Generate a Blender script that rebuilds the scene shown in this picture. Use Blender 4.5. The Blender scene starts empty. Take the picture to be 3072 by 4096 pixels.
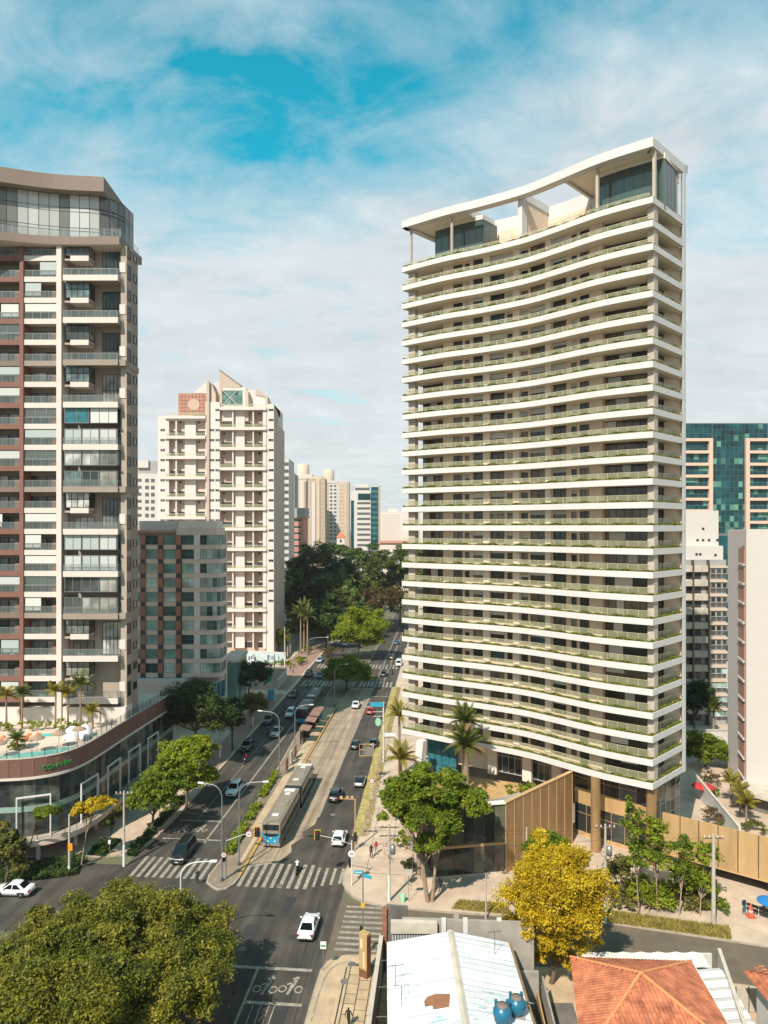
import bpy, bmesh, math, random
import numpy as np
from mathutils import Vector, Matrix

# ---------------------------------------------------------------- camera, sky, sun, exposure
SC = bpy.context.scene
COL = SC.collection
CAMH = 42.0
cd = bpy.data.cameras.new('camera'); cam = bpy.data.objects.new('camera', cd); COL.objects.link(cam)
cam.location = (0, 0, CAMH); cam.rotation_euler = (math.radians(90), 0, 0)
cd.sensor_fit = 'VERTICAL'; cd.sensor_height = 36; cd.sensor_width = 27
cd.lens = 24.61; cd.shift_y = 0.01416; cd.clip_start = 0.5; cd.clip_end = 8000
SC.camera = cam
SC.view_settings.view_transform = 'Standard'
try: SC.view_settings.look = 'None'
except Exception: pass
SC.view_settings.exposure = 0.46; SC.view_settings.gamma = 1.0; SC.view_settings.use_curve_mapping = False

SUN_EL = math.radians(47); SUN_AZ = math.radians(208)          # azimuth clockwise from +Y
sd = Vector((math.sin(SUN_AZ)*math.cos(SUN_EL), math.cos(SUN_AZ)*math.cos(SUN_EL), math.sin(SUN_EL)))
sl = bpy.data.lights.new('sun', 'SUN'); sl.energy = 5.0; sl.angle = math.radians(0.53); sl.color = (1.0, 0.905, 0.80)
so = bpy.data.objects.new('sun', sl); COL.objects.link(so); so.location = (-60, -80, 150)
so.rotation_euler = (-sd).to_track_quat('-Z', 'Y').to_euler()

W = bpy.data.worlds.new('World'); SC.world = W; W.use_nodes = True
nt = W.node_tree; N = nt.nodes; LK = nt.links
for n in list(N): N.remove(n)
def wn(t, **k):
    n = N.new(t)
    for a, b in k.items(): setattr(n, a, b)
    return n
def wl(a, b): LK.new(a, b)
def wmath(op, a, b=None, clamp=False):
    n = wn('ShaderNodeMath', operation=op); n.use_clamp = clamp
    for i, x in enumerate((a, b)):
        if x is None: continue
        if isinstance(x, (int, float)): n.inputs[i].default_value = x
        else: wl(x, n.inputs[i])
    return n.outputs[0]
sky = wn('ShaderNodeTexSky'); sky.sky_type = 'NISHITA'; sky.sun_disc = False
sky.sun_elevation = SUN_EL; sky.sun_rotation = SUN_AZ; sky.altitude = 760; sky.air_density = 1.0; sky.dust_density = 0.6; sky.ozone_density = 1.0
tint = wn('ShaderNodeMixRGB', blend_type='MULTIPLY'); tint.inputs[0].default_value = 1.0
wl(sky.outputs[0], tint.inputs[1]); tint.inputs[2].default_value = (0.10, 1.52, 1.24, 1)
tc = wn('ShaderNodeTexCoord'); sep = wn('ShaderNodeSeparateXYZ'); wl(tc.outputs['Generated'], sep.inputs[0])
X, Y, Z = sep.outputs
Zp = wmath('MAXIMUM', Z, 0.0)
den = wmath('ADD', Zp, 0.14)
cx = wmath('DIVIDE', X, den); cy = wmath('DIVIDE', Y, den)
cmb = wn('ShaderNodeCombineXYZ'); wl(cx, cmb.inputs[0]); wl(cy, cmb.inputs[1])
mp = wn('ShaderNodeMapping'); mp.inputs['Rotation'].default_value = (0, 0, math.radians(24)); mp.inputs['Scale'].default_value = (0.95, 1.15, 1)
wl(cmb.outputs[0], mp.inputs[0])
def wnoise(scale, det, rough, dist, off):
    m2 = wn('ShaderNodeMapping'); m2.inputs['Location'].default_value = off; wl(mp.outputs[0], m2.inputs[0])
    n = wn('ShaderNodeTexNoise'); n.inputs['Scale'].default_value = scale; n.inputs['Detail'].default_value = det
    n.inputs['Roughness'].default_value = rough; n.inputs['Distortion'].default_value = dist
    wl(m2.outputs[0], n.inputs['Vector']); return n.outputs[0]
n1 = wnoise(1.25, 10, 0.58, 0.5, (3.1, 1.7, 0)); n2 = wnoise(4.2, 10, 0.64, 0.6, (9.3, 4.1, 2)); n3 = wnoise(2.2, 8, 0.6, 0.4, (1.3, 8.1, 5)); n4 = wnoise(2.2, 8, 0.6, 0.4, (6.3, 2.1, 9))
hz = wmath('SUBTRACT', 1.0, wmath('DIVIDE', Zp, 0.62), True)       # 1 at the horizon, 0 from ~38 deg up
hz = wmath('POWER', hz, 0.55)
# a break in the cloud sheet (a clear patch of blue in the north sky)
def gauss(d0, w, hgt):
    d0 = Vector(d0).normalized()
    a = wmath('SUBTRACT', X, d0.x); b = wmath('SUBTRACT', Z, d0.z)
    a = wmath('ADD', a, wmath('MULTIPLY', wmath('SUBTRACT', n3, 0.5), 0.55)); b = wmath('ADD', b, wmath('MULTIPLY', wmath('SUBTRACT', n4, 0.5), 0.34))
    a = wmath('DIVIDE', a, w); b = wmath('DIVIDE', b, hgt)
    q = wmath('ADD', wmath('MULTIPLY', a, a), wmath('MULTIPLY', b, b))
    f = wmath('MAXIMUM', wmath('SIGN', Y), 0.0)
    return wmath('MULTIPLY', wmath('EXPONENT', wmath('MULTIPLY', q, -1.0)), f)
hole = gauss((-0.20, 1, 0.585), 0.19, 0.05)
hole2 = gauss((0.26, 1, 0.74), 0.30, 0.07)
veil = gauss((-0.36, 1, 0.68), 0.17, 0.07)
cov = wmath('ADD', wmath('MULTIPLY', n1, 2.3), wmath('MULTIPLY', n2, 1.05))
cov = wmath('ADD', cov, -1.38)
cov = wmath('ADD', cov, wmath('MULTIPLY', hz, 0.9))
cov = wmath('SUBTRACT', cov, wmath('MULTIPLY', hole, 0.6))
low = wmath('SUBTRACT', 1.0, wmath('DIVIDE', Zp, 0.3), True)
cov = wmath('ADD', cov, wmath('MULTIPLY', low, 0.5))
cov = wmath('SUBTRACT', cov, wmath('MULTIPLY', hole2, 0.22))
cov = wmath('ADD', cov, wmath('MULTIPLY', veil, 0.34))
cov = wmath('MULTIPLY', cov, 1.0, True)
covs = wmath('MULTIPLY', cov, 0.97)
cc = wn('ShaderNodeMixRGB', blend_type='MIX'); wl(hz, cc.inputs[0])
cc.inputs[1].default_value = (3.7, 4.45, 4.8, 1); cc.inputs[2].default_value = (4.8, 4.86, 4.98, 1)
mx = wn('ShaderNodeMixRGB', blend_type='MIX'); wl(covs, mx.inputs[0]); wl(tint.outputs[0], mx.inputs[1])
ctx = wmath('ADD', wmath('MULTIPLY', wmath('SUBTRACT', n2, 0.5), 0.34), wmath('MULTIPLY', wmath('SUBTRACT', n3, 0.5), 0.34)); ctx = wmath('ADD', 1.0, ctx)
sc_ = wn('ShaderNodeVectorMath', operation='SCALE'); wl(cc.outputs[0], sc_.inputs[0]); wl(ctx, sc_.inputs['Scale']); wl(sc_.outputs[0], mx.inputs[2])
bg = wn('ShaderNodeBackground'); bg.inputs[1].default_value = 0.12
wl(mx.outputs[0], bg.inputs[0]); wo = wn('ShaderNodeOutputWorld'); wl(bg.outputs[0], wo.inputs[0])

# ---------------------------------------------------------------- survey helpers
FP, HZ = 2800.0, 2106.0
def G(u, v, z=0.0):
    """ground plan position (x, y) of a surveyed point at height z"""
    y = (CAMH - z)*FP/(v - HZ); return ((u - 1536)/FP*y, y)
TH = math.atan((1770-1536)/FP); DX, DY = math.sin(TH), math.cos(TH)
AV = math.atan2(DY, DX)                                  # heading of the avenue
def A(s, t):
    """avenue coordinates: s metres along, t metres to the right"""
    return (s*DX + t*DY, s*DY - t*DX)
def inv(x, y): return (x*DX + y*DY, x*DY - y*DX)
def lerp(a, b, t): return tuple(p + (q-p)*t for p, q in zip(a, b))
R = random.Random(11)

# ---------------------------------------------------------------- materials
MATS = {}
ALB = 0.83                                              # one albedo scale for all opaque surfaces
def mat(name, col, rough=0.8, metal=0.0, var=0.0, scale=1.0, bump=0.0, bscale=None, coords='Object', col2=None, alpha=None, spec=None, objvar=0.0, detail=5, stretch=None, trans=0.0, coat=0.0, emit=None, streak=None):
    m = bpy.data.materials.new(name); m.use_nodes = True; t = m.node_tree; b = t.nodes['Principled BSDF']
    b.inputs['Roughness'].default_value = rough; b.inputs['Metallic'].default_value = metal
    if spec is not None: b.inputs['Specular IOR Level'].default_value = spec
    if coat: b.inputs['Coat Weight'].default_value = coat; b.inputs['Coat Roughness'].default_value = 0.05
    if alpha is not None: b.inputs['Alpha'].default_value = alpha
    if emit: b.inputs['Emission Color'].default_value = (*emit[0], 1); b.inputs['Emission Strength'].default_value = emit[1]
    if metal < .5: col = tuple(x*ALB for x in col); col2 = col2 and tuple(x*ALB for x in col2)
    c4 = (*col, 1); b.inputs['Base Color'].default_value = c4
    vec = None
    def coord():
        nonlocal vec
        if vec is None:
            tcn = t.nodes.new('ShaderNodeTexCoord'); vec = tcn.outputs['Object']
            if coords == 'World':
                g = t.nodes.new('ShaderNodeNewGeometry'); vec = g.outputs['Position']
            if stretch:
                mp_ = t.nodes.new('ShaderNodeMapping'); mp_.inputs['Scale'].default_value = stretch; mp_.vector_type = 'POINT'; t.links.new(vec, mp_.inputs[0]); vec = mp_.outputs[0]
        return vec
    out = None
    if var or col2:
        n = t.nodes.new('ShaderNodeTexNoise'); n.inputs['Scale'].default_value = scale; n.inputs['Detail'].default_value = detail; n.inputs['Roughness'].default_value = 0.62
        t.links.new(coord(), n.inputs['Vector'])
        r = t.nodes.new('ShaderNodeValToRGB'); t.links.new(n.outputs[0], r.inputs[0])
        lo = tuple(max(0, x*(1-var)) for x in col); hi = tuple(min(1, x*(1+var)) for x in (col2 or col))
        r.color_ramp.elements[0].position = 0.3; r.color_ramp.elements[1].position = 0.72
        r.color_ramp.elements[0].color = (*lo, 1); r.color_ramp.elements[1].color = (*hi, 1); out = r.outputs[0]
    if streak:
        g2 = t.nodes.new('ShaderNodeNewGeometry'); m3 = t.nodes.new('ShaderNodeVectorRotate'); m3.rotation_type = 'Z_AXIS'; m3.inputs['Angle'].default_value = TH; t.links.new(g2.outputs['Position'], m3.inputs['Vector'])
        m4 = t.nodes.new('ShaderNodeMapping'); m4.inputs['Scale'].default_value = streak; t.links.new(m3.outputs[0], m4.inputs[0])
        n4 = t.nodes.new('ShaderNodeTexNoise'); n4.inputs['Scale'].default_value = 1.0; n4.inputs['Detail'].default_value = 6; t.links.new(m4.outputs[0], n4.inputs['Vector'])
        r4 = t.nodes.new('ShaderNodeValToRGB'); r4.color_ramp.elements[0].position = .33; r4.color_ramp.elements[0].color = (.62, .62, .62, 1); r4.color_ramp.elements[1].position = .68; r4.color_ramp.elements[1].color = (1.28, 1.25, 1.2, 1); t.links.new(n4.outputs[0], r4.inputs[0])
        x4 = t.nodes.new('ShaderNodeMixRGB'); x4.blend_type = 'MULTIPLY'; x4.inputs[0].default_value = 1.0
        if out: t.links.new(out, x4.inputs[1])
        else: x4.inputs[1].default_value = c4
        t.links.new(r4.outputs[0], x4.inputs[2]); out = x4.outputs[0]
    if objvar:
        oi = t.nodes.new('ShaderNodeObjectInfo'); mr = t.nodes.new('ShaderNodeMapRange'); mr.inputs[3].default_value = 1-objvar; mr.inputs[4].default_value = 1+objvar
        t.links.new(oi.outputs['Random'], mr.inputs[0])
        mm = t.nodes.new('ShaderNodeVectorMath'); mm.operation = 'SCALE'
        if out: t.links.new(out, mm.inputs[0])
        else: mm.inputs[0].default_value = col
        t.links.new(mr.outputs[0], mm.inputs['Scale']); out = mm.outputs[0]
    if out: t.links.new(out, b.inputs['Base Color'])
    if bump:
        n = t.nodes.new('ShaderNodeTexNoise'); n.inputs['Scale'].default_value = bscale or scale*4; n.inputs['Detail'].default_value = 4
        t.links.new(coord(), n.inputs['Vector'])
        bp = t.nodes.new('ShaderNodeBump'); bp.inputs['Strength'].default_value = bump; bp.inputs['Distance'].default_value = 0.05
        t.links.new(n.outputs[0], bp.inputs['Height']); t.links.new(bp.outputs[0], b.inputs['Normal'])
    if trans: b.inputs['Transmission Weight'].default_value = trans
    MATS[name] = m; return m
def ramp_mat(name, stops, rough=0.1, spec=0.5, src='Random', coords=None, metal=0.0, noise=0.0):
    """glass seen from outside: each pane shows its own room, blind, curtain or painted-in reflection (object random)"""
    m = bpy.data.materials.new(name); m.use_nodes = True; t = m.node_tree; b = t.nodes['Principled BSDF']
    b.inputs['Roughness'].default_value = rough; b.inputs['Specular IOR Level'].default_value = spec; b.inputs['Metallic'].default_value = metal
    r = t.nodes.new('ShaderNodeValToRGB'); r.color_ramp.interpolation = 'CONSTANT'
    if src == 'Random': f = t.nodes.new('ShaderNodeObjectInfo').outputs['Random']
    else: f = t.nodes.new('ShaderNodeNewGeometry').outputs['Random Per Island']
    t.links.new(f, r.inputs[0])
    el = r.color_ramp.elements
    while len(el) < len(stops): el.new(0.5)
    for e, (p, c) in zip(el, stops): e.position = p; e.color = (*c, 1)
    out = r.outputs[0]
    if noise:
        n = t.nodes.new('ShaderNodeTexNoise'); n.inputs['Scale'].default_value = noise
        g = t.nodes.new('ShaderNodeNewGeometry'); t.links.new(g.outputs['Position'], n.inputs['Vector'])
        x = t.nodes.new('ShaderNodeMixRGB'); x.blend_type = 'MULTIPLY'; x.inputs[0].default_value = 0.8
        rr = t.nodes.new('ShaderNodeValToRGB'); rr.color_ramp.elements[0].position = .35; rr.color_ramp.elements[0].color = (.35, .35, .35, 1); rr.color_ramp.elements[1].position = .65; rr.color_ramp.elements[1].color = (1.3, 1.3, 1.3, 1)
        t.links.new(n.outputs[0], rr.inputs[0]); t.links.new(out, x.inputs[1]); t.links.new(rr.outputs[0], x.inputs[2]); out = x.outputs[0]
    t.links.new(out, b.inputs['Base Color']); MATS[name] = m; return m
def leaf_mat(name, cols, trans=0.35, nscale=0.35):
    m = bpy.data.materials.new(name); m.use_nodes = True; t = m.node_tree; b = t.nodes['Principled BSDF']
    b.inputs['Roughness'].default_value = 0.55; b.inputs['Specular IOR Level'].default_value = 0.3
    g = t.nodes.new('ShaderNodeNewGeometry'); r = t.nodes.new('ShaderNodeValToRGB')
    n = t.nodes.new('ShaderNodeTexNoise'); n.inputs['Scale'].default_value = nscale; n.inputs['Detail'].default_value = 3
    t.links.new(g.outputs['Position'], n.inputs['Vector'])
    ma = t.nodes.new('ShaderNodeMath'); ma.operation = 'MULTIPLY_ADD'; t.links.new(n.outputs[0], ma.inputs[0]); ma.inputs[1].default_value = 2.4; ma.inputs[2].default_value = -0.95
    av = t.nodes.new('ShaderNodeMath'); av.operation = 'MULTIPLY_ADD'; t.links.new(g.outputs['Random Per Island'], av.inputs[0]); av.inputs[1].default_value = 0.55
    hf = t.nodes.new('ShaderNodeMath'); hf.operation = 'MULTIPLY'; t.links.new(ma.outputs[0], hf.inputs[0]); hf.inputs[1].default_value = 0.5
    t.links.new(hf.outputs[0], av.inputs[2]); t.links.new(av.outputs[0], r.inputs[0])
    el = r.color_ramp.elements
    while len(el) < len(cols): el.new(0.5)
    for i, (e, c) in enumerate(zip(el, cols)): e.position = i/(len(cols)-1); e.color = (*c, 1)
    t.links.new(r.outputs[0], b.inputs['Base Color'])
    tr = t.nodes.new('ShaderNodeBsdfTranslucent'); t.links.new(r.outputs[0], tr.inputs['Color'])
    mxs = t.nodes.new('ShaderNodeMixShader'); mxs.inputs[0].default_value = trans+.08
    t.links.new(b.outputs[0], mxs.inputs[1]); t.links.new(tr.outputs[0], mxs.inputs[2])
    t.links.new(mxs.outputs[0], t.nodes['Material Output'].inputs[0]); MATS[name] = m; return m
def glass_rail(name, col, alpha, rough=0.05):
    return mat(name, col, rough=rough, alpha=alpha, spec=0.6)

mat('asphalt', (0.052, 0.043, 0.034), 0.9, var=0.28, scale=0.22, coords='World', col2=(0.078, 0.064, 0.050), bump=0.25, bscale=9, detail=9, streak=(1.1, .035, 1))
mat('asphalt_patch', (0.036, 0.034, 0.032), 0.9, var=0.2, scale=0.9, coords='World', bump=0.2, bscale=9)
mat('asphalt_new', (0.150, 0.115, 0.080), 0.9, var=0.22, scale=0.5, coords='World', bump=0.2, bscale=9, detail=8)
mat('bus_concrete', (0.36, 0.275, 0.19), 0.9, var=0.22, scale=0.35, coords='World', detail=9, bump=0.1, bscale=6, streak=(1.3, .05, 1))
mat('joint', (0.10, 0.085, 0.07), 0.9)
mat('road_paint', (0.32, 0.285, 0.225), 0.75, var=0.45, scale=1.7, coords='World', detail=9)
mat('worn_paint', (0.36, 0.31, 0.24), 0.8, var=0.5, scale=1.8, coords='World', detail=9)
mat('pavement', (0.55, 0.42, 0.31), 0.85, var=0.24, scale=0.35, coords='World', detail=10, bump=0.12, bscale=5)
mat('pavement_yellow', (0.52, 0.38, 0.235), 0.85, var=0.2, scale=0.6, coords='World', detail=9, bump=0.15, bscale=5)  # paving with a yellower base colour
mat('tile', (0.50, 0.365, 0.22), 0.85, var=0.18, scale=0.9, coords='World', detail=7, objvar=0.14, bump=0.15, bscale=7)
mat('red_pavement', (0.33, 0.205, 0.15), 0.88, var=0.2, scale=0.8, coords='World', detail=8)
mat('kerb', (0.42, 0.34, 0.26), 0.85, var=0.2, scale=1.2, coords='World')
mat('yellow_kerb', (0.52, 0.30, 0.06), 0.75, var=0.3, scale=2.0, coords='World')
mat('median', (0.25, 0.19, 0.135), 0.9, var=0.25, scale=0.4, coords='World', detail=8)
mat('earth', (0.16, 0.125, 0.085), 0.95, var=0.4, scale=0.08, coords='World', col2=(0.13, 0.14, 0.07), detail=9)
mat('dry_grass', (0.36, 0.31, 0.10), 0.95, var=0.35, scale=0.9, coords='World', col2=(0.42, 0.33, 0.12), detail=9, bump=0.5, bscale=6)
mat('white_render', (0.66, 0.635, 0.605), 0.75, var=0.05, scale=0.6, coords='World', bump=0.05)
mat('white_soffit', (0.86, 0.77, 0.64), 0.85)
mat('tower_stone', (0.76, 0.60, 0.455), 0.8, var=0.10, scale=1.2, coords='World')
mat('tower_pillar', (0.86, 0.74, 0.62), 0.8, var=0.06, scale=1.0, coords='World')
mat('tower_column', (0.50, 0.42, 0.35), 0.8, var=0.1, scale=1.0, coords='World')
mat('rail_metal', (0.66, 0.60, 0.42), 0.4, metal=0.3)
glass_rail('rail_glass', (0.54, 0.53, 0.32), 0.38)
glass_rail('rail_glass_grey', (0.24, 0.29, 0.27), 0.34)
mat('planter_soil', (0.20, 0.13, 0.07), 0.95)
ramp_mat('tower_glass', [(0, (.035, .04, .032)), (.22, (.12, .105, .078)), (.42, (.06, .068, .055)), (.58, (.17, .14, .10)), (.70, (.022, .032, .03)), (.86, (.24, .20, .15)), (.95, (.03, .08, .09))], 0.08, 0.5, noise=0.7)
ramp_mat('living_glass', [(0, (.07, .075, .05)), (.3, (.12, .115, .08)), (.55, (.045, .05, .04)), (.75, (.17, .15, .11)), (.9, (.03, .035, .03))], 0.06, 0.5, noise=0.45)
mat('dark_frame', (0.035, 0.033, 0.03), 0.45, metal=0.4)
mat('bronze_frame', (0.14, 0.105, 0.07), 0.45, metal=0.4)
mat('sky_glass', (0.06, 0.10, 0.09), 0.03, spec=0.8)
mat('bronze_panel', (0.40, 0.25, 0.12), 0.42, metal=0.35, var=0.16, scale=1.4, coords='World', objvar=0.07, stretch=(1, 1, .18))
mat('bronze_panel_light', (0.56, 0.355, 0.165), 0.5, metal=0.15, var=0.13, scale=1.4, coords='World', objvar=0.06, stretch=(1, 1, .18))
mat('bronze_seam', (0.70, 0.45, 0.22), 0.45, metal=0.3)
mat('gold_soil', (0.52, 0.32, 0.14), 0.95, var=0.25, scale=1.0, coords='World')
mat('brown_crown', (0.21, 0.145, 0.11), 0.6, var=0.07, scale=0.4, coords='World')
mat('brown_panel', (0.205, 0.098, 0.072), 0.65, var=0.12, scale=0.7, coords='World', objvar=0.08)
mat('brown_red', (0.225, 0.10, 0.072), 0.75, var=0.08, scale=0.7, coords='World')
mat('taupe', (0.42, 0.345, 0.28), 0.8, var=0.07, scale=0.5, coords='World')
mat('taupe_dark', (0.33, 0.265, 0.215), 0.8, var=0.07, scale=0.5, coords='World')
mat('cream', (0.70, 0.615, 0.55), 0.8, var=0.05, scale=0.5, coords='World')
mat('balcony_back', (0.30, 0.255, 0.20), 0.85, var=0.1, scale=0.8, coords='World')
mat('grill_brick', (0.30, 0.13, 0.09), 0.85)
ramp_mat('left_glass', [(0, (.15, .165, .15)), (.2, (.06, .07, .065)), (.36, (.32, .31, .27)), (.52, (.13, .18, .18)), (.68, (.24, .235, .20)), (.82, (.035, .045, .04)), (.90, (.42, .43, .40))], 0.07, 0.5, noise=0.6)  # bluish stop: sky reflection of the tall windows put into the colour
ramp_mat('crown_glass', [(0, (.16, .16, .14)), (.25, (.40, .40, .37)), (.45, (.10, .105, .095)), (.65, (.48, .48, .46)), (.82, (.07, .075, .07))], 0.06, 0.6)
ramp_mat('shop_glass', [(0, (.06, .075, .065)), (.3, (.13, .14, .115)), (.5, (.035, .045, .045)), (.65, (.20, .185, .15)), (.8, (.05, .075, .07)), (.92, (.22, .19, .15))], 0.08, 0.22, noise=0.8)
ramp_mat('blind', [(0, (.46, .47, .44)), (.4, (.56, .55, .51)), (.7, (.36, .40, .38))], 0.5, 0.5)
mat('teal_glass', (0.03, 0.16, 0.19), 0.08, spec=0.6, var=0.5, scale=1.2, coords='World')
mat('green_glass', (0.10, 0.21, 0.18), 0.08, spec=0.6, var=0.25, scale=0.3, coords='World', objvar=0.5)
ramp_mat('green_pane', [(0, (.18, .33, .28)), (.22, (.46, .57, .51)), (.42, (.06, .13, .12)), (.54, (.28, .44, .37)), (.70, (.50, .60, .54)), (.88, (.03, .075, .075))], 0.08, 0.5, noise=0.25)
mat('green_rail', (0.36, 0.50, 0.42), 0.07, spec=0.7, alpha=0.8)
mat('mauve', (0.78, 0.60, 0.495), 0.8, var=0.08, scale=0.3, coords='World')
mat('mauve_light', (0.85, 0.72, 0.62), 0.8, var=0.05, scale=0.3, coords='World')
mat('brick_stripe', (0.42, 0.17, 0.11), 0.8, var=0.1, scale=0.5, coords='World')
mat('stripe_dark', (0.075, 0.06, 0.05), 0.8)
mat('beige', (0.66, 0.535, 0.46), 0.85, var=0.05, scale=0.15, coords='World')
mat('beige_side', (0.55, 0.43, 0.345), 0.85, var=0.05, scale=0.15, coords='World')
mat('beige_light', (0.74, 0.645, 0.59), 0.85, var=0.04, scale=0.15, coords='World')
mat('terracotta_panel', (0.46, 0.24, 0.165), 0.85, objvar=0.08)
mat('rose_disc', (0.60, 0.42, 0.34), 0.85)
mat('window_dark', (0.045, 0.05, 0.05), 0.12, spec=0.5, objvar=0.6)
mat('pink', (0.60, 0.27, 0.19), 0.85, var=0.06, scale=0.1, coords='World')
mat('far_white', (0.64, 0.59, 0.545), 0.85)
mat('far_beige', (0.62, 0.49, 0.38), 0.85, var=0.05, scale=0.1, coords='World')
mat('far_tan', (0.50, 0.38, 0.28), 0.85, var=0.05, scale=0.1, coords='World')
mat('far_grey', (0.36, 0.345, 0.33), 0.8)
mat('far_pale', (0.72, 0.62, 0.56), 0.9)
mat('dark_band', (0.12, 0.12, 0.125), 0.3)
mat('office_glass', (0.006, 0.060, 0.070), 0.1, spec=0.35, var=0.5, scale=0.25, coords='World', objvar=0.35)
mat('office_pale', (0.10, 0.27, 0.20), 0.15, spec=0.4, objvar=0.35)  # paler green pane colour, dealt out at random
mat('office_peach', (0.74, 0.50, 0.38), 0.8)
mat('mullion', (0.20, 0.22, 0.20), 0.5, metal=0.4)
mat('concrete', (0.36, 0.32, 0.27), 0.9, var=0.25, scale=0.6, coords='World', detail=8)
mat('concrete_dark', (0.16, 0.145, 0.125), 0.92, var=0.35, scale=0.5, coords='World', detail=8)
mat('concrete_light', (0.55, 0.48, 0.39), 0.9, var=0.2, scale=0.8, coords='World', detail=8)
mat('metal_roof', (0.66, 0.665, 0.67), 0.45, metal=0.0, var=0.10, scale=0.6, coords='World', objvar=0.07, detail=9)
mat('roof_line', (0.25, 0.25, 0.26), 0.6)
mat('rust_patch', (0.30, 0.13, 0.065), 0.9, var=0.2, scale=2)
mat('roof_stain', (0.45, 0.66, 0.70), 0.5, var=0.2, scale=3, coords='World')
mat('tank_blue', (0.012, 0.135, 0.225), 0.35, var=0.12, scale=2)
mat('tank_lid', (0.20, 0.15, 0.12), 0.8)
mat('roof_tile', (0.40, 0.112, 0.052), 0.85, var=0.34, scale=1.0, coords='World', col2=(0.52, 0.175, 0.08), objvar=0.17, detail=7)
mat('roof_ridge', (0.62, 0.25, 0.10), 0.85, var=0.12, scale=1.5)
mat('white_paint', (0.68, 0.65, 0.60), 0.6, var=0.06, scale=0.8, coords='World')
mat('brick_red', (0.28, 0.12, 0.07), 0.9, var=0.3, scale=2, coords='World')
mat('galv', (0.30, 0.305, 0.30), 0.45, metal=0.6)
mat('pole_concrete', (0.50, 0.44, 0.36), 0.9, var=0.2, scale=1.5)
mat('pole_white', (0.74, 0.72, 0.68), 0.6)
mat('pole_dark', (0.055, 0.065, 0.06), 0.6)
mat('wire', (0.03, 0.03, 0.03), 0.7)
mat('black_plastic', (0.015, 0.015, 0.015), 0.5)
mat('signal_yellow', (0.72, 0.43, 0.02), 0.6)
mat('sign_white', (0.80, 0.78, 0.75), 0.5)
mat('sign_red', (0.50, 0.015, 0.02), 0.5)
mat('sign_blue', (0.025, 0.36, 0.50), 0.5)
mat('sign_green', (0.05, 0.36, 0.16), 0.5)
mat('sign_mint', (0.30, 0.66, 0.42), 0.5)
mat('sign_orange', (0.75, 0.30, 0.02), 0.5)
mat('letter_green', (0.01, 0.33, 0.05), 0.4)
mat('letter_dark', (0.02, 0.02, 0.02), 0.5)
mat('pool_water', (0.06, 0.40, 0.36), 0.05, spec=0.6, var=0.25, scale=0.35, coords='World', col2=(0.20, 0.60, 0.54))
mat('deck', (0.66, 0.54, 0.43), 0.85, var=0.1, scale=0.6, coords='World')
mat('cushion_orange', (0.55, 0.16, 0.05), 0.9)
mat('thatch', (0.36, 0.24, 0.17), 0.95, var=0.25, scale=3)
mat('cloth_white', (0.82, 0.80, 0.78), 0.85)
mat('cloth_red', (0.52, 0.03, 0.03), 0.85, var=0.12, scale=3)
mat('cloth_blue', (0.01, 0.19, 0.48), 0.85)
mat('shelter_roof', (0.30, 0.165, 0.12), 0.7, var=0.12, scale=2)
mat('shelter_glass', (0.05, 0.06, 0.06), 0.1, alpha=0.7)
mat('totem', (0.50, 0.33, 0.15), 0.5, var=0.08, scale=1.5)
mat('totem_dark', (0.19, 0.075, 0.035), 0.7, var=0.1, scale=1.5)
mat('totem_letter', (0.80, 0.66, 0.46), 0.5)
mat('bark', (0.16, 0.105, 0.065), 0.95, var=0.3, scale=3, bump=0.6, bscale=9)
mat('bark_pale', (0.34, 0.25, 0.165), 0.95, var=0.3, scale=3, bump=0.6, bscale=9)
mat('bark_dark', (0.05, 0.038, 0.028), 0.95, var=0.3, scale=3)
mat('palm_bark', (0.30, 0.215, 0.14), 0.95, var=0.25, scale=4, bump=0.5)
mat('tyre', (0.014, 0.014, 0.014), 0.85)
mat('rim', (0.38, 0.38, 0.38), 0.3, metal=0.7)
mat('car_glass', (0.018, 0.030, 0.034), 0.05, spec=0.7)
mat('bus_glass', (0.012, 0.018, 0.020), 0.06, spec=0.6)
mat('lamp_clear', (0.72, 0.70, 0.66), 0.15)
mat('lamp_red', (0.34, 0.012, 0.012), 0.25)
mat('plate', (0.62, 0.62, 0.60), 0.5)
for nm, c in dict(white=(.80, .80, .79), black=(.014, .014, .015), silver=(.46, .46, .45), red=(.46, .028, .02), green=(.02, .075, .07), navy=(.014, .045, .065), blue=(.03, .13, .21), beige=(.52, .45, .38), grey=(.12, .12, .12), pale=(.50, .58, .68)).items():
    mat('paint_'+nm, c, 0.28, metal=0.35 if nm in ('silver', 'beige', 'grey', 'pale') else 0.0, coat=0.6, spec=0.5)
mat('bus_grey', (0.27, 0.222, 0.165), 0.5, var=0.15, scale=0.8)
mat('bus_grey_dark', (0.15, 0.145, 0.135), 0.5, var=0.15, scale=0.8)
mat('bus_cyan', (0.02, 0.30, 0.48), 0.35, coat=0.4)
mat('bus_roof_unit', (0.66, 0.63, 0.58), 0.6)
mat('bellows', (0.03, 0.03, 0.03), 0.9)
mat('skin', (0.40, 0.22, 0.14), 0.6)
mat('hair', (0.02, 0.014, 0.01), 0.8)
for nm, c in dict(black=(.015, .015, .016), red=(.46, .012, .03), navy=(.015, .025, .06), denim=(.06, .10, .15), grey=(.25, .25, .25), white=(.75, .73, .70), teal=(.03, .16, .20), coral=(.55, .10, .06)).items():
    mat('wear_'+nm, c, 0.9)
mat('mural', (0.50, 0.56, 0.58), 0.8, var=0.1, scale=0.3)
for nm, c in dict(a=(.10, .28, .34), b=(.62, .55, .42), c=(.05, .08, .12), d=(.30, .50, .50)).items(): mat('mural_'+nm, c, 0.8)
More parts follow.
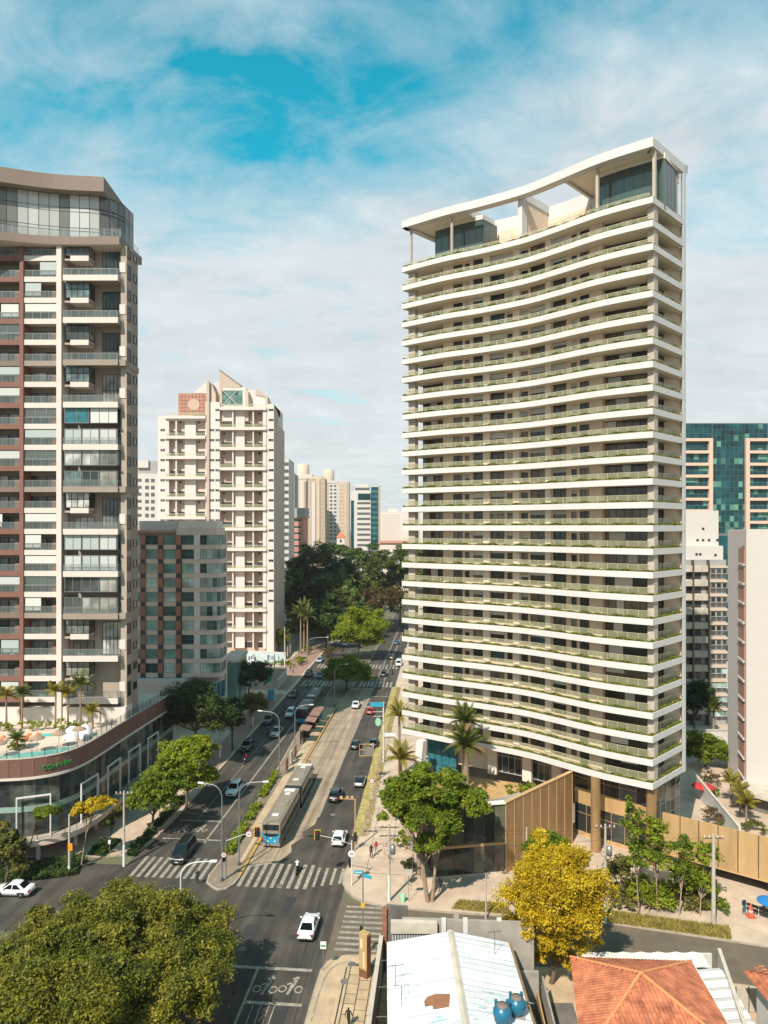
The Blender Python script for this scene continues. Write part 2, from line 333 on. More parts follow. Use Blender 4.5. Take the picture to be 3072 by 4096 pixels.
leaf_mat('leaf_big', [(.042, .058, .007), (.105, .122, .011), (.205, .192, .016), (.31, .255, .028), (.27, .165, .033)], 0.3, 0.4)
leaf_mat('leaf_yellow', [(.30, .195, .008), (.50, .355, .012), (.66, .485, .020), (.74, .58, .055)], 0.35, 0.6)
leaf_mat('leaf_fresh', [(.050, .095, .007), (.14, .20, .012), (.25, .295, .016), (.40, .385, .026)], 0.35, 0.5)
leaf_mat('leaf_lime', [(.095, .15, .007), (.21, .27, .012), (.33, .355, .018), (.45, .42, .028)], 0.35, 0.5)
leaf_mat('leaf_deep', [(.018, .042, .012), (.042, .074, .016), (.078, .112, .020), (.13, .155, .03)], 0.25, 0.4)
leaf_mat('leaf_wood', [(.034, .066, .020), (.082, .125, .028), (.15, .19, .04), (.235, .25, .06)], 0.2, 0.12)
leaf_mat('leaf_brown', [(.07, .055, .022), (.13, .085, .03), (.17, .115, .042), (.10, .10, .03)], 0.2, 0.25)
leaf_mat('leaf_olive', [(.07, .07, .014), (.14, .14, .026), (.21, .19, .04), (.28, .22, .06)], 0.3, 0.5)
leaf_mat('leaf_hedge', [(.07, .11, .008), (.17, .22, .014), (.28, .30, .025), (.40, .35, .04)], 0.25, 0.8)
leaf_mat('leaf_planter', [(.085, .105, .010), (.17, .185, .016), (.28, .255, .030), (.38, .30, .055)], 0.25, 1.3)
leaf_mat('leaf_palm', [(.035, .060, .012), (.085, .110, .016), (.155, .155, .024), (.24, .18, .05)], 0.3, 0.6)
leaf_mat('leaf_palm_gold', [(.10, .085, .012), (.19, .165, .016), (.30, .225, .028), (.36, .22, .06)], 0.3, 0.6)
leaf_mat('leaf_dry', [(.22, .13, .06), (.30, .19, .09), (.36, .25, .13)], 0.2, 0.6)
leaf_mat('leaf_grass', [(.17, .145, .03), (.29, .235, .055), (.40, .31, .085), (.33, .29, .06)], 0.2, 0.8)

# ---------------------------------------------------------------- mesh builder
class MB:
    def __init__(s): s.v = []; s.f = []; s.m = []; s.sm = []
    def add(s, vs, fs, m, smooth=False):
        o = len(s.v); s.v += [tuple(p) for p in vs]
        for f in fs: s.f.append(tuple(i+o for i in f)); s.m.append(m); s.sm.append(smooth)
        return s
    def box(s, x0, x1, y0, y1, z0, z1, m):
        v = [(x0,y0,z0),(x1,y0,z0),(x1,y1,z0),(x0,y1,z0),(x0,y0,z1),(x1,y0,z1),(x1,y1,z1),(x0,y1,z1)]
        return s.add(v, [(0,3,2,1),(4,5,6,7),(0,1,5,4),(1,2,6,5),(2,3,7,6),(3,0,4,7)], m)
    def prism(s, poly, z0, z1, m, mtop=None, mbot=None):
        a = sum(poly[i][0]*poly[(i+1) % len(poly)][1]-poly[(i+1) % len(poly)][0]*poly[i][1] for i in range(len(poly)))
        if a < 0: poly = poly[::-1]
        n = len(poly); v = [(x, y, z0) for x, y in poly]+[(x, y, z1) for x, y in poly]
        s.add(v, [(i, (i+1) % n, n+(i+1) % n, n+i) for i in range(n)], m)
        s.add([(x, y, z1) for x, y in poly], [tuple(range(n))], mtop or m)
        s.add([(x, y, z0) for x, y in poly], [tuple(range(n))[::-1]], mbot or m); return s
    def wallseg(s, a, b, off0, off1, z0, z1, m):
        """box standing on the plan segment a-b, between the inward offsets off0 and off1 (left normal)"""
        dx, dy = b[0]-a[0], b[1]-a[1]; L = math.hypot(dx, dy) or 1e-6; nx, ny = -dy/L, dx/L
        p = [(a[0]+nx*off0, a[1]+ny*off0), (b[0]+nx*off0, b[1]+ny*off0), (b[0]+nx*off1, b[1]+ny*off1), (a[0]+nx*off1, a[1]+ny*off1)]
        return s.prism(p, z0, z1, m)
    def sheet(s, poly, z, m):
        a = sum(poly[i][0]*poly[(i+1) % len(poly)][1]-poly[(i+1) % len(poly)][0]*poly[i][1] for i in range(len(poly)))
        if a < 0: poly = poly[::-1]
        return s.add([(x, y, z) for x, y in poly], [tuple(range(len(poly)))], m)
    def ribbon(s, pts, o0, o1, z0, z1, m, closed=False):
        """strip along a plan polyline between offsets o0,o1 (left normal), heights z0..z1"""
        q0, q1 = offset(pts, o0), offset(pts, o1); n = len(pts)
        v = [(x, y, z0) for x, y in q0]+[(x, y, z0) for x, y in q1]+[(x, y, z1) for x, y in q0]+[(x, y, z1) for x, y in q1]
        f = []
        for i in range(n-1):
            f += [(2*n+i, 2*n+i+1, 3*n+i+1, 3*n+i), (i, n+i, n+i+1, i+1), (i, i+1, 2*n+i+1, 2*n+i), (n+i+1, n+i, 3*n+i, 3*n+i+1)]
        f += [(0, 2*n, 3*n, n), (n-1, 2*n-1, 4*n-1, 3*n-1)]
        return s.add(v, f, m)
    def tube(s, pts, r, m, n=8, caps=True):
        pts = [Vector(p) for p in pts]; k = len(pts)
        rs = r if isinstance(r, (list, tuple)) else [r]*k
        vs = []; up = Vector((0, 0, 1)); ref = None
        for i, p in enumerate(pts):
            d = (pts[min(i+1, k-1)]-pts[max(i-1, 0)])
            d = d.normalized() if d.length > 1e-9 else up
            if ref is None: ref = (Vector((1, 0, 0)) if abs(d.x) < .9 else Vector((0, 1, 0)))
            a = (ref-d*ref.dot(d)).normalized(); b = d.cross(a); ref = a
            vs += [p+(a*math.cos(2*math.pi*j/n)+b*math.sin(2*math.pi*j/n))*rs[i] for j in range(n)]
        fs = [(i*n+j, i*n+(j+1) % n, (i+1)*n+(j+1) % n, (i+1)*n+j) for i in range(k-1) for j in range(n)]
        s.add(vs, fs, m, True)
        if caps: s.add(vs[:n], [tuple(range(n))[::-1]], m); s.add(vs[-n:], [tuple(range(n))], m)
        return s
    def lathe(s, prof, m, n=16, c=(0, 0), smooth=True):
        vs = [(c[0]+r*math.cos(2*math.pi*j/n), c[1]+r*math.sin(2*math.pi*j/n), z) for r, z in prof for j in range(n)]
        fs = [(i*n+j, i*n+(j+1) % n, (i+1)*n+(j+1) % n, (i+1)*n+j) for i in range(len(prof)-1) for j in range(n)]
        s.add(vs, fs, m, smooth)
        s.add(vs[-n:], [tuple(range(n))], m); s.add(vs[:n], [tuple(range(n))[::-1]], m); return s
    def mesh(s, name):
        me = bpy.data.meshes.new(name); me.from_pydata(s.v, [], s.f)
        ms = []
        for x in s.m:
            if x not in ms: ms.append(x)
        for x in ms: me.materials.append(MATS[x])
        me.polygons.foreach_set('material_index', [ms.index(x) for x in s.m]); me.polygons.foreach_set('use_smooth', s.sm)
        me.update(); return me
    def build(s, name, parent=None, world=False, bevel=0):
        o = bpy.data.objects.new(name, s.mesh(name)); COL.objects.link(o)
        return hook(o, parent, world, bevel)
def hook(o, parent=None, world=False, bevel=0):
    if parent is not None:
        o.parent = parent
        if world: o.matrix_parent_inverse = world_m(parent).inverted()
    if bevel:
        b = o.modifiers.new('edge', 'BEVEL'); b.width = bevel; b.segments = 2; b.limit_method = 'ANGLE'; b.angle_limit = math.radians(35)
    return o
def world_m(o):
    m = Matrix.LocRotScale(o.location, o.rotation_euler, o.scale)
    if o.parent is not None: m = world_m(o.parent) @ o.matrix_parent_inverse @ m
    return m
def offset(pts, d):
    out = []; n = len(pts)
    for i in range(n):
        def nrm(a, b):
            L = math.hypot(b[0]-a[0], b[1]-a[1]) or 1e-9; return (-(b[1]-a[1])/L, (b[0]-a[0])/L)
        if i == 0: nx, ny = nrm(pts[0], pts[1]); k = 1
        elif i == n-1: nx, ny = nrm(pts[-2], pts[-1]); k = 1
        else:
            a = nrm(pts[i-1], pts[i]); b = nrm(pts[i], pts[i+1]); nx, ny = a[0]+b[0], a[1]+b[1]; L = math.hypot(nx, ny) or 1e-9; nx /= L; ny /= L
            k = 1/max(0.4, nx*a[0]+ny*a[1])
        out.append((pts[i][0]+nx*d*k, pts[i][1]+ny*d*k))
    return out
def spline(pts, n):
    out = []
    P = [Vector(p) for p in pts]; P = [2*P[0]-P[1]]+P+[2*P[-1]-P[-2]]
    for i in range(1, len(P)-2):
        for k in range(n):
            t = k/n; a, b, c, d = P[i-1], P[i], P[i+1], P[i+2]
            out.append(tuple(0.5*((2*b)+(c-a)*t+(2*a-5*b+4*c-d)*t*t+(3*b-a-3*c+d)*t**3)))
    out.append(tuple(P[-2])); return out
def tag(o, label=None, cat=None, group=None, kind=None):
    if label: o['label'] = label
    if cat: o['category'] = cat
    if group: o['group'] = group
    if kind: o['kind'] = kind
    return o
def thing(name, label, cat, loc=(0, 0, 0), rz=0.0, group=None):
    o = bpy.data.objects.new(name, None); COL.objects.link(o); o.location = loc if len(loc) == 3 else (*loc, 0); o.rotation_euler = (0, 0, rz)
    o.empty_display_size = 0.3
    return tag(o, label, cat, group)
def struct(name, mb):
    return tag(mb.build(name), kind='structure')
def place(name, mesh, parent, loc=(0, 0, 0), rot=(0, 0, 0), scale=None):
    o = bpy.data.objects.new(name, mesh); COL.objects.link(o); o.parent = parent; o.location = loc; o.rotation_euler = rot
    if scale: o.scale = scale
    return o
def copy_tree(o, parent=None):
    c = o.copy(); COL.objects.link(c)
    if parent is not None: c.parent = parent
    for ch in KIDS.get(o.name, None) or [x for x in o.children]: copy_tree(ch, c)
    return c
KIDS = {}
def text_mesh(s, size, depth=0.03, name='lettering', m='letter_dark', align='CENTER'):
    cu = bpy.data.curves.new(name, 'FONT'); cu.body = s; cu.size = size; cu.extrude = depth/2; cu.align_x = align; cu.align_y = 'CENTER'
    cu.resolution_u = 3
    o = bpy.data.objects.new(name, cu); COL.objects.link(o)
    dg = bpy.context.evaluated_depsgraph_get(); me = bpy.data.meshes.new_from_object(o.evaluated_get(dg)); me.name = name
    bpy.data.objects.remove(o); bpy.data.curves.remove(cu)
    me.materials.clear(); me.materials.append(MATS[m]); return me

# ---------------------------------------------------------------- foliage
def leaf_mesh(name, C, rad, n_each, size, m, seed, flat=0.5, elong=1.7, dens=2.9):
    """leaf quads gathered in sprays, sprays gathered in clumps; C: (k,3) clump centres, rad: (k,) radii"""
    g = np.random.default_rng(seed); C = np.asarray(C, float); rad = np.asarray(rad, float); k = len(C); size = size*0.46
    per = 16; ns = max(2, int(n_each*dens/per)); N_ = k*ns
    ci = np.repeat(np.arange(k), ns); d = g.normal(size=(N_, 3)); d /= np.linalg.norm(d, axis=1)[:, None]
    d[:, 2] = np.where(d[:, 2] < -0.4, -d[:, 2], d[:, 2])
    sp_c = C[ci]+d*(rad[ci]*(0.15+0.95*g.random(N_)**0.45))[:, None]*np.array([1, 1, 0.8])
    sn = d*0.45+np.array([0, 0, flat])+g.normal(size=(N_, 3))*0.45
    sr = np.minimum(rad[ci]*0.30, size*3.2)*(0.6+0.8*g.random(N_))
    si = np.repeat(np.arange(N_), per); n = N_*per
    pos = sp_c[si]+g.normal(size=(n, 3))*sr[si][:, None]*np.array([.62, .62, .42])
    nr = sn[si]+g.normal(size=(n, 3))*0.5
    nr /= np.linalg.norm(nr, axis=1)[:, None]
    tv = np.cross(nr, g.normal(size=(n, 3))); tv /= np.linalg.norm(tv, axis=1)[:, None]; bv = np.cross(nr, tv)
    s = size*(0.55+0.9*g.random(n))
    a = tv*(s*elong*0.5)[:, None]; b = bv*(s*0.5)[:, None]; f = nr*(s*0.12)[:, None]
    V = np.empty((n, 4, 3)); V[:, 0] = pos-a; V[:, 1] = pos+b-a*0.15+f; V[:, 2] = pos+a; V[:, 3] = pos-b-a*0.15+f
    return quads(name, V.reshape(-1, 3), n, m)
def quads(name, V, n, m):
    me = bpy.data.meshes.new(name); me.vertices.add(n*4); me.vertices.foreach_set('co', V.ravel())
    me.loops.add(n*4); me.loops.foreach_set('vertex_index', np.arange(n*4, dtype=np.int32))
    me.polygons.add(n); me.polygons.foreach_set('loop_start', np.arange(0, n*4, 4, dtype=np.int32)); me.polygons.foreach_set('loop_total', np.full(n, 4, dtype=np.int32))
    me.materials.append(MATS[m]); me.update(); me.validate(); return me
def clumps(lobes, k, seed, rc=(0.26, 0.44), under=0.35):
    """clump centres on the outer half of a few overlapping ellipsoid lobes [(x,y,z,rx,ry,rz)]"""
    g = np.random.default_rng(seed); C = []; Rr = []
    vol = np.array([l[3]*l[4]*l[5] for l in lobes])**0.67; vol /= vol.sum()
    while len(C) < k:
        l = lobes[g.choice(len(lobes), p=vol)]; d = g.normal(size=3); d /= np.linalg.norm(d)
        if d[2] < -under: continue
        q = 0.35+0.6*g.random()**0.6
        C.append((l[0]+d[0]*l[3]*q, l[1]+d[1]*l[4]*q, l[2]+d[2]*l[5]*q)); Rr.append((rc[0]+(rc[1]-rc[0])*g.random())*(l[3]*l[4]*l[5])**(1/3))
    return np.array(C), np.array(Rr)
def tree(label, x, y, lobes, k, n_each, leaf, m, seed, bark='bark', r0=0.3, group=None, z0=0.0, stems=1, name='tree', cat='tree', rc=(0.26, 0.44), flat=0.5, fork=0.45, branches=9):
    """lobes relative to the trunk base"""
    t = thing(name, label, cat, (x, y, z0), 0, group); rr = random.Random(seed)
    C, rad = clumps(lobes, k, seed, rc)
    o = bpy.data.objects.new('crown', leaf_mesh('crown', C, rad, n_each, leaf, m, seed+1, flat+.35)); COL.objects.link(o); o.parent = t
    tb = MB(); top = max(l[2]+l[5]*0.5 for l in lobes); cxx = sum(l[0] for l in lobes)/len(lobes); cyy = sum(l[1] for l in lobes)/len(lobes)
    zl = min(l[2] for l in lobes)
    for q in range(stems):
        a = rr.random()*6.28; sp = 0 if stems == 1 else 0.5
        b0 = (sp*math.cos(a)*.5, sp*math.sin(a)*.5, -0.1); fk = (cxx*fork+sp*1.6*math.cos(a), cyy*fork+sp*1.6*math.sin(a), max(0.5, zl*0.62))
        tb.tube([b0, lerp(b0, fk, .5), fk], [r0, r0*.8, r0*.68], bark, 9)
        ids = rr.sample(range(len(C)), min(len(C), branches))
        for i in ids:
            c = tuple(C[i]); mid = lerp(fk, c, 0.5); mid = (mid[0], mid[1], mid[2]+0.25*abs(c[2]-fk[2])*0.4)
            tb.tube([fk, mid, c], [r0*.5, r0*.28, r0*.08], bark, 6, False)
    tb.build('trunk', t); return t
_frond = {}
def frond_mesh(L, droop, m, nl=15, wid=0.75):
    key = (round(L, 2), round(droop, 2), m)
    if key in _frond: return _frond[key]
    V = []; g = random.Random(5); pts = []
    for i in range(nl+1):
        t = i/nl; pts.append(Vector((L*(t-0.16*t*t*droop), 0, L*(0.42*t-0.62*droop*t*t))))
    for i in range(1, nl):
        p = pts[i]; d = (pts[i+1]-pts[i-1]).normalized(); t = i/nl; ln = wid*(math.sin(math.pi*min(1, t*0.9+0.12)))*(0.8+0.4*g.random())
        for sgn in (-1, 1):
            for h in (0.0, 0.5):
                o = p+(pts[i+1]-p)*h; tip = o+Vector((d.x*ln*.5, sgn*ln*.85, -ln*.35+d.z*ln*.3)); w = d*(L/nl*0.30)
                V += [o-w, o+w, tip+w*.15, tip-w*.15]
    for i in range(nl):
        a, b = pts[i], pts[i+1]; w = Vector((0, 0.045*L/3*(1-i/nl)+.01, 0)); V += [a-w, b-w, b+w, a+w]
    V = np.array([tuple(p) for p in V]); me = quads('frond', V, len(V)//4, m); _frond[key] = me; return me
def palm(label, x, y, h, L, nf=14, m='leaf_palm', z0=0.0, group=None, r=0.2, seed=1, lean=0.03, dry=0, cat='palm tree'):
    t = thing('palm_tree', label, cat, (x, y, z0), 0, group); rr = random.Random(seed)
    lx, ly = rr.uniform(-1, 1)*lean*h, rr.uniform(-1, 1)*lean*h
    MB().tube([(0, 0, -.1), (lx*.4, ly*.4, h*.5), (lx, ly, h)], [r*1.25, r, r*.85], 'palm_bark', 10).build('trunk', t)
    for i in range(nf):
        tier = i/nf; ang = i*2.399+rr.uniform(-.2, .2)
        droop = 0.35+1.05*(1-tier)+rr.uniform(-.1, .1); tilt = -math.radians(8+52*tier)+rr.uniform(-.1, .1)
        mm = 'leaf_dry' if i < dry else m
        o = place('frond', frond_mesh(L, round(droop*3)/3, mm), t, (lx, ly, h), (0, 0, 0), None)
        o.rotation_euler = (rr.uniform(-.15, .15), tilt, ang); s = rr.uniform(.85, 1.1); o.scale = (s, s, s)
    return t
def bush(label, x, y, rx, ry, h, m='leaf_hedge', n=10, ne=60, leaf=0.22, seed=1, z0=0.0, rz=0.0, group=None, name='shrub', cat='shrub'):
    C, rad = clumps([(0, 0, h*.35, rx, ry, h*.62)], n, seed, (0.28, 0.45), 0.2)
    rad = np.minimum(rad, h*0.5)
    o = bpy.data.objects.new(name, leaf_mesh(name, C, rad, ne, leaf, m, seed+3, 0.6)); COL.objects.link(o); o.location = (x, y, z0); o.rotation_euler = (0, 0, rz)
    return tag(o, label, cat, group)
def hedge_mesh(name, pts, wid, z0, hgt, dens, leaf, m, seed):
    """leaf quads along a plan polyline (centre line)"""
    g = np.random.default_rng(seed); P = np.array(pts, float); sg = P[1:]-P[:-1]; Ls = np.linalg.norm(sg, axis=1); n = int(Ls.sum()*dens)
    i = g.choice(len(sg), n, p=Ls/Ls.sum()); t = g.random(n); c = P[i]+sg[i]*t[:, None]; nm = np.stack([-sg[i][:, 1], sg[i][:, 0]], 1)/Ls[i][:, None]
    c = c+nm*((g.random(n)-.5)*wid)[:, None]
    u = (np.cumsum(Ls)-Ls)[i]+t*Ls[i]; hh = hgt*(0.62+0.38*np.sin(u*2.1+seed)*np.sin(u*0.83+1.3*seed))
    pos = np.column_stack([c, z0+hh*g.random(n)**.6])
    nr = np.array([0, 0, .6])+g.normal(size=(n, 3))*.6; nr /= np.linalg.norm(nr, axis=1)[:, None]
    tv = np.cross(nr, g.normal(size=(n, 3))); tv /= np.linalg.norm(tv, axis=1)[:, None]; bv = np.cross(nr, tv); s = leaf*(.6+.8*g.random(n))
    a = tv*(s*.8)[:, None]; b = bv*(s*.45)[:, None]
    V = np.empty((n, 4, 3)); V[:, 0] = pos-a; V[:, 1] = pos+b; V[:, 2] = pos+a; V[:, 3] = pos-b
    return quads(name, V.reshape(-1, 3), n, m)
# ---------------------------------------------------------------- setting: ground, avenue, streets, pavements
PZ = 0.14
def AP(*st): return [A(*q) for q in st]
struct('ground', MB().sheet([(-4000, -400), (4000, -400), (4000, 7000), (-4000, 7000)], -0.06, 'earth'))
struct('avenue', MB().sheet(AP((-40, -38.6), (520, -40.5), (520, -12.2), (186, -12.2), (120, -11.4), (-40, -11.4)), 0.0, 'asphalt'))
struct('cross_street', MB().sheet([(-9, 79), (7, 76.6), (23, 74.8), (38.5, 70.2), (64, 62), (60, 54), (33, 63.8), (20, 66), (8, 66.8), (-8, 67.5)], -0.004, 'asphalt_new')
       .sheet([(-24, 86.5), (-120, 92), (-120, 78), (-26, 72)], -0.008, 'asphalt'))
sk = MB()
sk.sheet(AP((86, -20.6), (89, -19.4), (91, -19.9), (93.4, -18.7), (95, -19.2), (97.5, -17.95), (181, -17.95), (181, -23.3), (168, -24.1), (120, -24.15), (84.5, -24.15)), 0.004, 'bus_concrete')
struct('bus_lane', sk)
jt = MB()
for s in range(96, 180, 6): jt.sheet(AP((s, -24.1), (s+.07, -24.1), (s+.07, -18), (s, -18)), 0.007, 'joint')
jt.sheet(AP((86, -21.15), (180, -21.1), (180, -21.04), (86, -21.09)), 0.007, 'joint')
for s0, s1, t0, t1 in ((60, 78, -13.55, -13.35), (44, 77, -12.5, -12.38), (66, 82, -19.6, -19.5), (96, 150, -15.9, -15.8), (90, 140, -12.9, -12.78)):
    jt.sheet(AP((s0, t0), (s1, t0-.25), (s1, t1-.25), (s0, t1)), 0.005, 'asphalt_patch')
jt.sheet(AP((103, -23.6), (117.5, -23.6), (117.5, -21.0), (103, -20.9)), 0.0075, 'asphalt_patch')  # asphalt-grey patch along the bus, its shadow painted on the lane
for s0, t0, w, l in ((74, -17.5, 1.1, 4.2), (70, -20.5, 1.6, 2.4), (57, -14.5, 1.2, 3), (110, -14, 1.0, 9), (129, -13, .9, 12), (72.5, -27.5, 2.2, 3.2), (99, -35, 1.2, 8), (118, -33.5, 1, 12)):
    jt.sheet(AP((s0, t0), (s0+l, t0-.1), (s0+l, t0+w), (s0, t0+w*.9)), 0.0045, 'asphalt_patch')
rc_ = random.Random(12)
for s0, t0, n_, ds, dt in ((76, -15, 16, .5, .35), (72, -14, 10, .6, -.2), (69, -22, 14, .5, .25), (104, -33, 18, .9, .15), (60, -19, 12, .5, .3), (78, -20, 12, .35, -.5), (92, -13.2, 20, 1.1, .05), (121, -16.5, 22, 1.2, .1), (74, -26, 12, .2, .6), (135, -36, 16, 1.2, .2)):
    p = (s0, t0)
    for i in range(n_):
        q = (p[0]+ds*rc_.uniform(.2, 1.2), p[1]+dt*rc_.uniform(-.5, 1.5)); w = rc_.uniform(.025, .07); jt.sheet(AP((p[0], p[1]), (q[0], q[1]), (q[0]+.01, q[1]+w), (p[0]+.01, p[1]+w)), .0085+.00005*i, 'joint'); p = q
for s0, t0, a_, b_ in ((70.5, -15.2, .5, .35), (74.6, -18.9, .35, .5), (83, -14.6, .4, .3), (88.5, -14.0, .6, .3), (96, -14.4, .5, .25), (62, -18.8, .5, .3), (90, -33.2, .6, .4), (104, -36.2, .5, .3), (78.5, -31, .8, .5), (112, -16.2, .6, .3)):
    jt.sheet(AP(*[(s0+a_*math.cos(x)*(1+.25*math.sin(3*x+s0)), t0+b_*math.sin(x)*(1+.2*math.cos(2*x))) for x in [i*6.2832/14 for i in range(14)]]), .0065, 'asphalt_patch')
struct('road_seam', jt)
for i, (s0, t0) in enumerate(((73.2, -14.1), (80.5, -19.0), (68.2, -19.8), (101, -15.9))):
    x, y = A(s0, t0); o = MB().lathe([(.40, 0), (.40, .012), (.34, .016), (.32, .011), (.1, .011)], 'concrete_dark', 18).build('manhole_cover'); o.location = (x, y, .006); tag(o, 'round iron manhole cover in the asphalt '+['right of the white sedan', 'by the near right crossing stripes', 'left of the white sedan', 'beside the black sport utility car'][i], 'manhole cover')
# painted markings
pm = MB(); P8 = 0.010
def stripe(s0, s1, t0, t1, m='road_paint', z=P8): pm.sheet(AP((s0, t0), (s1, t0), (s1, t1), (s0, t1)), z, m)
stripe(100, 300, -18.02, -17.72); stripe(86.5, 186, -31.65, -31.38); stripe(98, 181, -34.95, -34.85, 'worn_paint')
for i, s in enumerate(range(118, 178, 1)):
    if i % 9 != 5: stripe(s, s+.55, -22.12, -21.84)
for k in range(10): stripe(81.2, 86.3, -37.6+k*.95, -37.15+k*.95)
for k in range(9): stripe(80, 85.8, -24.0+k*.98, -23.55+k*.98, 'road_paint' if k < 7 else 'worn_paint')
for k in range(4): stripe(80.6+.3*k, 85.2, -15.2+k*.98, -14.85+k*.98, 'worn_paint')
for s0 in (182, 205.5):
    for k in range(8 if s0 < 200 else 7): stripe(s0, s0+6.4, -37.4+k*1.05, -36.9+k*1.05)
    for k in range(9): stripe(s0, s0+6.4, -21.9+k*1.0, -21.4+k*1.0)
for k in range(9): stripe(68.7+k*.98, 69.12+k*.98, -10.7+.02*k, -6.5+.05*k)
stripe(76.4, 77.0, 1.0, 1.6, 'worn_paint'); stripe(72, 76.2, 1.2, 1.75, 'worn_paint')
stripe(65.2, 65.62, -24.0, -12.3); stripe(60.4, 60.78, -17.4, -12.3); stripe(30, 65.2, -21.1, -20.85); stripe(30, 65.2, -17.6, -17.35)
for t in (-16.6, -15.9, -15.2, -14.7): stripe(54, 60.3, t, t+.09, 'worn_paint')
stripe(56.4, 56.8, -17.2, -14.1, 'worn_paint'); stripe(55.7, 56.1, -17.2, -14.1, 'worn_paint')
stripe(91.3, 91.65, -37.6, -29.3); stripe(97.2, 97.5, -37.4, -31.7); stripe(172, 172.4, -22, -13.2, 'worn_paint'); stripe(166, 166.4, -17.6, -13.2, 'worn_paint')
stripe(188, 300, -34.7, -34.5); stripe(190, 330, -15.9, -15.7, 'worn_paint')
def bike(s, t, sc, m='road_paint'):
    def ring(cs, ct, r, w):
        n = 18
        for i in range(n):
            a, b = 2*math.pi*i/n, 2*math.pi*(i+1)/n
            pm.sheet(AP(*[(s+sc*(cs+q*math.sin(x)*1.25), t+sc*(ct+q*math.cos(x))) for q, x in ((r, a), (r, b), (r-w, b), (r-w, a))]), P8, m)
    ring(0, -0.55, .30, .10); ring(0, .55, .30, .10)
    def bar(p, q, w):
        dx_, dy_ = q[0]-p[0], q[1]-p[1]; L = math.hypot(dx_, dy_); nx, ny = -dy_/L*w, dx_/L*w
        pm.sheet(AP(*[(s+sc*a, t+sc*b) for a, b in ((p[0]+nx, p[1]+ny), (q[0]+nx, q[1]+ny), (q[0]-nx, q[1]-ny), (p[0]-nx, p[1]-ny))]), P8, m)
    bar((-.55, -.12), (.15, .02), .10); bar((.15, .02), (.95, .18), .15); bar((.75, .12), (.45, -.35), .07); bar((1.0, .0), (1.28, .35), .14)
bike(62.4, -16.05, 1.35); bike(62.6, -13.75, 1.35); bike(94.2, -36.0, 1.3, 'worn_paint'); bike(94.4, -33.5, 1.3, 'worn_paint')
struct('road_marking', pm)

def kerbed(name, pts, m, z=PZ, km='kerb', kw=0.18, edge=None):
    a = sum(pts[i][0]*pts[(i+1) % len(pts)][1]-pts[(i+1) % len(pts)][0]*pts[i][1] for i in range(len(pts)))
    if a < 0: pts = pts[::-1]
    mb = MB().prism(pts, -0.05, z, km, m); ring = pts+[pts[0]]
    mb.ribbon(ring, 0.0, kw, z+.001, z+.006, km); return struct(name, mb)
NE = AP((400, -12.7), (186, -12.4), (138, -11.75), (110, -11.4), (89, -11.3), (84, -11.9), (81.6, -11.75), (80, -11.1), (78.7, -10.2), (77.7, -8.8), (77.1, -7), (76.8, -5.2), (76.3, .6), (76.2, 4.3))+[(22.9, 74.2), (38.3, 69.8), (64, 62.0), (110, 90), (110, 420)]
kerbed('pavement', NE, 'pavement')
SE = AP((20, -11.6), (63, -11.6), (65.4, -11.5), (66.7, -11.1), (67.5, -10.4), (67.9, -9.4), (68.2, -6))+[(8, 67.0), (20, 66.2), (33, 64.0), (60, 54.5), (60, 20)]
kerbed('pavement', SE, 'pavement_yellow', km='kerb')
NW = AP((420, -40.5), (200, -39.2), (186, -38.6), (100, -38.15), (90, -38.4), (87.6, -39.0), (86.2, -40.6), (85.6, -43), (85.2, -50))+[(-75, 88), (-130, 92), (-130, 420)]
kerbed('pavement', NW, 'pavement')
struct('red_pavement', MB().sheet(AP((172, -45), (172, -39.2), (112, -38.6), (112, -42.0), (140, -43)), PZ+.008, 'red_pavement').sheet(AP((176, -50), (176, -39.4), (260, -40.6), (260, -46)), PZ+.008, 'red_pavement'))
med = AP((79.3, -26.6), (78.8, -25.9), (79.2, -24.9), (80.3, -24.3), (82, -24.1), (120, -24.15), (158, -24.4), (168, -23.9), (168, -28.6), (140, -29.3), (121, -28.6), (101, -28.0), (87, -27.7), (82, -28.0), (80.3, -27.7))
kerbed('median', med, 'median', 0.18)
struct('platform_edge', MB().ribbon(AP((82, -24.12), (120, -24.17), (157, -24.42), (167, -23.95)), -.02, .32, .19, .197, 'yellow_kerb').ribbon(AP((85, -24.8), (160, -25.1)), 0, .5, .181, .186, 'pavement_yellow')
       .sheet(AP((95, -26.4), (160, -26.9), (160, -24.9), (95, -24.6)), .184, 'pavement_yellow'))
kerbed('median', AP((168.5, -28.6), (168.5, -24), (180, -23.3), (200, -23.2), (203, -25.5), (200, -28.4)), 'earth', 0.18)
kerbed('median', AP((214, -28.5), (213, -26), (214.5, -22.4), (430, -22.8), (430, -29)), 'earth', 0.18)
kerbed('median', AP((-10, -29.0), (-10, -23.8), (64, -23.95), (66.6, -24.7), (67.2, -26.4), (66.6, -28.2), (64, -28.9)), 'earth', 0.18)
mn = MB()
ringp = AP((81.6, -26.9), (80.2, -26.8), (79.6, -26.0), (80.0, -25.0), (81.2, -24.65)); mn.ribbon(ringp, 0, .12, .186, .192, 'road_paint')
mn.ribbon(AP((81.6, -26.9), (81.4, -24.65)), 0, .12, .186, .192, 'road_paint'); struct('nose_marking', mn)
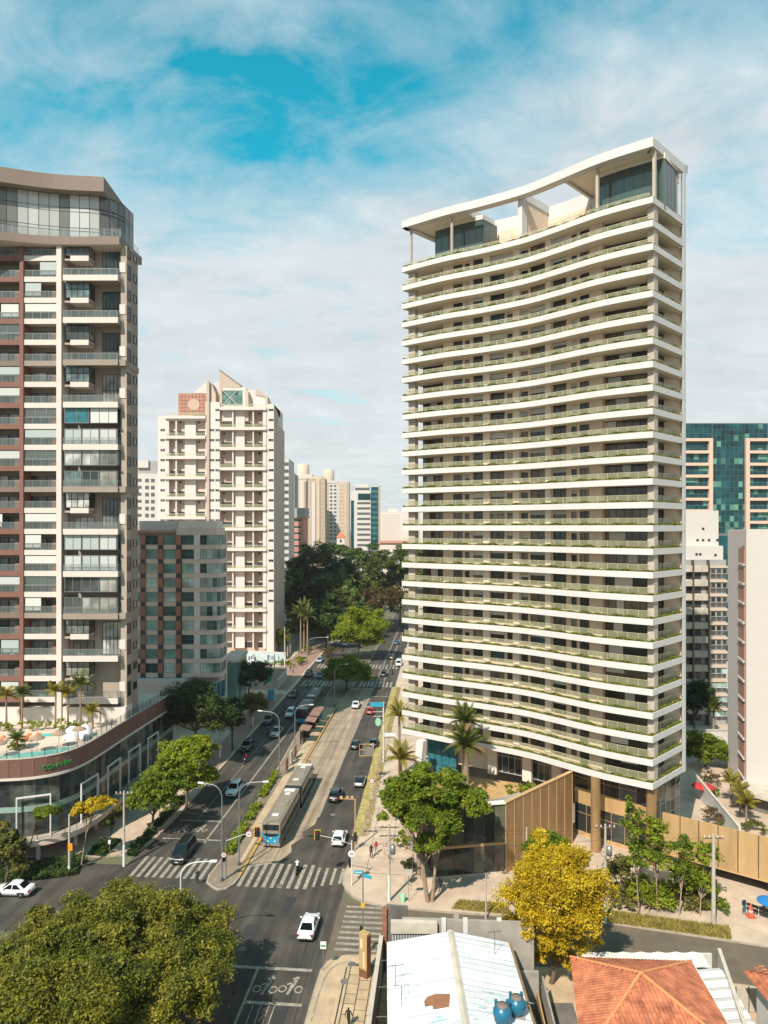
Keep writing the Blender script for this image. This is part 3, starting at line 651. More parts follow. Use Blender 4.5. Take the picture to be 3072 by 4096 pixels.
# kerb line and concrete apron details on the near pavement
ap = MB(); ap.ribbon(AP((58.5, -11.0), (62, -10.95), (64.2, -10.8), (65.6, -10.45), (66.4, -9.8), (66.9, -8.7)), 0, .16, .150, .158, 'road_paint')
ap.ribbon(AP((30, -8.95), (66, -9.0)), 0, .12, .150, .156, 'asphalt_patch')
for t0 in (-9.2, -6.4, -3.6): ap.ribbon(AP((80.5 if t0 > -9 else 84, t0), (104, t0-.1)), 0, .05, .150, .155, 'joint')
for s0 in range(84, 150, 4): ap.ribbon(AP((s0, -9.2), (s0, -4.0)), 0, .045, .156, .159, 'joint')
struct('pavement_line', ap)
# paving slabs of the near pavement, each its own piece
pv = [o for o in COL.objects if o.name == 'pavement.001'][0]
struct('paving_bed', MB().sheet(AP((40.5, -8.75), (66.6, -8.75), (66.6, -4.4), (40.5, -4.4)), PZ+.0075, 'joint'))
tiles = [MB().box(-.61, .61, -.475, .475, 0, .028+.006*i, 'tile').mesh('paving_slab') for i in range(3)]
for c, t in enumerate((-8.15, -7.1, -6.05, -5.0)):
    for i in range(19):
        s = 41.6+i*1.33+(c % 2)*.6
        if s > 66: continue
        x, y = A(s, t); place('paving_slab', R.choice(tiles), pv, (x, y, PZ+.002), (R.uniform(-.006, .006), R.uniform(-.006, .006), AV+R.uniform(-.012, .012)))
for c, t in enumerate((-9.75,)):
    for i in range(16):
        s = 41+i*1.33; x, y = A(s, t)
        if s < 61: place('paving_slab', tiles[0], pv, (x, y, PZ-.006), (0, 0, AV), (1, .55, 1))
for s, t in ((66.4, -8.6), (63.9, -8.95)):
    x, y = A(s, t); mh = MB().lathe([(.42, 0), (.42, .02), (.36, .025), (.34, .018), (.1, .018)], 'concrete_dark', 18); o = mh.build('manhole_cover'); o.location = (x, y, PZ+.004)
    tag(o, 'dark round manhole cover '+('next to the kerb bend by the thin signpost' if s > 65 else 'nearer the bottom edge on the smooth pavement'), 'manhole cover')
# verges
vg = struct('verge', MB().ribbon(AP((94, -11.05), (135, -11.5), (182, -12.0)), 0, 1.15, PZ+.001, PZ+.03, 'dry_grass') .sheet([(7.4, 76.6), (13.8, 75.4), (13.5, 77.6), (8.3, 78.3)], PZ+.02, 'dry_grass').sheet([(15.2, 75.3), (19.5, 74.8), (18, 76.6)], PZ+.02, 'dry_grass').sheet([(20.4, 74.9), (35.2, 70.9), (36, 73.0), (20.6, 77.2)], PZ+.02, 'dry_grass'))
def grass(name, label, poly, n, size, m, seed, z=PZ, kind='stuff'):
    g = np.random.default_rng(seed); P = np.array(poly); lo, hi = P.min(0), P.max(0); pts = []
    while len(pts) < n:
        q = lo+(hi-lo)*g.random(2); inside = False; j = len(P)-1
        for i in range(len(P)):
            if (P[i][1] > q[1]) != (P[j][1] > q[1]) and q[0] < (P[j][0]-P[i][0])*(q[1]-P[i][1])/(P[j][1]-P[i][1])+P[i][0]: inside = not inside
            j = i
        if inside: pts.append(q)
    pts = np.array(pts); ns = len(pts); a = g.random(ns)*6.28; w = np.stack([np.cos(a), np.sin(a), np.zeros(ns)], 1)*(size*.22); h = size*(.5+g.random(ns))
    b = np.column_stack([pts, np.full(ns, z)]); tp = b+np.column_stack([g.normal(size=(ns, 2))*size*.35, h])
    V = np.empty((ns, 4, 3)); V[:, 0] = b-w; V[:, 1] = b+w; V[:, 2] = tp+w*.4; V[:, 3] = tp-w*.4
    o = bpy.data.objects.new(name, quads(name, V.reshape(-1, 3), ns, m)); COL.objects.link(o); return tag(o, label, 'grass', kind='stuff')
grass('verge_grass', 'dry yellow grass along the kerb of the avenue', AP((94, -11), (135, -11.4), (182, -11.9), (182, -10.8), (135, -10.3), (94, -9.95)), 6000, .16, 'leaf_grass', 3)
grass('verge_grass', 'dry yellow grass round the forked tree at the corner', [(7.4, 76.6), (13.8, 75.4), (13.5, 77.6), (8.3, 78.3)], 2200, .22, 'leaf_grass', 4)
grass('verge_grass', 'yellow grass strip under the young trees by the side street', [(20.4, 74.9), (35.2, 70.9), (36, 73.0), (20.6, 77.2)], 6500, .26, 'leaf_grass', 5)
grass('verge_grass', 'small wedge of dry grass beside the concrete driveway', [(15.2, 75.3), (19.5, 74.8), (18, 76.6)], 600, .35, 'leaf_grass', 6)

# ---------------------------------------------------------------- the white curved tower
FR = spline([(2.8, 109.3), (9.1, 104.75), (14.0, 101.9), (19.5, 98.1), (23.1, 94.5), (26.7, 90.6), (29.4, 88.25), (32.9, 85.7)], 6)
CR, EN = FR[-1], (39.4, 92.1); DV = (6.5, 6.4)
BK = [(x+DV[0], y+DV[1]) for x, y in FR]
PIT = 2.878; NF = 26; ZT0 = 10.5                                   # top of the lowest fascia, pitch, slabs
tw = thing('apartment_tower', 'tall white apartment tower with a wavy front of planted balcony bands', 'apartment tower', (20, 98, 0))
OUT = FR+[EN]+BK[::-1][1:]
def at_u(u, off, pts=FR):
    """point of the front (inset by off) that lies on the sight line surveyed at column u"""
    q = offset(pts, off); k = (u-1536)/FP
    for a, b in zip(q, q[1:]):
        fa, fb = a[0]-k*a[1], b[0]-k*b[1]
        if fa <= 0 <= fb: t = fa/(fa-fb); return lerp(a, b, t)
    return q[0] if q[0][0]-k*q[0][1] > 0 else q[-1]
EDGE = FR+[EN]
# one storey, built once and then copied up the tower (parts share mesh data)
fl = MB()
fl.prism(OUT, -.76, -.50, 'white_soffit', 'tower_stone', 'white_soffit')
fl.ribbon(EDGE, -.02, .16, -.77, 0.0, 'white_render'); fl.ribbon(EDGE, .16, .62, -.49, -.10, 'planter_soil'); fl.ribbon(EDGE, .62, .70, -.49, .02, 'white_render')
fl.ribbon([BK[0], FR[0]], -.02, .14, -.77, 0, 'white_render')
m_slab = fl.mesh('floor_slab')
WO, GO = 1.75, 3.6
wl_ = MB()
walls = [(1779, 1813), (1850, 1860), (1878, 1893), (1931, 1963), (2018, 2029), (2050, 2085), (2112, 2122), (2180, 2212), (2265, 2285), (2307, 2319), (2357, 2400)]
for a, b in walls: wl_.wallseg(at_u(a, WO), at_u(b, WO), 0, .35, -.5, 2.11, 'tower_stone')
wins = [(1860, 1878, 1.25, .30), (1893, 1931, .95, .0), (1963, 2018, .9, .0), (2029, 2050, 1.25, .3), (2085, 2112, 1.1, .3), (2122, 2180, .9, 0), (2212, 2265, .55, 0), (2285, 2307, 1.2, .3)]
for a, b, sill, lint in wins:
    p, q = at_u(a, WO), at_u(b, WO); wl_.wallseg(p, q, 0, .35, -.5, -.5+sill, 'tower_stone')
    if lint: wl_.wallseg(p, q, 0, .35, 2.11-lint, 2.11, 'tower_stone')
for a, b in ((1813, 1850), (2319, 2357)): wl_.wallseg(at_u(a, WO), at_u(b, WO), .05, .35, 1.9, 2.11, 'tower_stone')
pL, pR = at_u(1779, WO), at_u(2400, WO)
wl_.wallseg(pL, (pL[0]+1.6, pL[1]+2.0), 0, .3, -.5, 2.11, 'tower_stone'); wl_.wallseg((pR[0]+1.3, pR[1]+1.6), pR, 0, .3, -.5, 2.11, 'tower_stone')
wl_.wallseg((36.9, 92.25), (39.25, 92.5), 0, .3, -.5, 2.11, 'tower_stone')
core = offset(FR, 4.6); cp = [p for p in core if p[0] > 9 and p[0] < 33.2]
wl_.prism(cp+[(34.2, 90.3), (37.2, 93.6), (39.0, 96.6), (12.5, 113.5)], -.5, 2.11, 'balcony_back')
m_wall = wl_.mesh('wall')
m_pil = [MB().wallseg(at_u(a, WO-.35), at_u(b, WO-.35), 0, .34, -.5, 2.11, 'tower_pillar').mesh('pillar') for a, b in ((1933, 1958), (2052, 2077), (2180, 2202))]
m_colr = MB().wallseg(at_u(2590, .85), at_u(2624, .72), 0, 1.1, -.5, 2.11, 'tower_column').mesh('column')
m_coll = MB().wallseg(at_u(1634, .8), at_u(1660, .8), 0, .9, -.5, 2.11, 'tower_column').mesh('column')
m_fin = MB().prism([(EN[0]-.25, EN[1]-.22), (EN[0]+.03, EN[1]-.03), (EN[0]+.5, EN[1]+.42), (EN[0]-.1, EN[1]+.6)], -.81, 2.11, 'white_render').mesh('fin')
def window_mesh(a, b, z0, z1, nm, glass, rec=.12, frame='dark_frame', name='window', bar=None):
    L = math.hypot(b[0]-a[0], b[1]-a[1]); mb = MB()
    def loc(x, off): return (a[0]+(b[0]-a[0])*x/L-(b[1]-a[1])/L*off, a[1]+(b[1]-a[1])*x/L+(b[0]-a[0])/L*off)
    mb.wallseg(loc(0, 0), loc(L, 0), rec+.05, rec+.1, z0, z1, glass)
    fw = .05
    for i in range(nm+1):
        x = min(max(L*i/nm, fw/2), L-fw/2); mb.wallseg(loc(x-fw/2, 0), loc(x+fw/2, 0), rec, rec+.12, z0, z1, frame)
    for z in (z0, z1-fw)+((bar,) if bar else ()): mb.wallseg(loc(0, 0), loc(L, 0), rec+.005, rec+.115, z, z+fw, frame)
    return mb.mesh(name)
m_win = [window_mesh(at_u(a, WO), at_u(b, WO), -.5+s, 2.11-l, max(1, int((b-a)/24)), 'tower_glass') for a, b, s, l in wins]
m_win += [window_mesh(at_u(a, WO), at_u(b, WO), -.48, 1.9, 2, 'tower_glass', name='balcony_door') for a, b in ((1813, 1850), (2319, 2357))]
gl = [at_u(1690, GO), at_u(1779, GO)]
m_win.append(window_mesh(gl[0], gl[1], -.48, 2.05, 4, 'living_glass', name='sliding_glazing'))
gr = [at_u(2402, 2.5), at_u(2592, 3.0)]
m_win.append(window_mesh(gr[0], gr[1], -.48, 2.05, 6, 'living_glass', name='sliding_glazing'))
ga, gb = gr[1], (EN[0]-2.3, EN[1]+.4)
m_win.append(window_mesh((ga[0]+.1, ga[1]), gb, -.48, 2.05, 4, 'living_glass', name='sliding_glazing'))
win_names = ['window']*8+['balcony_door']*2+['sliding_glazing']*3
# railing: posts and rail in one part, panes as sub-parts
RO = .78
rp = offset(EDGE, RO)[:]
def along(pts):
    d = [0]
    for a, b in zip(pts, pts[1:]): d.append(d[-1]+math.hypot(b[0]-a[0], b[1]-a[1]))
    return d
def walk(pts, s):
    d = along(pts)
    for i in range(len(pts)-1):
        if s <= d[i+1] or i == len(pts)-2: return lerp(pts[i], pts[i+1], (s-d[i])/max(1e-6, d[i+1]-d[i]))
LT = along(rp)[-1]; LC = along(rp)[-2]
post_s = [i*LC/29 for i in range(30)]+[LC+(LT-LC)*i/8 for i in range(1, 9)]
rm = MB(); rm.ribbon(rp, -.03, .03, .86, .91, 'rail_metal')
for s in post_s:
    x, y = walk(rp, s); rm.box(x-.035, x+.035, y-.035, y+.035, -.08, .88, 'rail_metal')
m_rail = rm.mesh('railing')
panes = []
for a, b in zip(post_s, post_s[1:]):
    p, q = walk(rp, a+.06), walk(rp, b-.06); panes.append(MB().add([(*p, .0), (*q, .0), (*q, .85), (*p, .85)], [(0, 1, 2, 3)], 'rail_glass'))
near = list(range(26, 37))
m_panes = {i: panes[i].mesh('glass_pane') for i in near}
rest = MB()
for i, p in enumerate(panes):
    if i not in near: rest.add(p.v, p.f, 'rail_glass')
m_rest = rest.mesh('glass_panes')
eo = offset(EDGE, .30)
m_hedge = [hedge_mesh('planter_hedge', eo, .40, -.06, .42 if k else .36, 150, .14, 'leaf_planter', 40+k) for k in range(4)]
WM = Matrix.Translation((20, 98, 0)).inverted()
def wpart(name, me, z, par=None):
    o = bpy.data.objects.new(name, me); COL.objects.link(o); o.parent = par or tw; o.location = (0, 0, z)
    if par is None: o.matrix_parent_inverse = WM
    return o
RB = random.Random(5)
for k in range(NF):
    z = ZT0+k*PIT; top = k == NF-1
    wpart('floor_slab', m_slab, z); h = wpart('planter_hedge', m_hedge[k % 4], z); h['kind'] = 'stuff'
    r_ = wpart('railing', m_rail, z)
    for i in near: wpart('glass_pane', m_panes[i], 0, r_)
    o = wpart('glass_panes', m_rest, 0, r_); o['kind'] = 'stuff'
    if top: continue
    wpart('wall', m_wall, z); [wpart('pillar', q_, z) for q_ in m_pil]; wpart('column', m_colr, z); wpart('column', m_coll, z); wpart('fin', m_fin, z)
    for nme, me in zip(win_names, m_win):
        wpart(nme, me, z)
    q_ = RB.random()
    if q_ < .75:
        f0 = RB.uniform(0, .6); f1 = f0+RB.uniform(.15, .4); p, q = lerp(gr[0], gr[1], f0), lerp(gr[0], gr[1], f1); h = RB.choice((0, .9, 1.4))
        wpart('curtain', MB().wallseg(p, q, .02, .05, -.45+h, 2.0, 'blind').mesh('curtain'), z)
    if q_ > .45:
        f0 = RB.uniform(0, .5); p, q = lerp(gl[0], gl[1], f0), lerp(gl[0], gl[1], f0+.3); wpart('curtain', MB().wallseg(p, q, .02, .05, -.45, 2.0, 'blind').mesh('curtain'), z)
    for a, b, sill, lint in RB.sample(wins, 3):
        p, q = at_u(a, WO), at_u(b, WO); h = RB.uniform(.3, .9); wpart('blind', MB().wallseg(p, q, .09, .11, 2.06-lint-h, 2.06-lint, 'blind').mesh('blind'), z)
# penthouse and roof canopy of the white tower
ZD = ZT0+25*PIT; ZC0, ZC1 = 88.55, 89.7
pc = MB()
pc.ribbon(EDGE, -.05, 1.3, ZC0, ZC1, 'white_render')
pc.ribbon([EN, BK[-1]], 0, .8, ZC0, ZC1, 'white_render')
pc.ribbon([BK[0], FR[0]], -.05, .8, ZC0, ZC1, 'white_render')
def sub(u0, u1, n=10): return [at_u(u0+(u1-u0)*i/n, 1.2) for i in range(n+1)]
L0 = [offset(FR, 1.2)[0]]+[p for p in offset(FR, 1.2)[1:] if p[0] < 12.4]
R0 = [p for p in offset(FR, 1.2) if p[0] > 24.2]
for pts in (L0, R0):
    poly = pts+[(x+5.0, y+5.0) for x, y in pts[::-1]]
    pc.prism(poly, ZC0+.35, ZC1-.25, 'white_render', None, 'white_soffit')
for pts, k in ((L0, -1), (R0, 0)):
    a = pts[k]; b = (a[0]+5.2, a[1]+5.2); pc.wallseg(a, b, -.2, .2, ZC0, ZC1-.02, 'white_render')
cm = at_u(2085, 1.2); pc.wallseg(cm, (cm[0]+5.2, cm[1]+5.2), -.25, .25, ZC0+.02, ZC1-.03, 'white_render')
pc.ribbon([(x+5.0, y+5.0) for x, y in offset(FR, 1.2)], -.15, .25, ZC0-1.6, ZC1-.02, 'white_render')
pc.build('roof_canopy', tw, True)
bw = MB(); bwl = [p for p in [(x+4.8, y+4.8) for x, y in offset(FR, 1.2)] if 15.5 < p[0] < 30]
bw.ribbon(bwl, 0, .3, ZD-.5, ZC0-.9, 'tower_stone'); bw.build('stair_core', tw, True)
for u, w, m in ((1645, .42, 'tower_column'), (1808, .42, 'tower_column'), (2390, .5, 'tower_column'), (2618, .55, 'tower_column')):
    x, y = at_u(u, 1.0); MB().prism([(x-w/2, y), (x, y-w/2), (x+w/2, y), (x, y+w/2)], ZD-.5, ZC0, m).build('column', tw, True)
x, y = at_u(2080, 1.0); MB().wallseg((x, y), (x+.9, y+.9), -.35, .35, ZD-.5, ZC0, 'white_render').wallseg((x+.9, y+.9), (x+5, y+5), -.2, .2, ZD-.5, ZC0, 'tower_stone').build('fin', tw, True)
def glazed(pts, z0, z1, n, glass, par, name='glazing', frame='bronze_frame', bars=(), panes=True, back=None):
    """curtain wall along a plan polyline; frame one part, each pane a sub-part"""
    L = along(pts)[-1]; fr = MB(); S = [L*i/n for i in range(n+1)]
    for s in S:
        p = walk(pts, max(0, s-.03)); q = walk(pts, min(L, s+.03)); fr.wallseg(p, q, -.04, .12, z0, z1, frame)
    for z in (z0, z1-.06)+tuple(bars): fr.ribbon(pts, -.03, .11, z, z+.06, frame)
    f = fr.build(name, par, True)
    for a, b in zip(S, S[1:]):
        p, q = walk(pts, a+.03), walk(pts, b-.03)
        o = MB().add([(*p, z0+.06), (*q, z0+.06), (*q, z1-.06), (*p, z1-.06)], [(0, 1, 2, 3)], glass).build('pane', f)
    return f
pl = offset(FR, 3.4)
glazed([p for p in pl if 7.2 < p[0] < 15.4][::2], ZD-.45, ZC0-.3, 7, 'sky_glass', tw)
a = [p for p in pl if 7.2 < p[0] < 15.4]; glazed([(a[0][0]+2.5, a[0][1]+2.5), a[0]], ZD-.45, ZC0-.3, 2, 'sky_glass', tw); glazed([a[-1], (a[-1][0]+2.5, a[-1][1]+2.5)], ZD-.45, ZC0-.3, 2, 'sky_glass', tw)
b = [p for p in pl if 28.4 < p[0] < 40]; b2 = b[:-1]+[(36.0, 88.6)]
b2 = [p for p in offset(FR, 3.0) if p[0] > 28.2]; b2[-1] = (35.2, 87.9); e2 = (38.3, 91.4)
glazed(b2[::2]+([] if len(b2) % 2 else [b2[-1]]), ZD-.45, ZC0-.3, 7, 'sky_glass', tw); glazed([b2[-1], e2], ZD-.45, ZC0-.3, 4, 'sky_glass', tw); glazed([(b2[0][0]+2.6, b2[0][1]+2.6), b2[0]], ZD-.45, ZC0-.3, 2, 'sky_glass', tw)
hd = MB()
for q in (a, b2): hd.ribbon(q, -.1, .5, ZC0-.3, ZC0+.36, 'white_soffit')
hd.ribbon([b2[-1], e2], -.1, .4, ZC0-.3, ZC0+.36, 'white_soffit')
rr0 = [(x+3.4, y+3.4) for x, y in a]; hd.ribbon(rr0, 0, .2, ZD-.45, ZC0, 'balcony_back')
rr1 = [(x+3.0, y+3.2) for x, y in b2]; hd.ribbon(rr1, 0, .2, ZD-.45, ZC0, 'balcony_back'); hd.build('bulkhead', tw, True)['kind'] = 'stuff'
MB().prism([(EN[0]-.25, EN[1]-.22), (EN[0]+.03, EN[1]-.03), (EN[0]+.5, EN[1]+.42), (EN[0]-.1, EN[1]+.6)], ZD-.8, ZC0, 'white_render').build('fin', tw, True)
# base of the tower: bronze columns, lobby glazing, slanted white leg
x, y = G(2383, 3416, 0); 
for (x, y) in ((27.3, 90.3), at_u(2606, 1.3)): MB().lathe([(.62, 0), (.62, ZT0-.7)], 'bronze_panel', 20, (x, y)).build('column', tw, True)
lb = [at_u(2300+ (2600-2300)*i/6, 3.2) for i in range(7)]; lb[-1] = at_u(2596, 2.2)
glazed(lb, 6.4, ZT0-.8, 5, 'window_dark', tw, 'lobby_glazing', 'bronze_seam', (7.9,))
MB().ribbon(lb, -.05, .4, 4.4, 6.4, 'bronze_panel_light').ribbon(lb, -.05, .2, 0, .6, 'bronze_panel_light').build('spandrel', tw, True)
glazed(lb, .6, 4.4, 6, 'window_dark', tw, 'lobby_glazing', 'bronze_seam', (3.1,))
rg = [(34.0, 87.6), (38.9, 92.1)]
glazed(rg, 3.5, ZT0-.82, 5, 'living_glass', tw, 'stair_glazing', 'galv', (5.2, 6.8, 8.2))
MB().ribbon(rg, .05, .3, 0, 3.5, 'concrete_dark').ribbon([(38.9, 92.1), (41.0, 98)], 0, .3, 0, ZT0-.8, 'office_glass').build('base_wall', tw, True)
ll = [at_u(1700+i*70, 3.6) for i in range(9)]
MB().ribbon(ll, .2, .5, 5.4, ZT0-.8, 'tower_stone').build('lobby_wall', tw, True)
for u0, u1 in ((1795, 1850),): pass
glazed([at_u(1985, 3.55), at_u(2085, 3.55)], 5.6, ZT0-.85, 4, 'tower_glass', tw, 'lobby_glazing', 'pole_white', (8.0,))
glazed([at_u(2130, 3.55), at_u(2200, 3.55)], 5.6, ZT0-.85, 3, 'tower_glass', tw, 'lobby_glazing', 'pole_white', (8.0,))
for u in (1968, 2107, 2225): p, q = at_u(u-18, 2.6), at_u(u+18, 2.6); MB().wallseg(p, q, 0, .6, 5.3, ZT0-.8, 'tower_pillar').build('pillar', tw, True)
p, q = at_u(1712, 3.0), at_u(1826, 3.0); glazed([p, q], .3, ZT0-1.2, 4, 'teal_glass', tw, 'lobby_glazing', 'dark_frame', (5.0,))
MB().add([(3.9, 105.2, 0), (4.9, 104.9, 0), (5.5, 105.3, 0), (4.5, 106.2, 0), (4.9, 105.6, ZT0-.8), (5.9, 105.2, ZT0-.8), (6.5, 105.8, ZT0-.8), (5.5, 106.5, ZT0-.8)], [(0, 3, 2, 1), (4, 5, 6, 7), (0, 1, 5, 4), (1, 2, 6, 5), (2, 3, 7, 6), (3, 0, 4, 7)], 'white_render').build('leg', tw, True)
cb = offset(FR, 6.2); MB().ribbon([p for p in cb if 9 < p[0] < 36], 0, .3, 0, ZT0-.8, 'balcony_back').build('base_wall', tw, True)

# ---------------------------------------------------------------- bronze pavilion in front of the tower
F0, F1, F2 = (4.3, 82.6), (14.6, 84.4), (24.9, 92.6); BL = (5.2, 93.5)
pv_ = thing('pavilion', 'low bronze-clad pavilion with a glass front and roof terrace before the white tower', 'pavilion', (13, 88, 0))
n = 8
L = along([F1, F2])[-1]
for i in range(n):
    p, q = lerp(F1, F2, i/n+.004), lerp(F1, F2, (i+1)/n-.004); z0, z1 = 8.6+.9*i/n, 8.6+.9*(i+1)/n
    nx, ny = -(F2[1]-F1[1])/L*.25, (F2[0]-F1[0])/L*.25
    v = [(*p, 0), (*q, 0), (q[0]+nx, q[1]+ny, 0), (p[0]+nx, p[1]+ny, 0), (*p, z0), (*q, z1), (q[0]+nx, q[1]+ny, z1), (p[0]+nx, p[1]+ny, z0)]
    MB().add(v, [(0, 3, 2, 1), (4, 5, 6, 7), (0, 1, 5, 4), (1, 2, 6, 5), (2, 3, 7, 6), (3, 0, 4, 7)], 'bronze_panel').build('cladding_panel', pv_, True)
sm = MB()
for i in range(n+1):
    p = lerp(F1, F2, max(.002, min(.998, i/n))); q = lerp(F1, F2, max(.002, min(.998, i/n))+.006); sm.wallseg(p, q, -.05, .1, 0, 8.55+.9*i/n, 'bronze_seam')
sm.wallseg(F1, lerp(F1, F2, .01), -.12, .2, 0, 8.72, 'bronze_seam')
v = []
for (p, z) in ((F1, 8.6), (F2, 9.5)):
    for o in (-.08, .4): v += [(p[0]-(F2[1]-F1[1])/L*o, p[1]+(F2[0]-F1[0])/L*o, z+.01), (p[0]-(F2[1]-F1[1])/L*o, p[1]+(F2[0]-F1[0])/L*o, z+.12)]
sm.add(v, [(0, 4, 5, 1), (1, 5, 7, 3), (3, 7, 6, 2), (0, 2, 6, 4), (0, 1, 3, 2), (4, 6, 7, 5)], 'bronze_seam'); sm.build('seam_strip', pv_, True)
glazed([F0, F1], 4.0, 8.6, 8, 'living_glass', pv_, 'upper_glazing', 'bronze_frame')
glazed([F0, F1], .5, 3.7, 8, 'tower_glass', pv_, 'lower_glazing', 'bronze_frame')
MB().ribbon([F0, F1], -.06, .3, 3.7, 4.0, 'bronze_panel_light').ribbon([F0, F1], -.2, .6, 8.6, 8.78, 'white_soffit').ribbon([F0, F1], -.02, .2, 0, .5, 'concrete_light').ribbon([F0, F1], 1.9, 2.1, 0.1, 8.4, 'balcony_back').build('fascia', pv_, True)
MB().ribbon([BL, F0], 0, .3, 0, 8.6, 'bronze_panel_light').build('side_wall', pv_, True)
MB().prism([(F0[0]+.3, F0[1]+.3), (F1[0]-.3, F1[1]+.4), (F2[0]-.8, F2[1]+.3), (19, 99.5), (8, 103.8), (BL[0]+.4, BL[1])], 5.2, 5.55, 'concrete', 'gold_soil').build('roof_terrace', pv_, True)
MB().prism([(13.8, 86.2), (18.6, 90.2), (17.6, 91.4), (12.4, 88.0)], 7.1, 7.3, 'concrete', 'concrete').build('roof_slab', pv_, True)

# ---------------------------------------------------------------- bronze screen wall to the right
S0, S1 = (34.3, 86.4), (49.5, 74.7)
sw = thing('screen_wall', 'long golden panel wall hung above the garage entrance right of the white tower', 'wall', (42, 80.5, 0))
n = 9
for i in range(n):
    p, q = lerp(S0, S1, i/n+.003), lerp(S0, S1, (i+1)/n-.003); MB().wallseg(p, q, 0, .3, 1.75, 6.7, 'bronze_panel_light').build('cladding_panel', sw, True)
MB().wallseg(S0, S1, .06, .26, 1.8, 6.65, 'bronze_frame').wallseg(S0, S1, -.06, .02, 1.66, 1.80, 'bronze_seam').build('frame', sw, True)
bs = thing('garage_entrance', 'shaded garage entrance with a sloped ramp under the golden wall', 'garage entrance', (42, 84, 0))
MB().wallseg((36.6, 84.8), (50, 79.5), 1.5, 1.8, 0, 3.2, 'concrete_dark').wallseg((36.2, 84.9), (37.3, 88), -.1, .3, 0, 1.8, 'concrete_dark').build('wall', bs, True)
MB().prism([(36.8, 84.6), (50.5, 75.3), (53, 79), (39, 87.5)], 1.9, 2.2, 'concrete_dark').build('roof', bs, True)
MB().box(43.9, 44.6, 80.4, 80.6, .14, 1.7, 'black_plastic').build('door', bs, True)
MB().tube([(44.9, 78.9, .1), (44.9, 78.9, 1.7)], .06, 'galv', 8).build('post', bs, True)
# ---------------------------------------------------------------- facade helper: boxes measured on a frontal facade at distance Y
def fx(u, Y): return (u-1536)/FP*Y
def fz(v, Y): return CAMH+(HZ-v)/FP*Y
def fb(mb, Y, u0, v0, u1, v1, d0, d1, m): return mb.box(fx(u0, Y), fx(u1, Y), Y+d0, Y+d1, min(fz(v0, Y), fz(v1, Y)), max(fz(v0, Y), fz(v1, Y)), m)
_wc = {}
def win_mesh(w, h, nm, glass, frame='dark_frame', bar=0.0, d=.10, fw=.06):
    k = (round(w, 2), round(h, 2), nm, glass, frame, bar)
    if k not in _wc:
        mb = MB().box(0, w, d*.6, d*.8, 0, h, glass)
        for i in range(nm+1):
            x = min(max(w*i/nm, fw/2), w-fw/2); mb.box(x-fw/2, x+fw/2, 0, d*.9, .002, h-.002, frame)
        mb.box(0, w, .003, d*.88, 0, fw, frame).box(0, w, .003, d*.88, h-fw, h, frame)
        if bar: mb.box(0, w, .004, d*.87, h*bar, h*bar+fw, frame)
        _wc[k] = mb.mesh('window')
    return _wc[k]
def wat(par, me, x, y, z, name='window', rz=0.0):
    l = par.location; return place(name, me, par, (x-l[0], y-l[1], z-l[2]), (0, 0, rz))

# ---------------------------------------------------------------- left brown and cream tower
YL = 105.0
lt = thing('apartment_tower', 'brown and cream apartment tower with stacked balconies and a glazed crown at the left', 'apartment tower', (-50, 112, 0))
def lx(u): return fx(u, YL)
PL = 3.15; ks = list(range(-15, 7)); zk = lambda k: 63.7+PL*k
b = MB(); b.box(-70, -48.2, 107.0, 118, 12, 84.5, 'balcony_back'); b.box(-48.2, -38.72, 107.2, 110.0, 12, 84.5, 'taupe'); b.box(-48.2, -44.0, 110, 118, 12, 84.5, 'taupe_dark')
b.build('core_wall', lt, True)
MB().box(-54.55, -53.98, 104.75, 107.1, 12.2, 84.2, 'brown_red').build('pilaster', lt, True)
MB().box(-60.6, -60.0, 104.75, 107.1, 12.2, 84.2, 'brown_red').build('pilaster', lt, True)
MB().box(-48.95, -48.2, 104.55, 107.3, 12.2, 84.2, 'cream').build('pilaster', lt, True)
MB().box(-39.6, -38.7, 105.3, 107.25, 12.2, 84.2, 'taupe').build('corner_wall', lt, True)
MB().box(-48.0, -38.6, 104.6, 107.3, 12.1, 15.0, 'cream').box(-54.0, -48.9, 104.65, 107.3, 12.1, 14.9, 'cream').box(-70, -54.5, 104.66, 107.3, 12.1, 14.8, 'cream').build('base_wall', lt, True)
par_m = {}
def boxmesh(name, w, d, h, m):
    k = (name, w, d, h, m)
    if k not in par_m: par_m[k] = MB().box(0, w, 0, d, 0, h, m).mesh(name)
    return par_m[k]
def railm(w, n, h=.95, g='rail_glass_grey'):
    k = ('rail', w, n, h, g)
    if k not in par_m:
        mb = MB().box(0, w, -.02, .03, h, h+.05, 'galv')
        for i in range(n+1): mb.box(w*i/n-.02, w*i/n+.02, -.03, .04, 0, h, 'galv')
        mb.add([(0, 0, 0), (w, 0, 0), (w, 0, h), (0, 0, h)], [(0, 1, 2, 3)], g); par_m[k] = mb.mesh('railing')
    return par_m[k]
rl = random.Random(21)
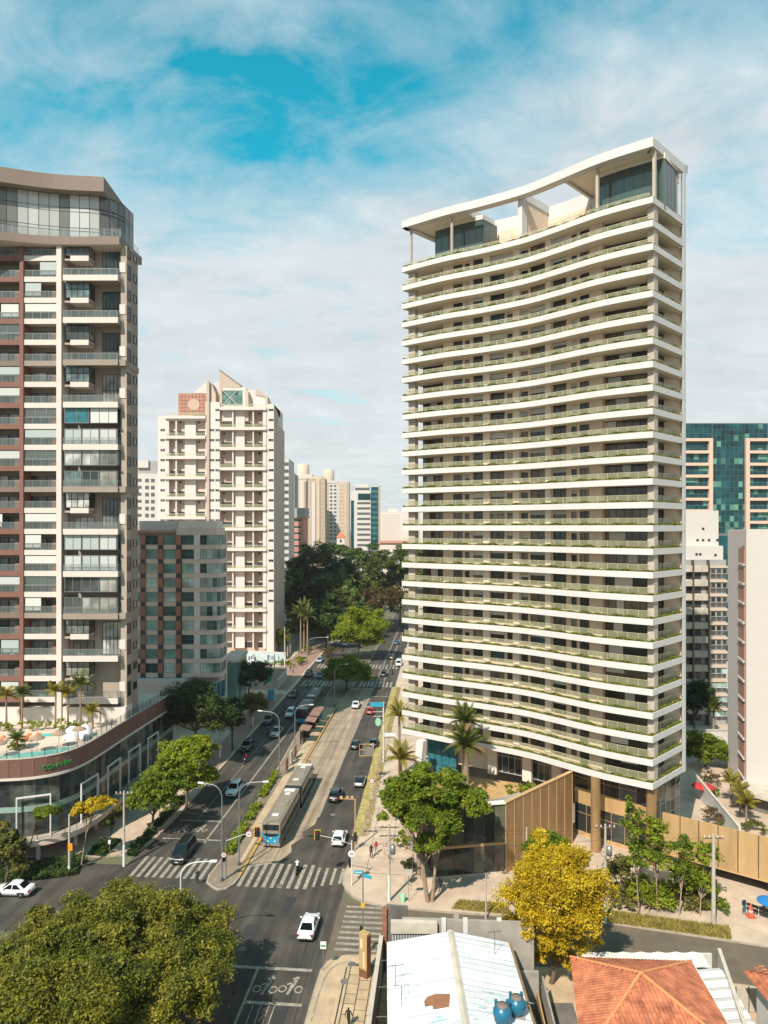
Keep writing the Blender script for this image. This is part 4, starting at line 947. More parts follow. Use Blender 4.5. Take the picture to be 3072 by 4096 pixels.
for k in ks:
    z = zk(k); belt = k in (1, -5, -11)
    for (x0, x1, m, bay) in ((-60.0, -54.56, 'brown_red', 0), (-70, -60.6, 'brown_red', 2), (-53.97, -48.96, 'cream', 1)):
        mm = 'taupe_dark' if (belt and bay == 1) else ('brown_crown' if belt else m)
        wat(lt, boxmesh('parapet', x1-x0, .22, .78, mm), x0, 104.9, z-.78, 'parapet')
        wat(lt, boxmesh('slab', x1-x0, 1.9, .18, 'cream' if bay == 1 else 'taupe_dark'), x0, 105.1, z-.62, 'slab')
        if bay == 2: continue
        wat(lt, railm(round(x1-x0-.1, 2), 4), x0+.05, 104.97, z, 'railing')
        w = x1-x0
        for j in range(2):
            wat(lt, win_mesh(round(w/2-.1, 2), 2.2, 2, 'left_glass'), x0+.05+j*w/2, 106.88, z-.42, 'balcony_door')
        wat(lt, boxmesh('grill', .95, .8, 1.5, 'grill_brick'), x1-1.0, 105.25, z-.42, 'grill')
        q = rl.random()
        if q < .16: wat(lt, boxmesh('blind', w-.2, .03, 1.15, 'blind'), x0+.1, 105.02, z+1.1, 'blind')
        elif q < .30: wat(lt, boxmesh('blind', (w-.2)*.5, .03, 1.9, 'blind'), x0+.1+(w*.45 if q < .22 else 0), 105.04, z+.35, 'blind')
        elif q < .42: wat(lt, win_mesh(round(w-.1, 2), 1.3, 3, 'rail_glass_grey', 'galv'), x0+.05, 105.0, z+1.0, 'glass_screen')
    # right-hand bay: box windows on even storeys, wide balconies on odd ones
    enc = k in (-2, -3, -4, -5, -8, -9, -10, -11)
    if k % 2 == 0 and not enc:
        wat(lt, win_mesh(3.55, 2.3, 4, 'left_glass', bar=.55), -47.75, 105.0, z+.02, 'box_window'); wat(lt, win_mesh(1.9, 2.3, 2, 'left_glass', bar=.55), -44.18, 105.05, z+.02, 'box_window', math.pi/2)
        wat(lt, boxmesh('parapet', 2.75, 2.2, .78, 'cream'), -47.0, 104.85, z-.8, 'parapet'); wat(lt, boxmesh('slab', 3.7, 2.1, .3, 'taupe'), -47.9, 105.0, z-.72, 'slab')
        wat(lt, boxmesh('slab', 3.7, 2.1, .25, 'taupe'), -47.9, 105.0, z+2.32, 'slab')
    if k % 2 and k < 6:
        wat(lt, boxmesh('parapet', 8.15, .2, .85, 'taupe_dark' if belt else 'cream'), -47.75, 104.1, z-.85, 'parapet')
        wat(lt, boxmesh('slab', 8.1, 3.0, .2, 'taupe'), -47.75, 104.3, z-.7, 'slab')
        wat(lt, boxmesh('parapet', .2, 2.9, .85, 'taupe_dark' if belt else 'taupe'), -39.8, 104.3, z-.85, 'parapet')
        wat(lt, railm(8.0, 7), -47.7, 104.2, z, 'railing'); wat(lt, railm(2.2, 2), -39.7, 104.25, z, 'railing', math.pi/2)
        if not enc: wat(lt, boxmesh('screen', .9, .06, 1.5, 'cream'), -39.75, 105.2, z+.75, 'screen')
        wat(lt, win_mesh(3.2, 2.2, 3, 'left_glass'), -47.5, 107.05, z-.42, 'balcony_door')
    if k % 2 and -15 < k < 6 and not enc:
        wat(lt, win_mesh(2.85, 5.0, 5, 'left_glass', bar=.5), -43.05, 107.0, z-.3, 'tall_window')
    if enc:
        g = 'rail_glass_grey' if k not in (-3, -8, -9) else 'blind'
        gg = {-2: 'teal_glass', -3: 'blind', -8: 'blind', -9: 'blind'}.get(k, 'left_glass')
        for j in range(3 if gg != 'teal_glass' else 1): wat(lt, win_mesh(2.5 if gg != 'teal_glass' else 3.6, 2.3, 2, gg, 'galv'), -47.7+j*2.62, 104.5, z+.05, 'glass_screen')
        if k == -2: wat(lt, win_mesh(4.1, 2.3, 3, 'blind', 'galv'), -43.9, 104.52, z+.05, 'glass_screen')
        wat(lt, win_mesh(2.4, 2.3, 2, 'left_glass', 'galv'), -39.85, 104.6, z+.05, 'glass_screen', math.pi/2)
        if k % 2 == 0: wat(lt, boxmesh('slab', 8.1, .3, .16, 'dark_frame'), -47.75, 104.35, z-.12, 'slab')
    # side face
    wat(lt, win_mesh(1.35, 2.2 if k % 2 else 1.6, 2, 'window_dark'), -38.56, 105.35, z-.1, 'side_window', math.pi/2)
    wat(lt, win_mesh(1.3, 1.15, 1, 'window_dark'), -38.56, 107.95, z+.35, 'side_window', math.pi/2)
for z in (zk(1), zk(-5), zk(-11)): MB().box(-39.55, -38.55, 104.4, 110.1, z-.85, z+.02, 'taupe_dark').build('belt', lt, True)
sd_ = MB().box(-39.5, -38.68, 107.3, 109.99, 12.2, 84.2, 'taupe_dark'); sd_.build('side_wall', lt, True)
CV = spline([(-72, 97.0), (-63, 99.4), (-55.9, 101.9), (-49.2, 104.0), (-42, 104.9)], 5)
def cap(pts, x1, yb): return pts+[(x1, yb), (pts[0][0], yb)]
bc = spline([(-72, 97.6), (-63, 99.9), (-57.3, 102.2), (-49.2, 104.1), (-39.4, 104.2)], 5)
MB().prism(cap(bc, -38.9, 112.5), 84.0, 85.2, 'brown_crown', 'taupe', 'cream').build('belt', lt, True)
MB().prism(cap(CV, -42.6, 118.4), 92.2, 94.4, 'brown_crown', 'taupe', 'taupe_dark').build('crown_roof', lt, True)
gp = offset(CV, 1.6); gp = [p for p in gp if p[0] < -44.5]+[(-43.0, 106.6), (-41.6, 107.6), (-40.6, 109.4), (-40.3, 112.5)]
glazed(gp, 85.2, 92.2, 26, 'crown_glass', lt, 'crown_glazing', 'dark_frame', (86.7, 87.2, 89.6, 90.2))
MB().ribbon(offset(gp, .9), 0, .2, 85.2, 92.2, 'cream').build('crown_wall', lt, True)
br = offset(bc, .35)
mb = MB(); Lb = along(br)[-1]
for i in range(29):
    x, y = walk(br, Lb*i/28); mb.box(x-.02, x+.02, y-.02, y+.02, 85.2, 86.5, 'galv')
for p, q in zip(br, br[1:]): mb.add([(*p, 85.2), (*q, 85.2), (*q, 86.5), (*p, 86.5)], [(0, 1, 2, 3)], 'rail_glass_grey')
mb.add([(-39.6, 104.6, 85.2), (-39.2, 112, 85.2), (-39.2, 112, 86.5), (-39.6, 104.6, 86.5)], [(0, 1, 2, 3)], 'rail_glass_grey'); mb.build('railing', lt, True)

# ---------------------------------------------------------------- podium with shops, pool deck
PO = spline([(-72, 86.4), (-60, 86.2), (-52, 86.3), (-47.6, 86.7), (-44.5, 87.2), (-41.9, 88.5), (-40.3, 90.5), (-39.5, 93.2), (-39.05, 97.2), (-38.4, 105), (-37.2, 116.6), (-36.7, 123)], 4)
pd = thing('shop_podium', 'curved two-storey glass shop podium with a dark brown top band below the brown tower', 'shopping podium', (-44, 96, 0))
Lp = along(PO)[-1]; npn = 44
for i in range(npn):
    p, q = walk(PO, Lp*i/npn+.02), walk(PO, Lp*(i+1)/npn-.02); MB().wallseg(p, q, 0, .3, 10.75, 13.05, 'brown_panel').build('band_panel', pd, True)
mb = MB(); mb.ribbon(PO, .05, .4, 10.7, 13.0, 'stripe_dark').ribbon(PO, -.12, .5, 10.45, 10.74, 'cream').ribbon(PO, -.03, .45, 13.05, 13.15, 'concrete_light'); mb.build('band_frame', pd, True)
GI = offset(PO, .45)
glazed(GI, 3.2, 6.3, 46, 'shop_glass', pd, 'lower_glazing'); glazed(GI, 7.0, 10.45, 46, 'shop_glass', pd, 'upper_glazing')
MB().ribbon(GI, -.04, .3, 6.3, 7.0, 'green_rail').ribbon(offset(PO, .8), -.0, .3, 6.3, 7.0, 'cream').build('spandrel', pd, True)
MB().ribbon(PO, -1.3, 3, 2.65, 3.2, 'taupe').ribbon(PO, -1.35, -1.2, 2.5, 3.22, 'mauve').build('deck_slab', pd, True)
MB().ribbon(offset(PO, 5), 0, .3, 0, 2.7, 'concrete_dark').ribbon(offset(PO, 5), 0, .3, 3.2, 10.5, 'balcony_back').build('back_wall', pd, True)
fl_ = MB(); ins = offset(PO, .4); fl_.prism(ins+[(-44, 123), (-72, 123)], 11.7, 12.8, 'concrete', 'deck'); fl_.build('pool_deck', pd, True)
MB().prism(offset(PO, 1.0)+[(-44, 123), (-72, 123)], 6.4, 6.7, 'concrete').build('floor_slab', pd, True)
for i, s in enumerate(np.linspace(4, Lp-3, 13)):
    x, y = walk(offset(PO, .75), s); MB().lathe([(.26, 0), (.26, 10.5)], 'cream', 10, (x, y)).build('column', pd, True)
for s in (Lp*.28, Lp*.40, Lp*.52, Lp*.62, Lp*.72, Lp*.82):
    a, b2_ = walk(PO, s), walk(PO, s+4.0); o = -.35
    mb = MB(); mb.wallseg(a, lerp(a, b2_, .04), o, o+.18, 3.2, 8.2, 'pole_white'); mb.wallseg(lerp(a, b2_, .96), b2_, o, o+.25, 3.2, 8.2, 'pole_white'); mb.wallseg(a, b2_, o+.01, o+.24, 8.2, 8.36, 'pole_white'); mb.build('portal_frame', pd, True)
mb = MB()
for s in np.arange(.5, Lp-.4, 1.45):
    x, y = walk(offset(PO, .2), s); mb.box(x-.03, x+.03, y-.03, y+.03, 13.1, 14.2, 'dark_frame')
pr = offset(PO, .2)
for p, q in zip(pr, pr[1:]): mb.add([(*p, 13.15), (*q, 13.15), (*q, 14.1), (*p, 14.1)], [(0, 1, 2, 3)], 'rail_glass_grey')
mb.build('pool_railing', pd, True)
mb = MB()
for s in np.arange(.5, Lp-.4, 1.6):
    x, y = walk(offset(PO, -1.1), s); mb.box(x-.03, x+.03, y-.03, y+.03, 3.2, 4.2, 'bronze_frame')
mb.ribbon(offset(PO, -1.1), -.03, .03, 4.2, 4.25, 'bronze_frame'); mb.build('deck_railing', pd, True)
# sign letters along the band
sg = thing('shop_sign', 'bright green raised shop sign lettering on the dark brown podium band', 'shop sign', (*walk(PO, 0), 0))
s0 = min(np.linspace(0, Lp, 400), key=lambda s: abs(walk(PO, s)[0]+42.75) + (0 if walk(PO, s)[1] < 92 else 9))
for i, ch in enumerate('CONVÉM'):
    s = s0+.62*i; p, q = walk(PO, s), walk(PO, s+.05); an = math.atan2(q[1]-p[1], q[0]-p[0]); l = sg.location
    place('letter', text_mesh(ch, .78, .12, 'letter', 'letter_green'), sg, (p[0]-l[0]+.09*math.sin(an), p[1]-l[1]-.09*math.cos(an), 11.7), (math.pi/2, 0, an))
wtr = tag(MB().prism([(-60, 87.4), (-52, 87.3), (-47.5, 87.7), (-44.8, 88.2), (-42.6, 89.5), (-41.3, 91.2), (-40.7, 93.0), (-42.4, 92.3), (-44.0, 91.0), (-46, 90.3), (-47.6, 89.2), (-50, 88.6), (-60, 89.5)], 12.81, 12.86, 'pool_water').build('pool'), 'turquoise swimming pool running along the curved deck railing', 'swimming pool')
tag(MB().prism([(-48.2, 97.0), (-43.2, 98.0), (-43.4, 99.2), (-48.2, 98.5)], 12.81, 12.86, 'pool_water').build('pool'), 'narrow small pool behind the thatched parasols on the roof deck', 'swimming pool')
def parasol(label, x, y, z, r, h, m, grp=None, pole='galv'):
    t = thing('parasol', label, 'parasol', (x, y, z), 0, grp); MB().tube([(0, 0, 0), (0, 0, h)], .035, pole, 8).build('pole', t)
    MB().lathe([(r, h-.35), (r*.98, h-.25), (r*.5, h-.02), (.03, h+.12)], m, 12, (0, 0), False).build('canopy', t); return t
for lb_, x, y in (('leftmost thatched parasol by the pool, left of the bigger planter', -48.6, 88.4), ('thatched parasol at the pool edge nearest the green letters', -44.9, 90.6), ('thatched parasol right of the pair by the pool', -43.0, 92.6), ('thatched parasol farthest right close to the curved railing', -41.2, 94.6)):
    parasol(lb_, x, y, 12.8, .95, 2.1, 'thatch')
def lounger(label, x, y, z, rz, m, grp=None):
    t = thing('sun_lounger', label, 'sun lounger', (x, y, z), rz, grp); MB().box(-.9, .35, -.32, .32, .28, .38, m).build('seat', t)
    MB().add([(.35, -.32, .3), (.95, -.32, .72), (.95, .32, .72), (.35, .32, .3), (.35, -.32, .4), (.9, -.32, .8), (.9, .32, .8), (.35, .32, .4)], [(0, 3, 2, 1), (4, 5, 6, 7), (0, 1, 5, 4), (1, 2, 6, 5), (2, 3, 7, 6), (3, 0, 4, 7)], m).build('backrest', t)
    for sx in (-.8, .3):
        for sy in (-.28, .28): MB().box(sx-.03, sx+.03, sy-.03, sy+.03, 0, .28, 'dark_frame').build('leg', t)
for i, (x, y) in enumerate(((-53.2, 94.0), (-51.9, 94.3), (-49.0, 95.4), (-47.9, 95.7))):
    lounger(['orange sun lounger at the left edge of the roof deck', 'orange sun lounger beside the leftmost one', 'orange sun lounger left of the low planter palm', 'orange sun lounger right of the planter, nearest the small pool'][i], x, y, 12.8, 1.2, 'cushion_orange')
for i, (x, y) in enumerate(((-43.0, 96.5), (-41.6, 97.3))):
    t = thing('shade_sail', ['big white cloth cabana left of its twin on the deck', 'white cloth cabana closest to the curved railing corner'][i], 'cabana', (x, y, 12.8), .3)
    MB().lathe([(1.15, .0), (1.05, .7), (.75, 1.3), (.3, 1.65), (.05, 1.7)], 'cloth_white', 12).build('cover', t); MB().box(-.9, .9, -.9, .9, .01, .2, 'taupe').build('base', t)
for i, (u, h, L_, gold) in enumerate(((26, 4.6, 2.1, 1), (88, 4.9, 2.0, 0), (221, 5.3, 2.2, 1), (272, 5.0, 1.9, 1), (322, 6.3, 2.5, 0))):
    palm(['slender palm at the left edge of the roof deck', 'palm on the deck in front of the brown pilaster', 'gold-tinged palm in front of the cream pilaster', 'smaller gold palm between two taller deck palms', 'tallest dark palm of the deck, at the right end'][i], fx(u, 101.5), 101.5, h, L_, 13, 'leaf_palm_gold' if gold else 'leaf_palm', 12.8, None, .13, 60+i, .03)
palm('low bushy palm in the round planter by the pool', -48.0, 91.6, 1.3, 1.7, 12, 'leaf_palm', 12.85, None, .16, 71)
palm('low palm right of the deck hedge beside the tower corner', -42.2, 101.4, 2.3, 1.8, 12, 'leaf_palm_gold', 12.85, None, .13, 72)
for i, (x, y, rx, ry, h) in enumerate(((-50.5, 100.6, 2.6, .9, 1.3), (-46.2, 100.4, 2.4, .9, 1.5), (-43.4, 100.2, 1.5, .9, 1.2), (-48.2, 91.6, 1.5, 1.0, .7), (-54.6, 100.2, 1.8, .9, 1.2))):
    bush(['long low garden bed at the foot of the tower, left part', 'yellow-green garden bed in the middle of the deck back', 'garden bed by the right end of the deck', 'round planter of ground cover under the low palm', 'garden bed behind the leftmost loungers'][i], x, y, rx, ry, h, 'leaf_lime', 12, 50, .2, 80+i, 12.8)
# ---------------------------------------------------------------- green glass block with brown stripes
YG = 147.0
gb_ = thing('apartment_block', 'apartment block of green glass balconies with three brown vertical stripes', 'apartment block', (-46, 152, 0))
gx = lambda u: fx(u, YG)
rows = [40.2-2.99*i for i in range(10)]
mb = MB(); mb.box(gx(440), gx(798), YG+1.4, YG+15.5, 0, 40.2, 'mauve'); mb.prism([(gx(797), YG+2.2), (gx(862), YG+2.2), (fx(896, YG+3.2), YG+3.2), (fx(899, YG+5), YG+5), (-38.8, YG+15), (-44, YG+15), (-44, YG+2.3)], 0, 40.2, 'mauve'); mb.box(gx(440), gx(704), YG+1.0, YG+16, 40.2, 40.8, 'mauve'); mb.build('core_wall', gb_, True)
mb = MB(); mb.prism([(gx(704), YG+.2), (gx(866), YG+.2), (fx(895, YG+2.2), YG+2.2), (fx(900, YG+4), YG+4), (-38.6, YG+15), (gx(704), YG+15)], 40.2, 41.7, 'mauve').prism([(gx(710), YG+.8), (gx(864), YG+.8), (fx(888, YG+2.6), YG+2.6), (fx(892, YG+4), YG+4), (-39, YG+14), (gx(710), YG+14)], 41.7, 43.2, 'mauve_light'); mb.build('roof', gb_, True)
mb = MB(); mb.box(gx(440), gx(700), YG+3.5, YG+14, 40.8, 43.2, 'cream').box(gx(440), gx(702), YG-.2, YG+3.5, 40.7, 41.2, 'terracotta_panel'); mb.build('penthouse', gb_, True)
CB = spline([(gx(800), YG+.1), (gx(850), YG+.1), (gx(878), YG+.75), (fx(893, YG+2.2), YG+2.2), (fx(902, YG+5), YG+5.0)], 4)
bays = [(480, 562), (581, 632), (653, 704), (727, 776)]
for i, zt in enumerate(rows):
    zb = zt-2.05
    mb = MB()
    for a, c in bays: mb.box(gx(a), gx(c), YG, YG+.25, zb-.94, zb, 'mauve')
    mb.ribbon(CB, -.12, .12, zb-.94, zb, 'mauve'); mb.prism(CB+[(gx(800), YG+4)], zb-.9, zb-.75, 'mauve_light'); mb.build('parapet', gb_, True)
    for a, c in bays:
        w = (c-a)/FP*YG; me = win_mesh(round(w-.06, 2), 2.0, max(2, int(w/.9)), 'green_pane', 'galv', .5, fw=.045); wat(gb_, me, gx(a)+.03, YG+.08, zb+.02, 'glass_screen')
    for p, q in zip(CB[::2], CB[2::2]):
        an = math.atan2(q[1]-p[1], q[0]-p[0]); w = math.hypot(q[0]-p[0], q[1]-p[1]); wat(gb_, win_mesh(round(w, 2), 2.0, 2, 'green_pane', 'galv', .5, fw=.045), p[0], p[1], zb+.02, 'glass_screen', an)
    wat(gb_, boxmesh('pillar', 1.25, .9, 2.1, 'mauve_light'), gx(776), YG-.02, zb-.02, 'pillar')
    wat(gb_, boxmesh('pillar', 1.25, .9, .9, 'mauve'), gx(776), YG-.03, zb-.93, 'pillar')
    for a in (563, 633, 705):
        wat(gb_, boxmesh('stripe', 1.0, .8, 2.03, 'brick_stripe'), gx(a), YG-.2, zb+.0, 'stripe'); wat(gb_, boxmesh('stripe', 1.0, .78, .92, 'stripe_dark'), gx(a), YG-.19, zb-.93, 'stripe')
MB().prism([(fx(903, YG+5), YG+5), (fx(909, YG+5.2), YG+5.2), (-37.6, YG+15), (-38.4, YG+15)], 0, 41, 'mauve_light').build('side_wall', gb_, True)
mb = MB(); mb.box(gx(440), gx(777), YG-3, YG+1.3, 7.2, 10.2, 'cream').box(gx(440), gx(777), YG-3.2, YG+1.3, 6.9, 7.2, 'concrete'); mb.prism([(gx(777), YG-2), (gx(870), YG-2), (fx(902, YG+2), YG+2), (fx(905, YG+5), YG+5), (-38, YG+14), (gx(777), YG+14)], 2.6, 6.0, 'mauve'); mb.build('base', gb_, True)
glazed([(gx(777), YG-2.05), (gx(868), YG-2.05), (fx(900, YG+1.9), YG+1.9)], 6.0, 9.6, 5, 'teal_glass', gb_, 'base_glazing', 'pole_white')
MB().box(fx(880, 160), fx(946, 160), 160, 172, 0, fz(2650, 160), 'green_glass').box(fx(880, 160), fx(950, 160), 159.6, 172.2, fz(2650, 160), fz(2640, 160), 'concrete_light').build('annex_wall', gb_, True)
# ---------------------------------------------------------------- beige stepped block with the pointed roof
YB = 225.0
mbk = thing('apartment_block', 'tall beige stepped apartment block with a pointed roof fin and a round rose emblem', 'apartment block', (-52, 235, 0))
c5 = lambda x, y: (500+x*.41, 1440+y*.41)
def q5(mb, x0, y0, x1, y1, d0, d1, m): u0, v0 = c5(x0, y0); u1, v1 = c5(x1, y1); return fb(mb, YB, u0, v0, u1, v1, d0, d1, m)
VB = (2628-1440)/.41                      # ground line in the crop's y
mb = MB()
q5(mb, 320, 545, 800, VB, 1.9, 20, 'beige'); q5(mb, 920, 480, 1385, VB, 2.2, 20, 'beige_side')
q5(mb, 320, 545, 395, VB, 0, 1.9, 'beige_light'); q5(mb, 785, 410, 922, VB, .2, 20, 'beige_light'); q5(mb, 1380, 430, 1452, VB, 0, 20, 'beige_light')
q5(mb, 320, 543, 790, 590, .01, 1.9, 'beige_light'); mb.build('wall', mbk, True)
mb = MB(); q5(mb, 798, 200, 824, VB, -.4, .19, 'beige_side'); mb.build('rib', mbk, True)
u1, _ = c5(1452, 0); xs = fx(u1, YB); z1 = fz(c5(0, 430)[1], YB)
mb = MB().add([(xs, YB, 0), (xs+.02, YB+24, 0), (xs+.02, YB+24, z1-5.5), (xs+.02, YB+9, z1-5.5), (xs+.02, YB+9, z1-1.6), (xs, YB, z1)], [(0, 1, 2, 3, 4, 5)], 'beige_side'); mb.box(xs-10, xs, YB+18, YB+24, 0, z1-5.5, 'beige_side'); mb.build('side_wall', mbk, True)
zz = lambda y: fz(1440+y*.41, YB); xx = lambda x: fx(500+x*.41, YB)
def extr(pts, d0, d1, m):
    mb = MB(); n = len(pts); v = [(xx(x), YB+d0, zz(y)) for x, y in pts]+[(xx(x), YB+d1, zz(y)) for x, y in pts]
    mb.add(v, [tuple(range(n)), tuple(range(n, 2*n))[::-1]]+[(i, n+i, n+(i+1) % n, (i+1) % n) for i in range(n)], m); return mb
extr([(650, 330), (700, 280), (745, 240), (800, 197), (800, 545), (650, 545)], 1.0, 8, 'beige_light').build('roof_wall', mbk, True)
extr([(800, 200), (840, 225), (880, 330), (880, 412), (824, 412), (800, 460)], .6, 6, 'far_beige').build('roof_wall', mbk, True)
extr([(825, 190), (915, 150), (925, 480), (880, 480), (880, 330)], 6.2, 12, 'beige_light').build('roof_wall', mbk, True)
extr([(913, 88), (1120, 238), (1120, 262), (945, 262), (945, 600), (917, 600)], 1.2, 3, 'beige_side').build('roof_fin', mbk, True)
extr([(913, 84), (1125, 238), (1125, 246), (913, 93)], 1.1, 6, 'bronze_frame').build('roof_coping', mbk, True)
extr([(932, 258), (1168, 258), (1168, 590), (932, 590)], 1.25, 9, 'beige_light').build('roof_block', mbk, True)
extr([(1168, 275), (1262, 268), (1262, 500), (1168, 500)], 3.5, 12, 'beige_light').build('roof_block', mbk, True)
extr([(1168, 262), (1196, 300), (1196, 590), (1168, 590)], 1.3, 9, 'far_beige').build('roof_block', mbk, True)
extr([(1262, 268), (1358, 335), (1358, 430), (1452, 432), (1452, 500), (1262, 500)], 2.4, 14, 'beige_light').build('roof_block', mbk, True)
extr([(1262, 268), (1382, 345), (1382, 428), (1358, 428), (1358, 350), (1262, 328)], 2.2, 6, 'beige_side').build('roof_fin', mbk, True)
# rose panel made of square tiles with a disc
for i in range(8):
    for j in range(6):
        x0, x1 = 512+(790-512)*i/8+1.2, 512+(790-512)*(i+1)/8-1.2; y0, y1 = 320+210*j/6+1.2, 320+210*(j+1)/6-1.2
        mb = MB(); q5(mb, x0, y0, x1, y1, .85, 1.0, 'terracotta_panel'); mb.build('wall_tile', mbk, True)
mb = MB(); q5(mb, 508, 318, 795, 545, 1.0, 7, 'beige_side'); mb.build('roof_block', mbk, True)
mb = MB(); n = 28; vs = [(xx(664+57*math.cos(a*6.2832/n)), YB+.78, zz(430+57*math.sin(a*6.2832/n))) for a in range(n)]; vs2 = [(x, YB+.86, z) for x, _, z in vs]
mb.add(vs+vs2, [tuple(range(n))]+[(i, n+i, n+(i+1) % n, (i+1) % n) for i in range(n)], 'rose_disc'); mb.build('emblem', mbk, True)
for i in range(5):
    for j in range(3):
        x0, x1 = 945+ 195*i/5, 945+195*(i+1)/5-3; y0, y1 = 290+145*j/3, 290+145*(j+1)/3-4
        mb = MB(); q5(mb, x0, y0, x1, y1, 1.1, 1.2, 'green_glass'); mb.build('pane', mbk, True)
mb = MB(); q5(mb, 940, 286, 1144, 440, 1.2, 1.24, 'far_white')
for a, b in (((945, 290), (1090, 435)), ((1090, 290), (945, 435))): mb.tube([(xx(a[0]), YB+1.05, zz(a[1])), (xx(b[0]), YB+1.05, zz(b[1]))], .12, 'far_white', 5)
mb.build('window_frame', mbk, True)
rb = random.Random(4)
def terrace(x0, x1, y, piers, nd):
    mb = MB(); q5(mb, x0, y-14, x1, y+14, -.6, 2.2, 'beige_light'); mb.build('balcony_slab', mbk, True)
    mb = MB(); q5(mb, x0+3, y-44, x1-3, y-42, -.45, -.4, 'far_white'); u0, v0 = c5(x0+3, y-44); u1_, v1_ = c5(x1-3, y-14)
    mb.add([(fx(u0, YB), YB-.42, fz(v0, YB)), (fx(u1_, YB), YB-.42, fz(v0, YB)), (fx(u1_, YB), YB-.42, fz(v1_, YB)), (fx(u0, YB), YB-.42, fz(v1_, YB))], [(0, 3, 2, 1)], 'rail_glass'); mb.build('railing', mbk, True)
    for p0, p1, m in piers:
        mb = MB(); q5(mb, p0, y+14, p1, y+180, 0, 2.1, m); mb.build('pier', mbk, True)
    for d0, d1, dd in nd:
        mb = MB(); q5(mb, d0, y+125+rb.random()*12, d1, y+180, dd-.04, dd+.05, 'window_dark'); mb.build('balcony_door', mbk, True)
        if rb.random() < .7: mb = MB(); q5(mb, d0+6, y+28, d0+28, y+50, dd-.04, dd+.05, 'window_dark'); mb.build('window', mbk, True)
def mid(x0, x1, d0, y): mb = MB(); q5(mb, x0, y+14, x1, y+180, d0, 1.9, 'beige_light'); mb.build('partition', mbk, True)
for y in (560, 755, 952, 1150, 1347, 1540, 1740):
    terrace(393, 788, y, ((395, 428, 'beige_light'), (492, 505, 'beige_light')), ((405, 485, 1.88), (510, 600, 1.88), (690, 765, 1.88)))
    mid(575, 682, .9, y)
for y in (475, 670, 866, 1062, 1258, 1452, 1650, 1848, 2045, 2242, 2440, 2635):
    terrace(926, 1382, y, ((1046, 1058, 'beige_light'), (1244, 1256, 'beige_light'), (1345, 1384, 'beige_light')), ((935, 1035, 2.18), (1130, 1235, 2.18), (1285, 1350, 2.18)))
    mid(1062, 1160, 1.0, y)
wm = {}
for x in (345, 365, 825, 845, 880, 900, 1400, 1424):
    for j, y in enumerate(range(500, 2400, 98)):
        if x < 400 and y < 650 or (x in (825, 845) and y < 600): continue
        m_ = win_mesh(.85, .85, 1, 'window_dark', 'far_white', d=.06); u, v = c5(x, y); wat(mbk, m_, fx(u, YB), YB-.04 if x != 880 and x != 900 and x != 825 and x != 845 else YB+.16, fz(v, YB), 'window')
for yy in (5.5, 12):
    for j in range(24): wat(mbk, win_mesh(.5, .5, 1, 'window_dark', 'beige_side', d=.06), xs+.04, YB+yy, 6+j*3.2, 'window', math.pi/2)

# ---------------------------------------------------------------- far buildings
rf = random.Random(9)
def tower(label, u0, u1, vt, Y, m, depth=18, cat='tower block', name='tower_block', extra=None, wins=None, floor=3.0, side=None):
    t = thing(name, label, cat, (fx((u0+u1)/2, Y), Y+depth/2, 0)); zt = fz(vt, Y)
    MB().box(fx(u0, Y), fx(u1, Y), Y, Y+depth, -.05, zt, m).build('wall', t, True)
    if side: MB().box(fx(u1, Y), fx(u1, Y)+.15, Y+.1, Y+depth-.1, 0, zt-.2, side).build('side_wall', t, True)
    for w in wins or ():
        (a, b_, v0, v1, n, h, mm) = w; z = fz(v0, Y)-h; mb = MB(); zb = fz(v1, Y)
        while z > zb:
            for i in range(n):
                x0, x1 = fx(a+(b_-a)*i/n, Y), fx(a+(b_-a)*(i+.62 if n > 1 else i+1)/n, Y); mb.box(x0, x1, Y-.12, Y+.05, z, z+h, mm)
            z -= floor
        o = mb.build('windows' if n > 1 else 'window_bands', t, True); o['kind'] = 'stuff'
    for e in extra or ():
        (nm, a, b_, v0, v1, d0, d1, mm) = e; MB().box(fx(a, Y), fx(b_, Y), Y+d0, Y+d1, fz(max(v0, v1), Y), fz(min(v0, v1), Y), mm).build(nm, t, True)
    return t
tower('white far block with a grey penthouse showing left of the beige block', 500, 632, 1895, 300, 'far_white', wins=[(505, 575, 1915, 2080, 3, 1.2, 'dark_band'), (581, 627, 1915, 2080, 2, 1.5, 'dark_band')], extra=[('penthouse', 520, 632, 1842, 1895, 2, 12, 'far_grey'), ('stair_core', 545, 590, 1840, 1870, 1, 6, 'far_white')])
tower('grey and white narrow block peeping out behind the beige block', 1100, 1155, 1835, 300, 'far_white', wins=[(1136, 1154, 1850, 2420, 1, 1.3, 'dark_band')])
tower('slim grey-white tower behind the pink building', 1150, 1178, 1895, 420, 'far_grey', wins=[(1152, 1176, 1905, 2150, 2, 1.4, 'far_white')], extra=[('roof_block', 1155, 1176, 1890, 1896, 1, 8, 'dark_band')])
t = tower('beige striped tower with the taller round water tank', 1170, 1228, 1904, 520, 'far_beige', wins=[(1172, 1198, 1915, 2160, 3, 1.2, 'far_tan'), (1200, 1212, 1925, 2160, 1, 2.4, 'far_white')], extra=[('dark_strip', 1222, 1232, 1925, 2180, -.4, 6, 'dark_band'), ('pilaster', 1203, 1216, 1925, 2180, -.6, .2, 'far_white'), ('parapet', 1175, 1250, 1897, 1915, -.3, 10, 'far_white')])
MB().lathe([(4.6, fz(1904, 520)), (4.6, fz(1856, 520)), (3.5, fz(1853, 520))], 'far_beige', 20, (fx(1208, 520), 528)).build('water_tank', t, True)
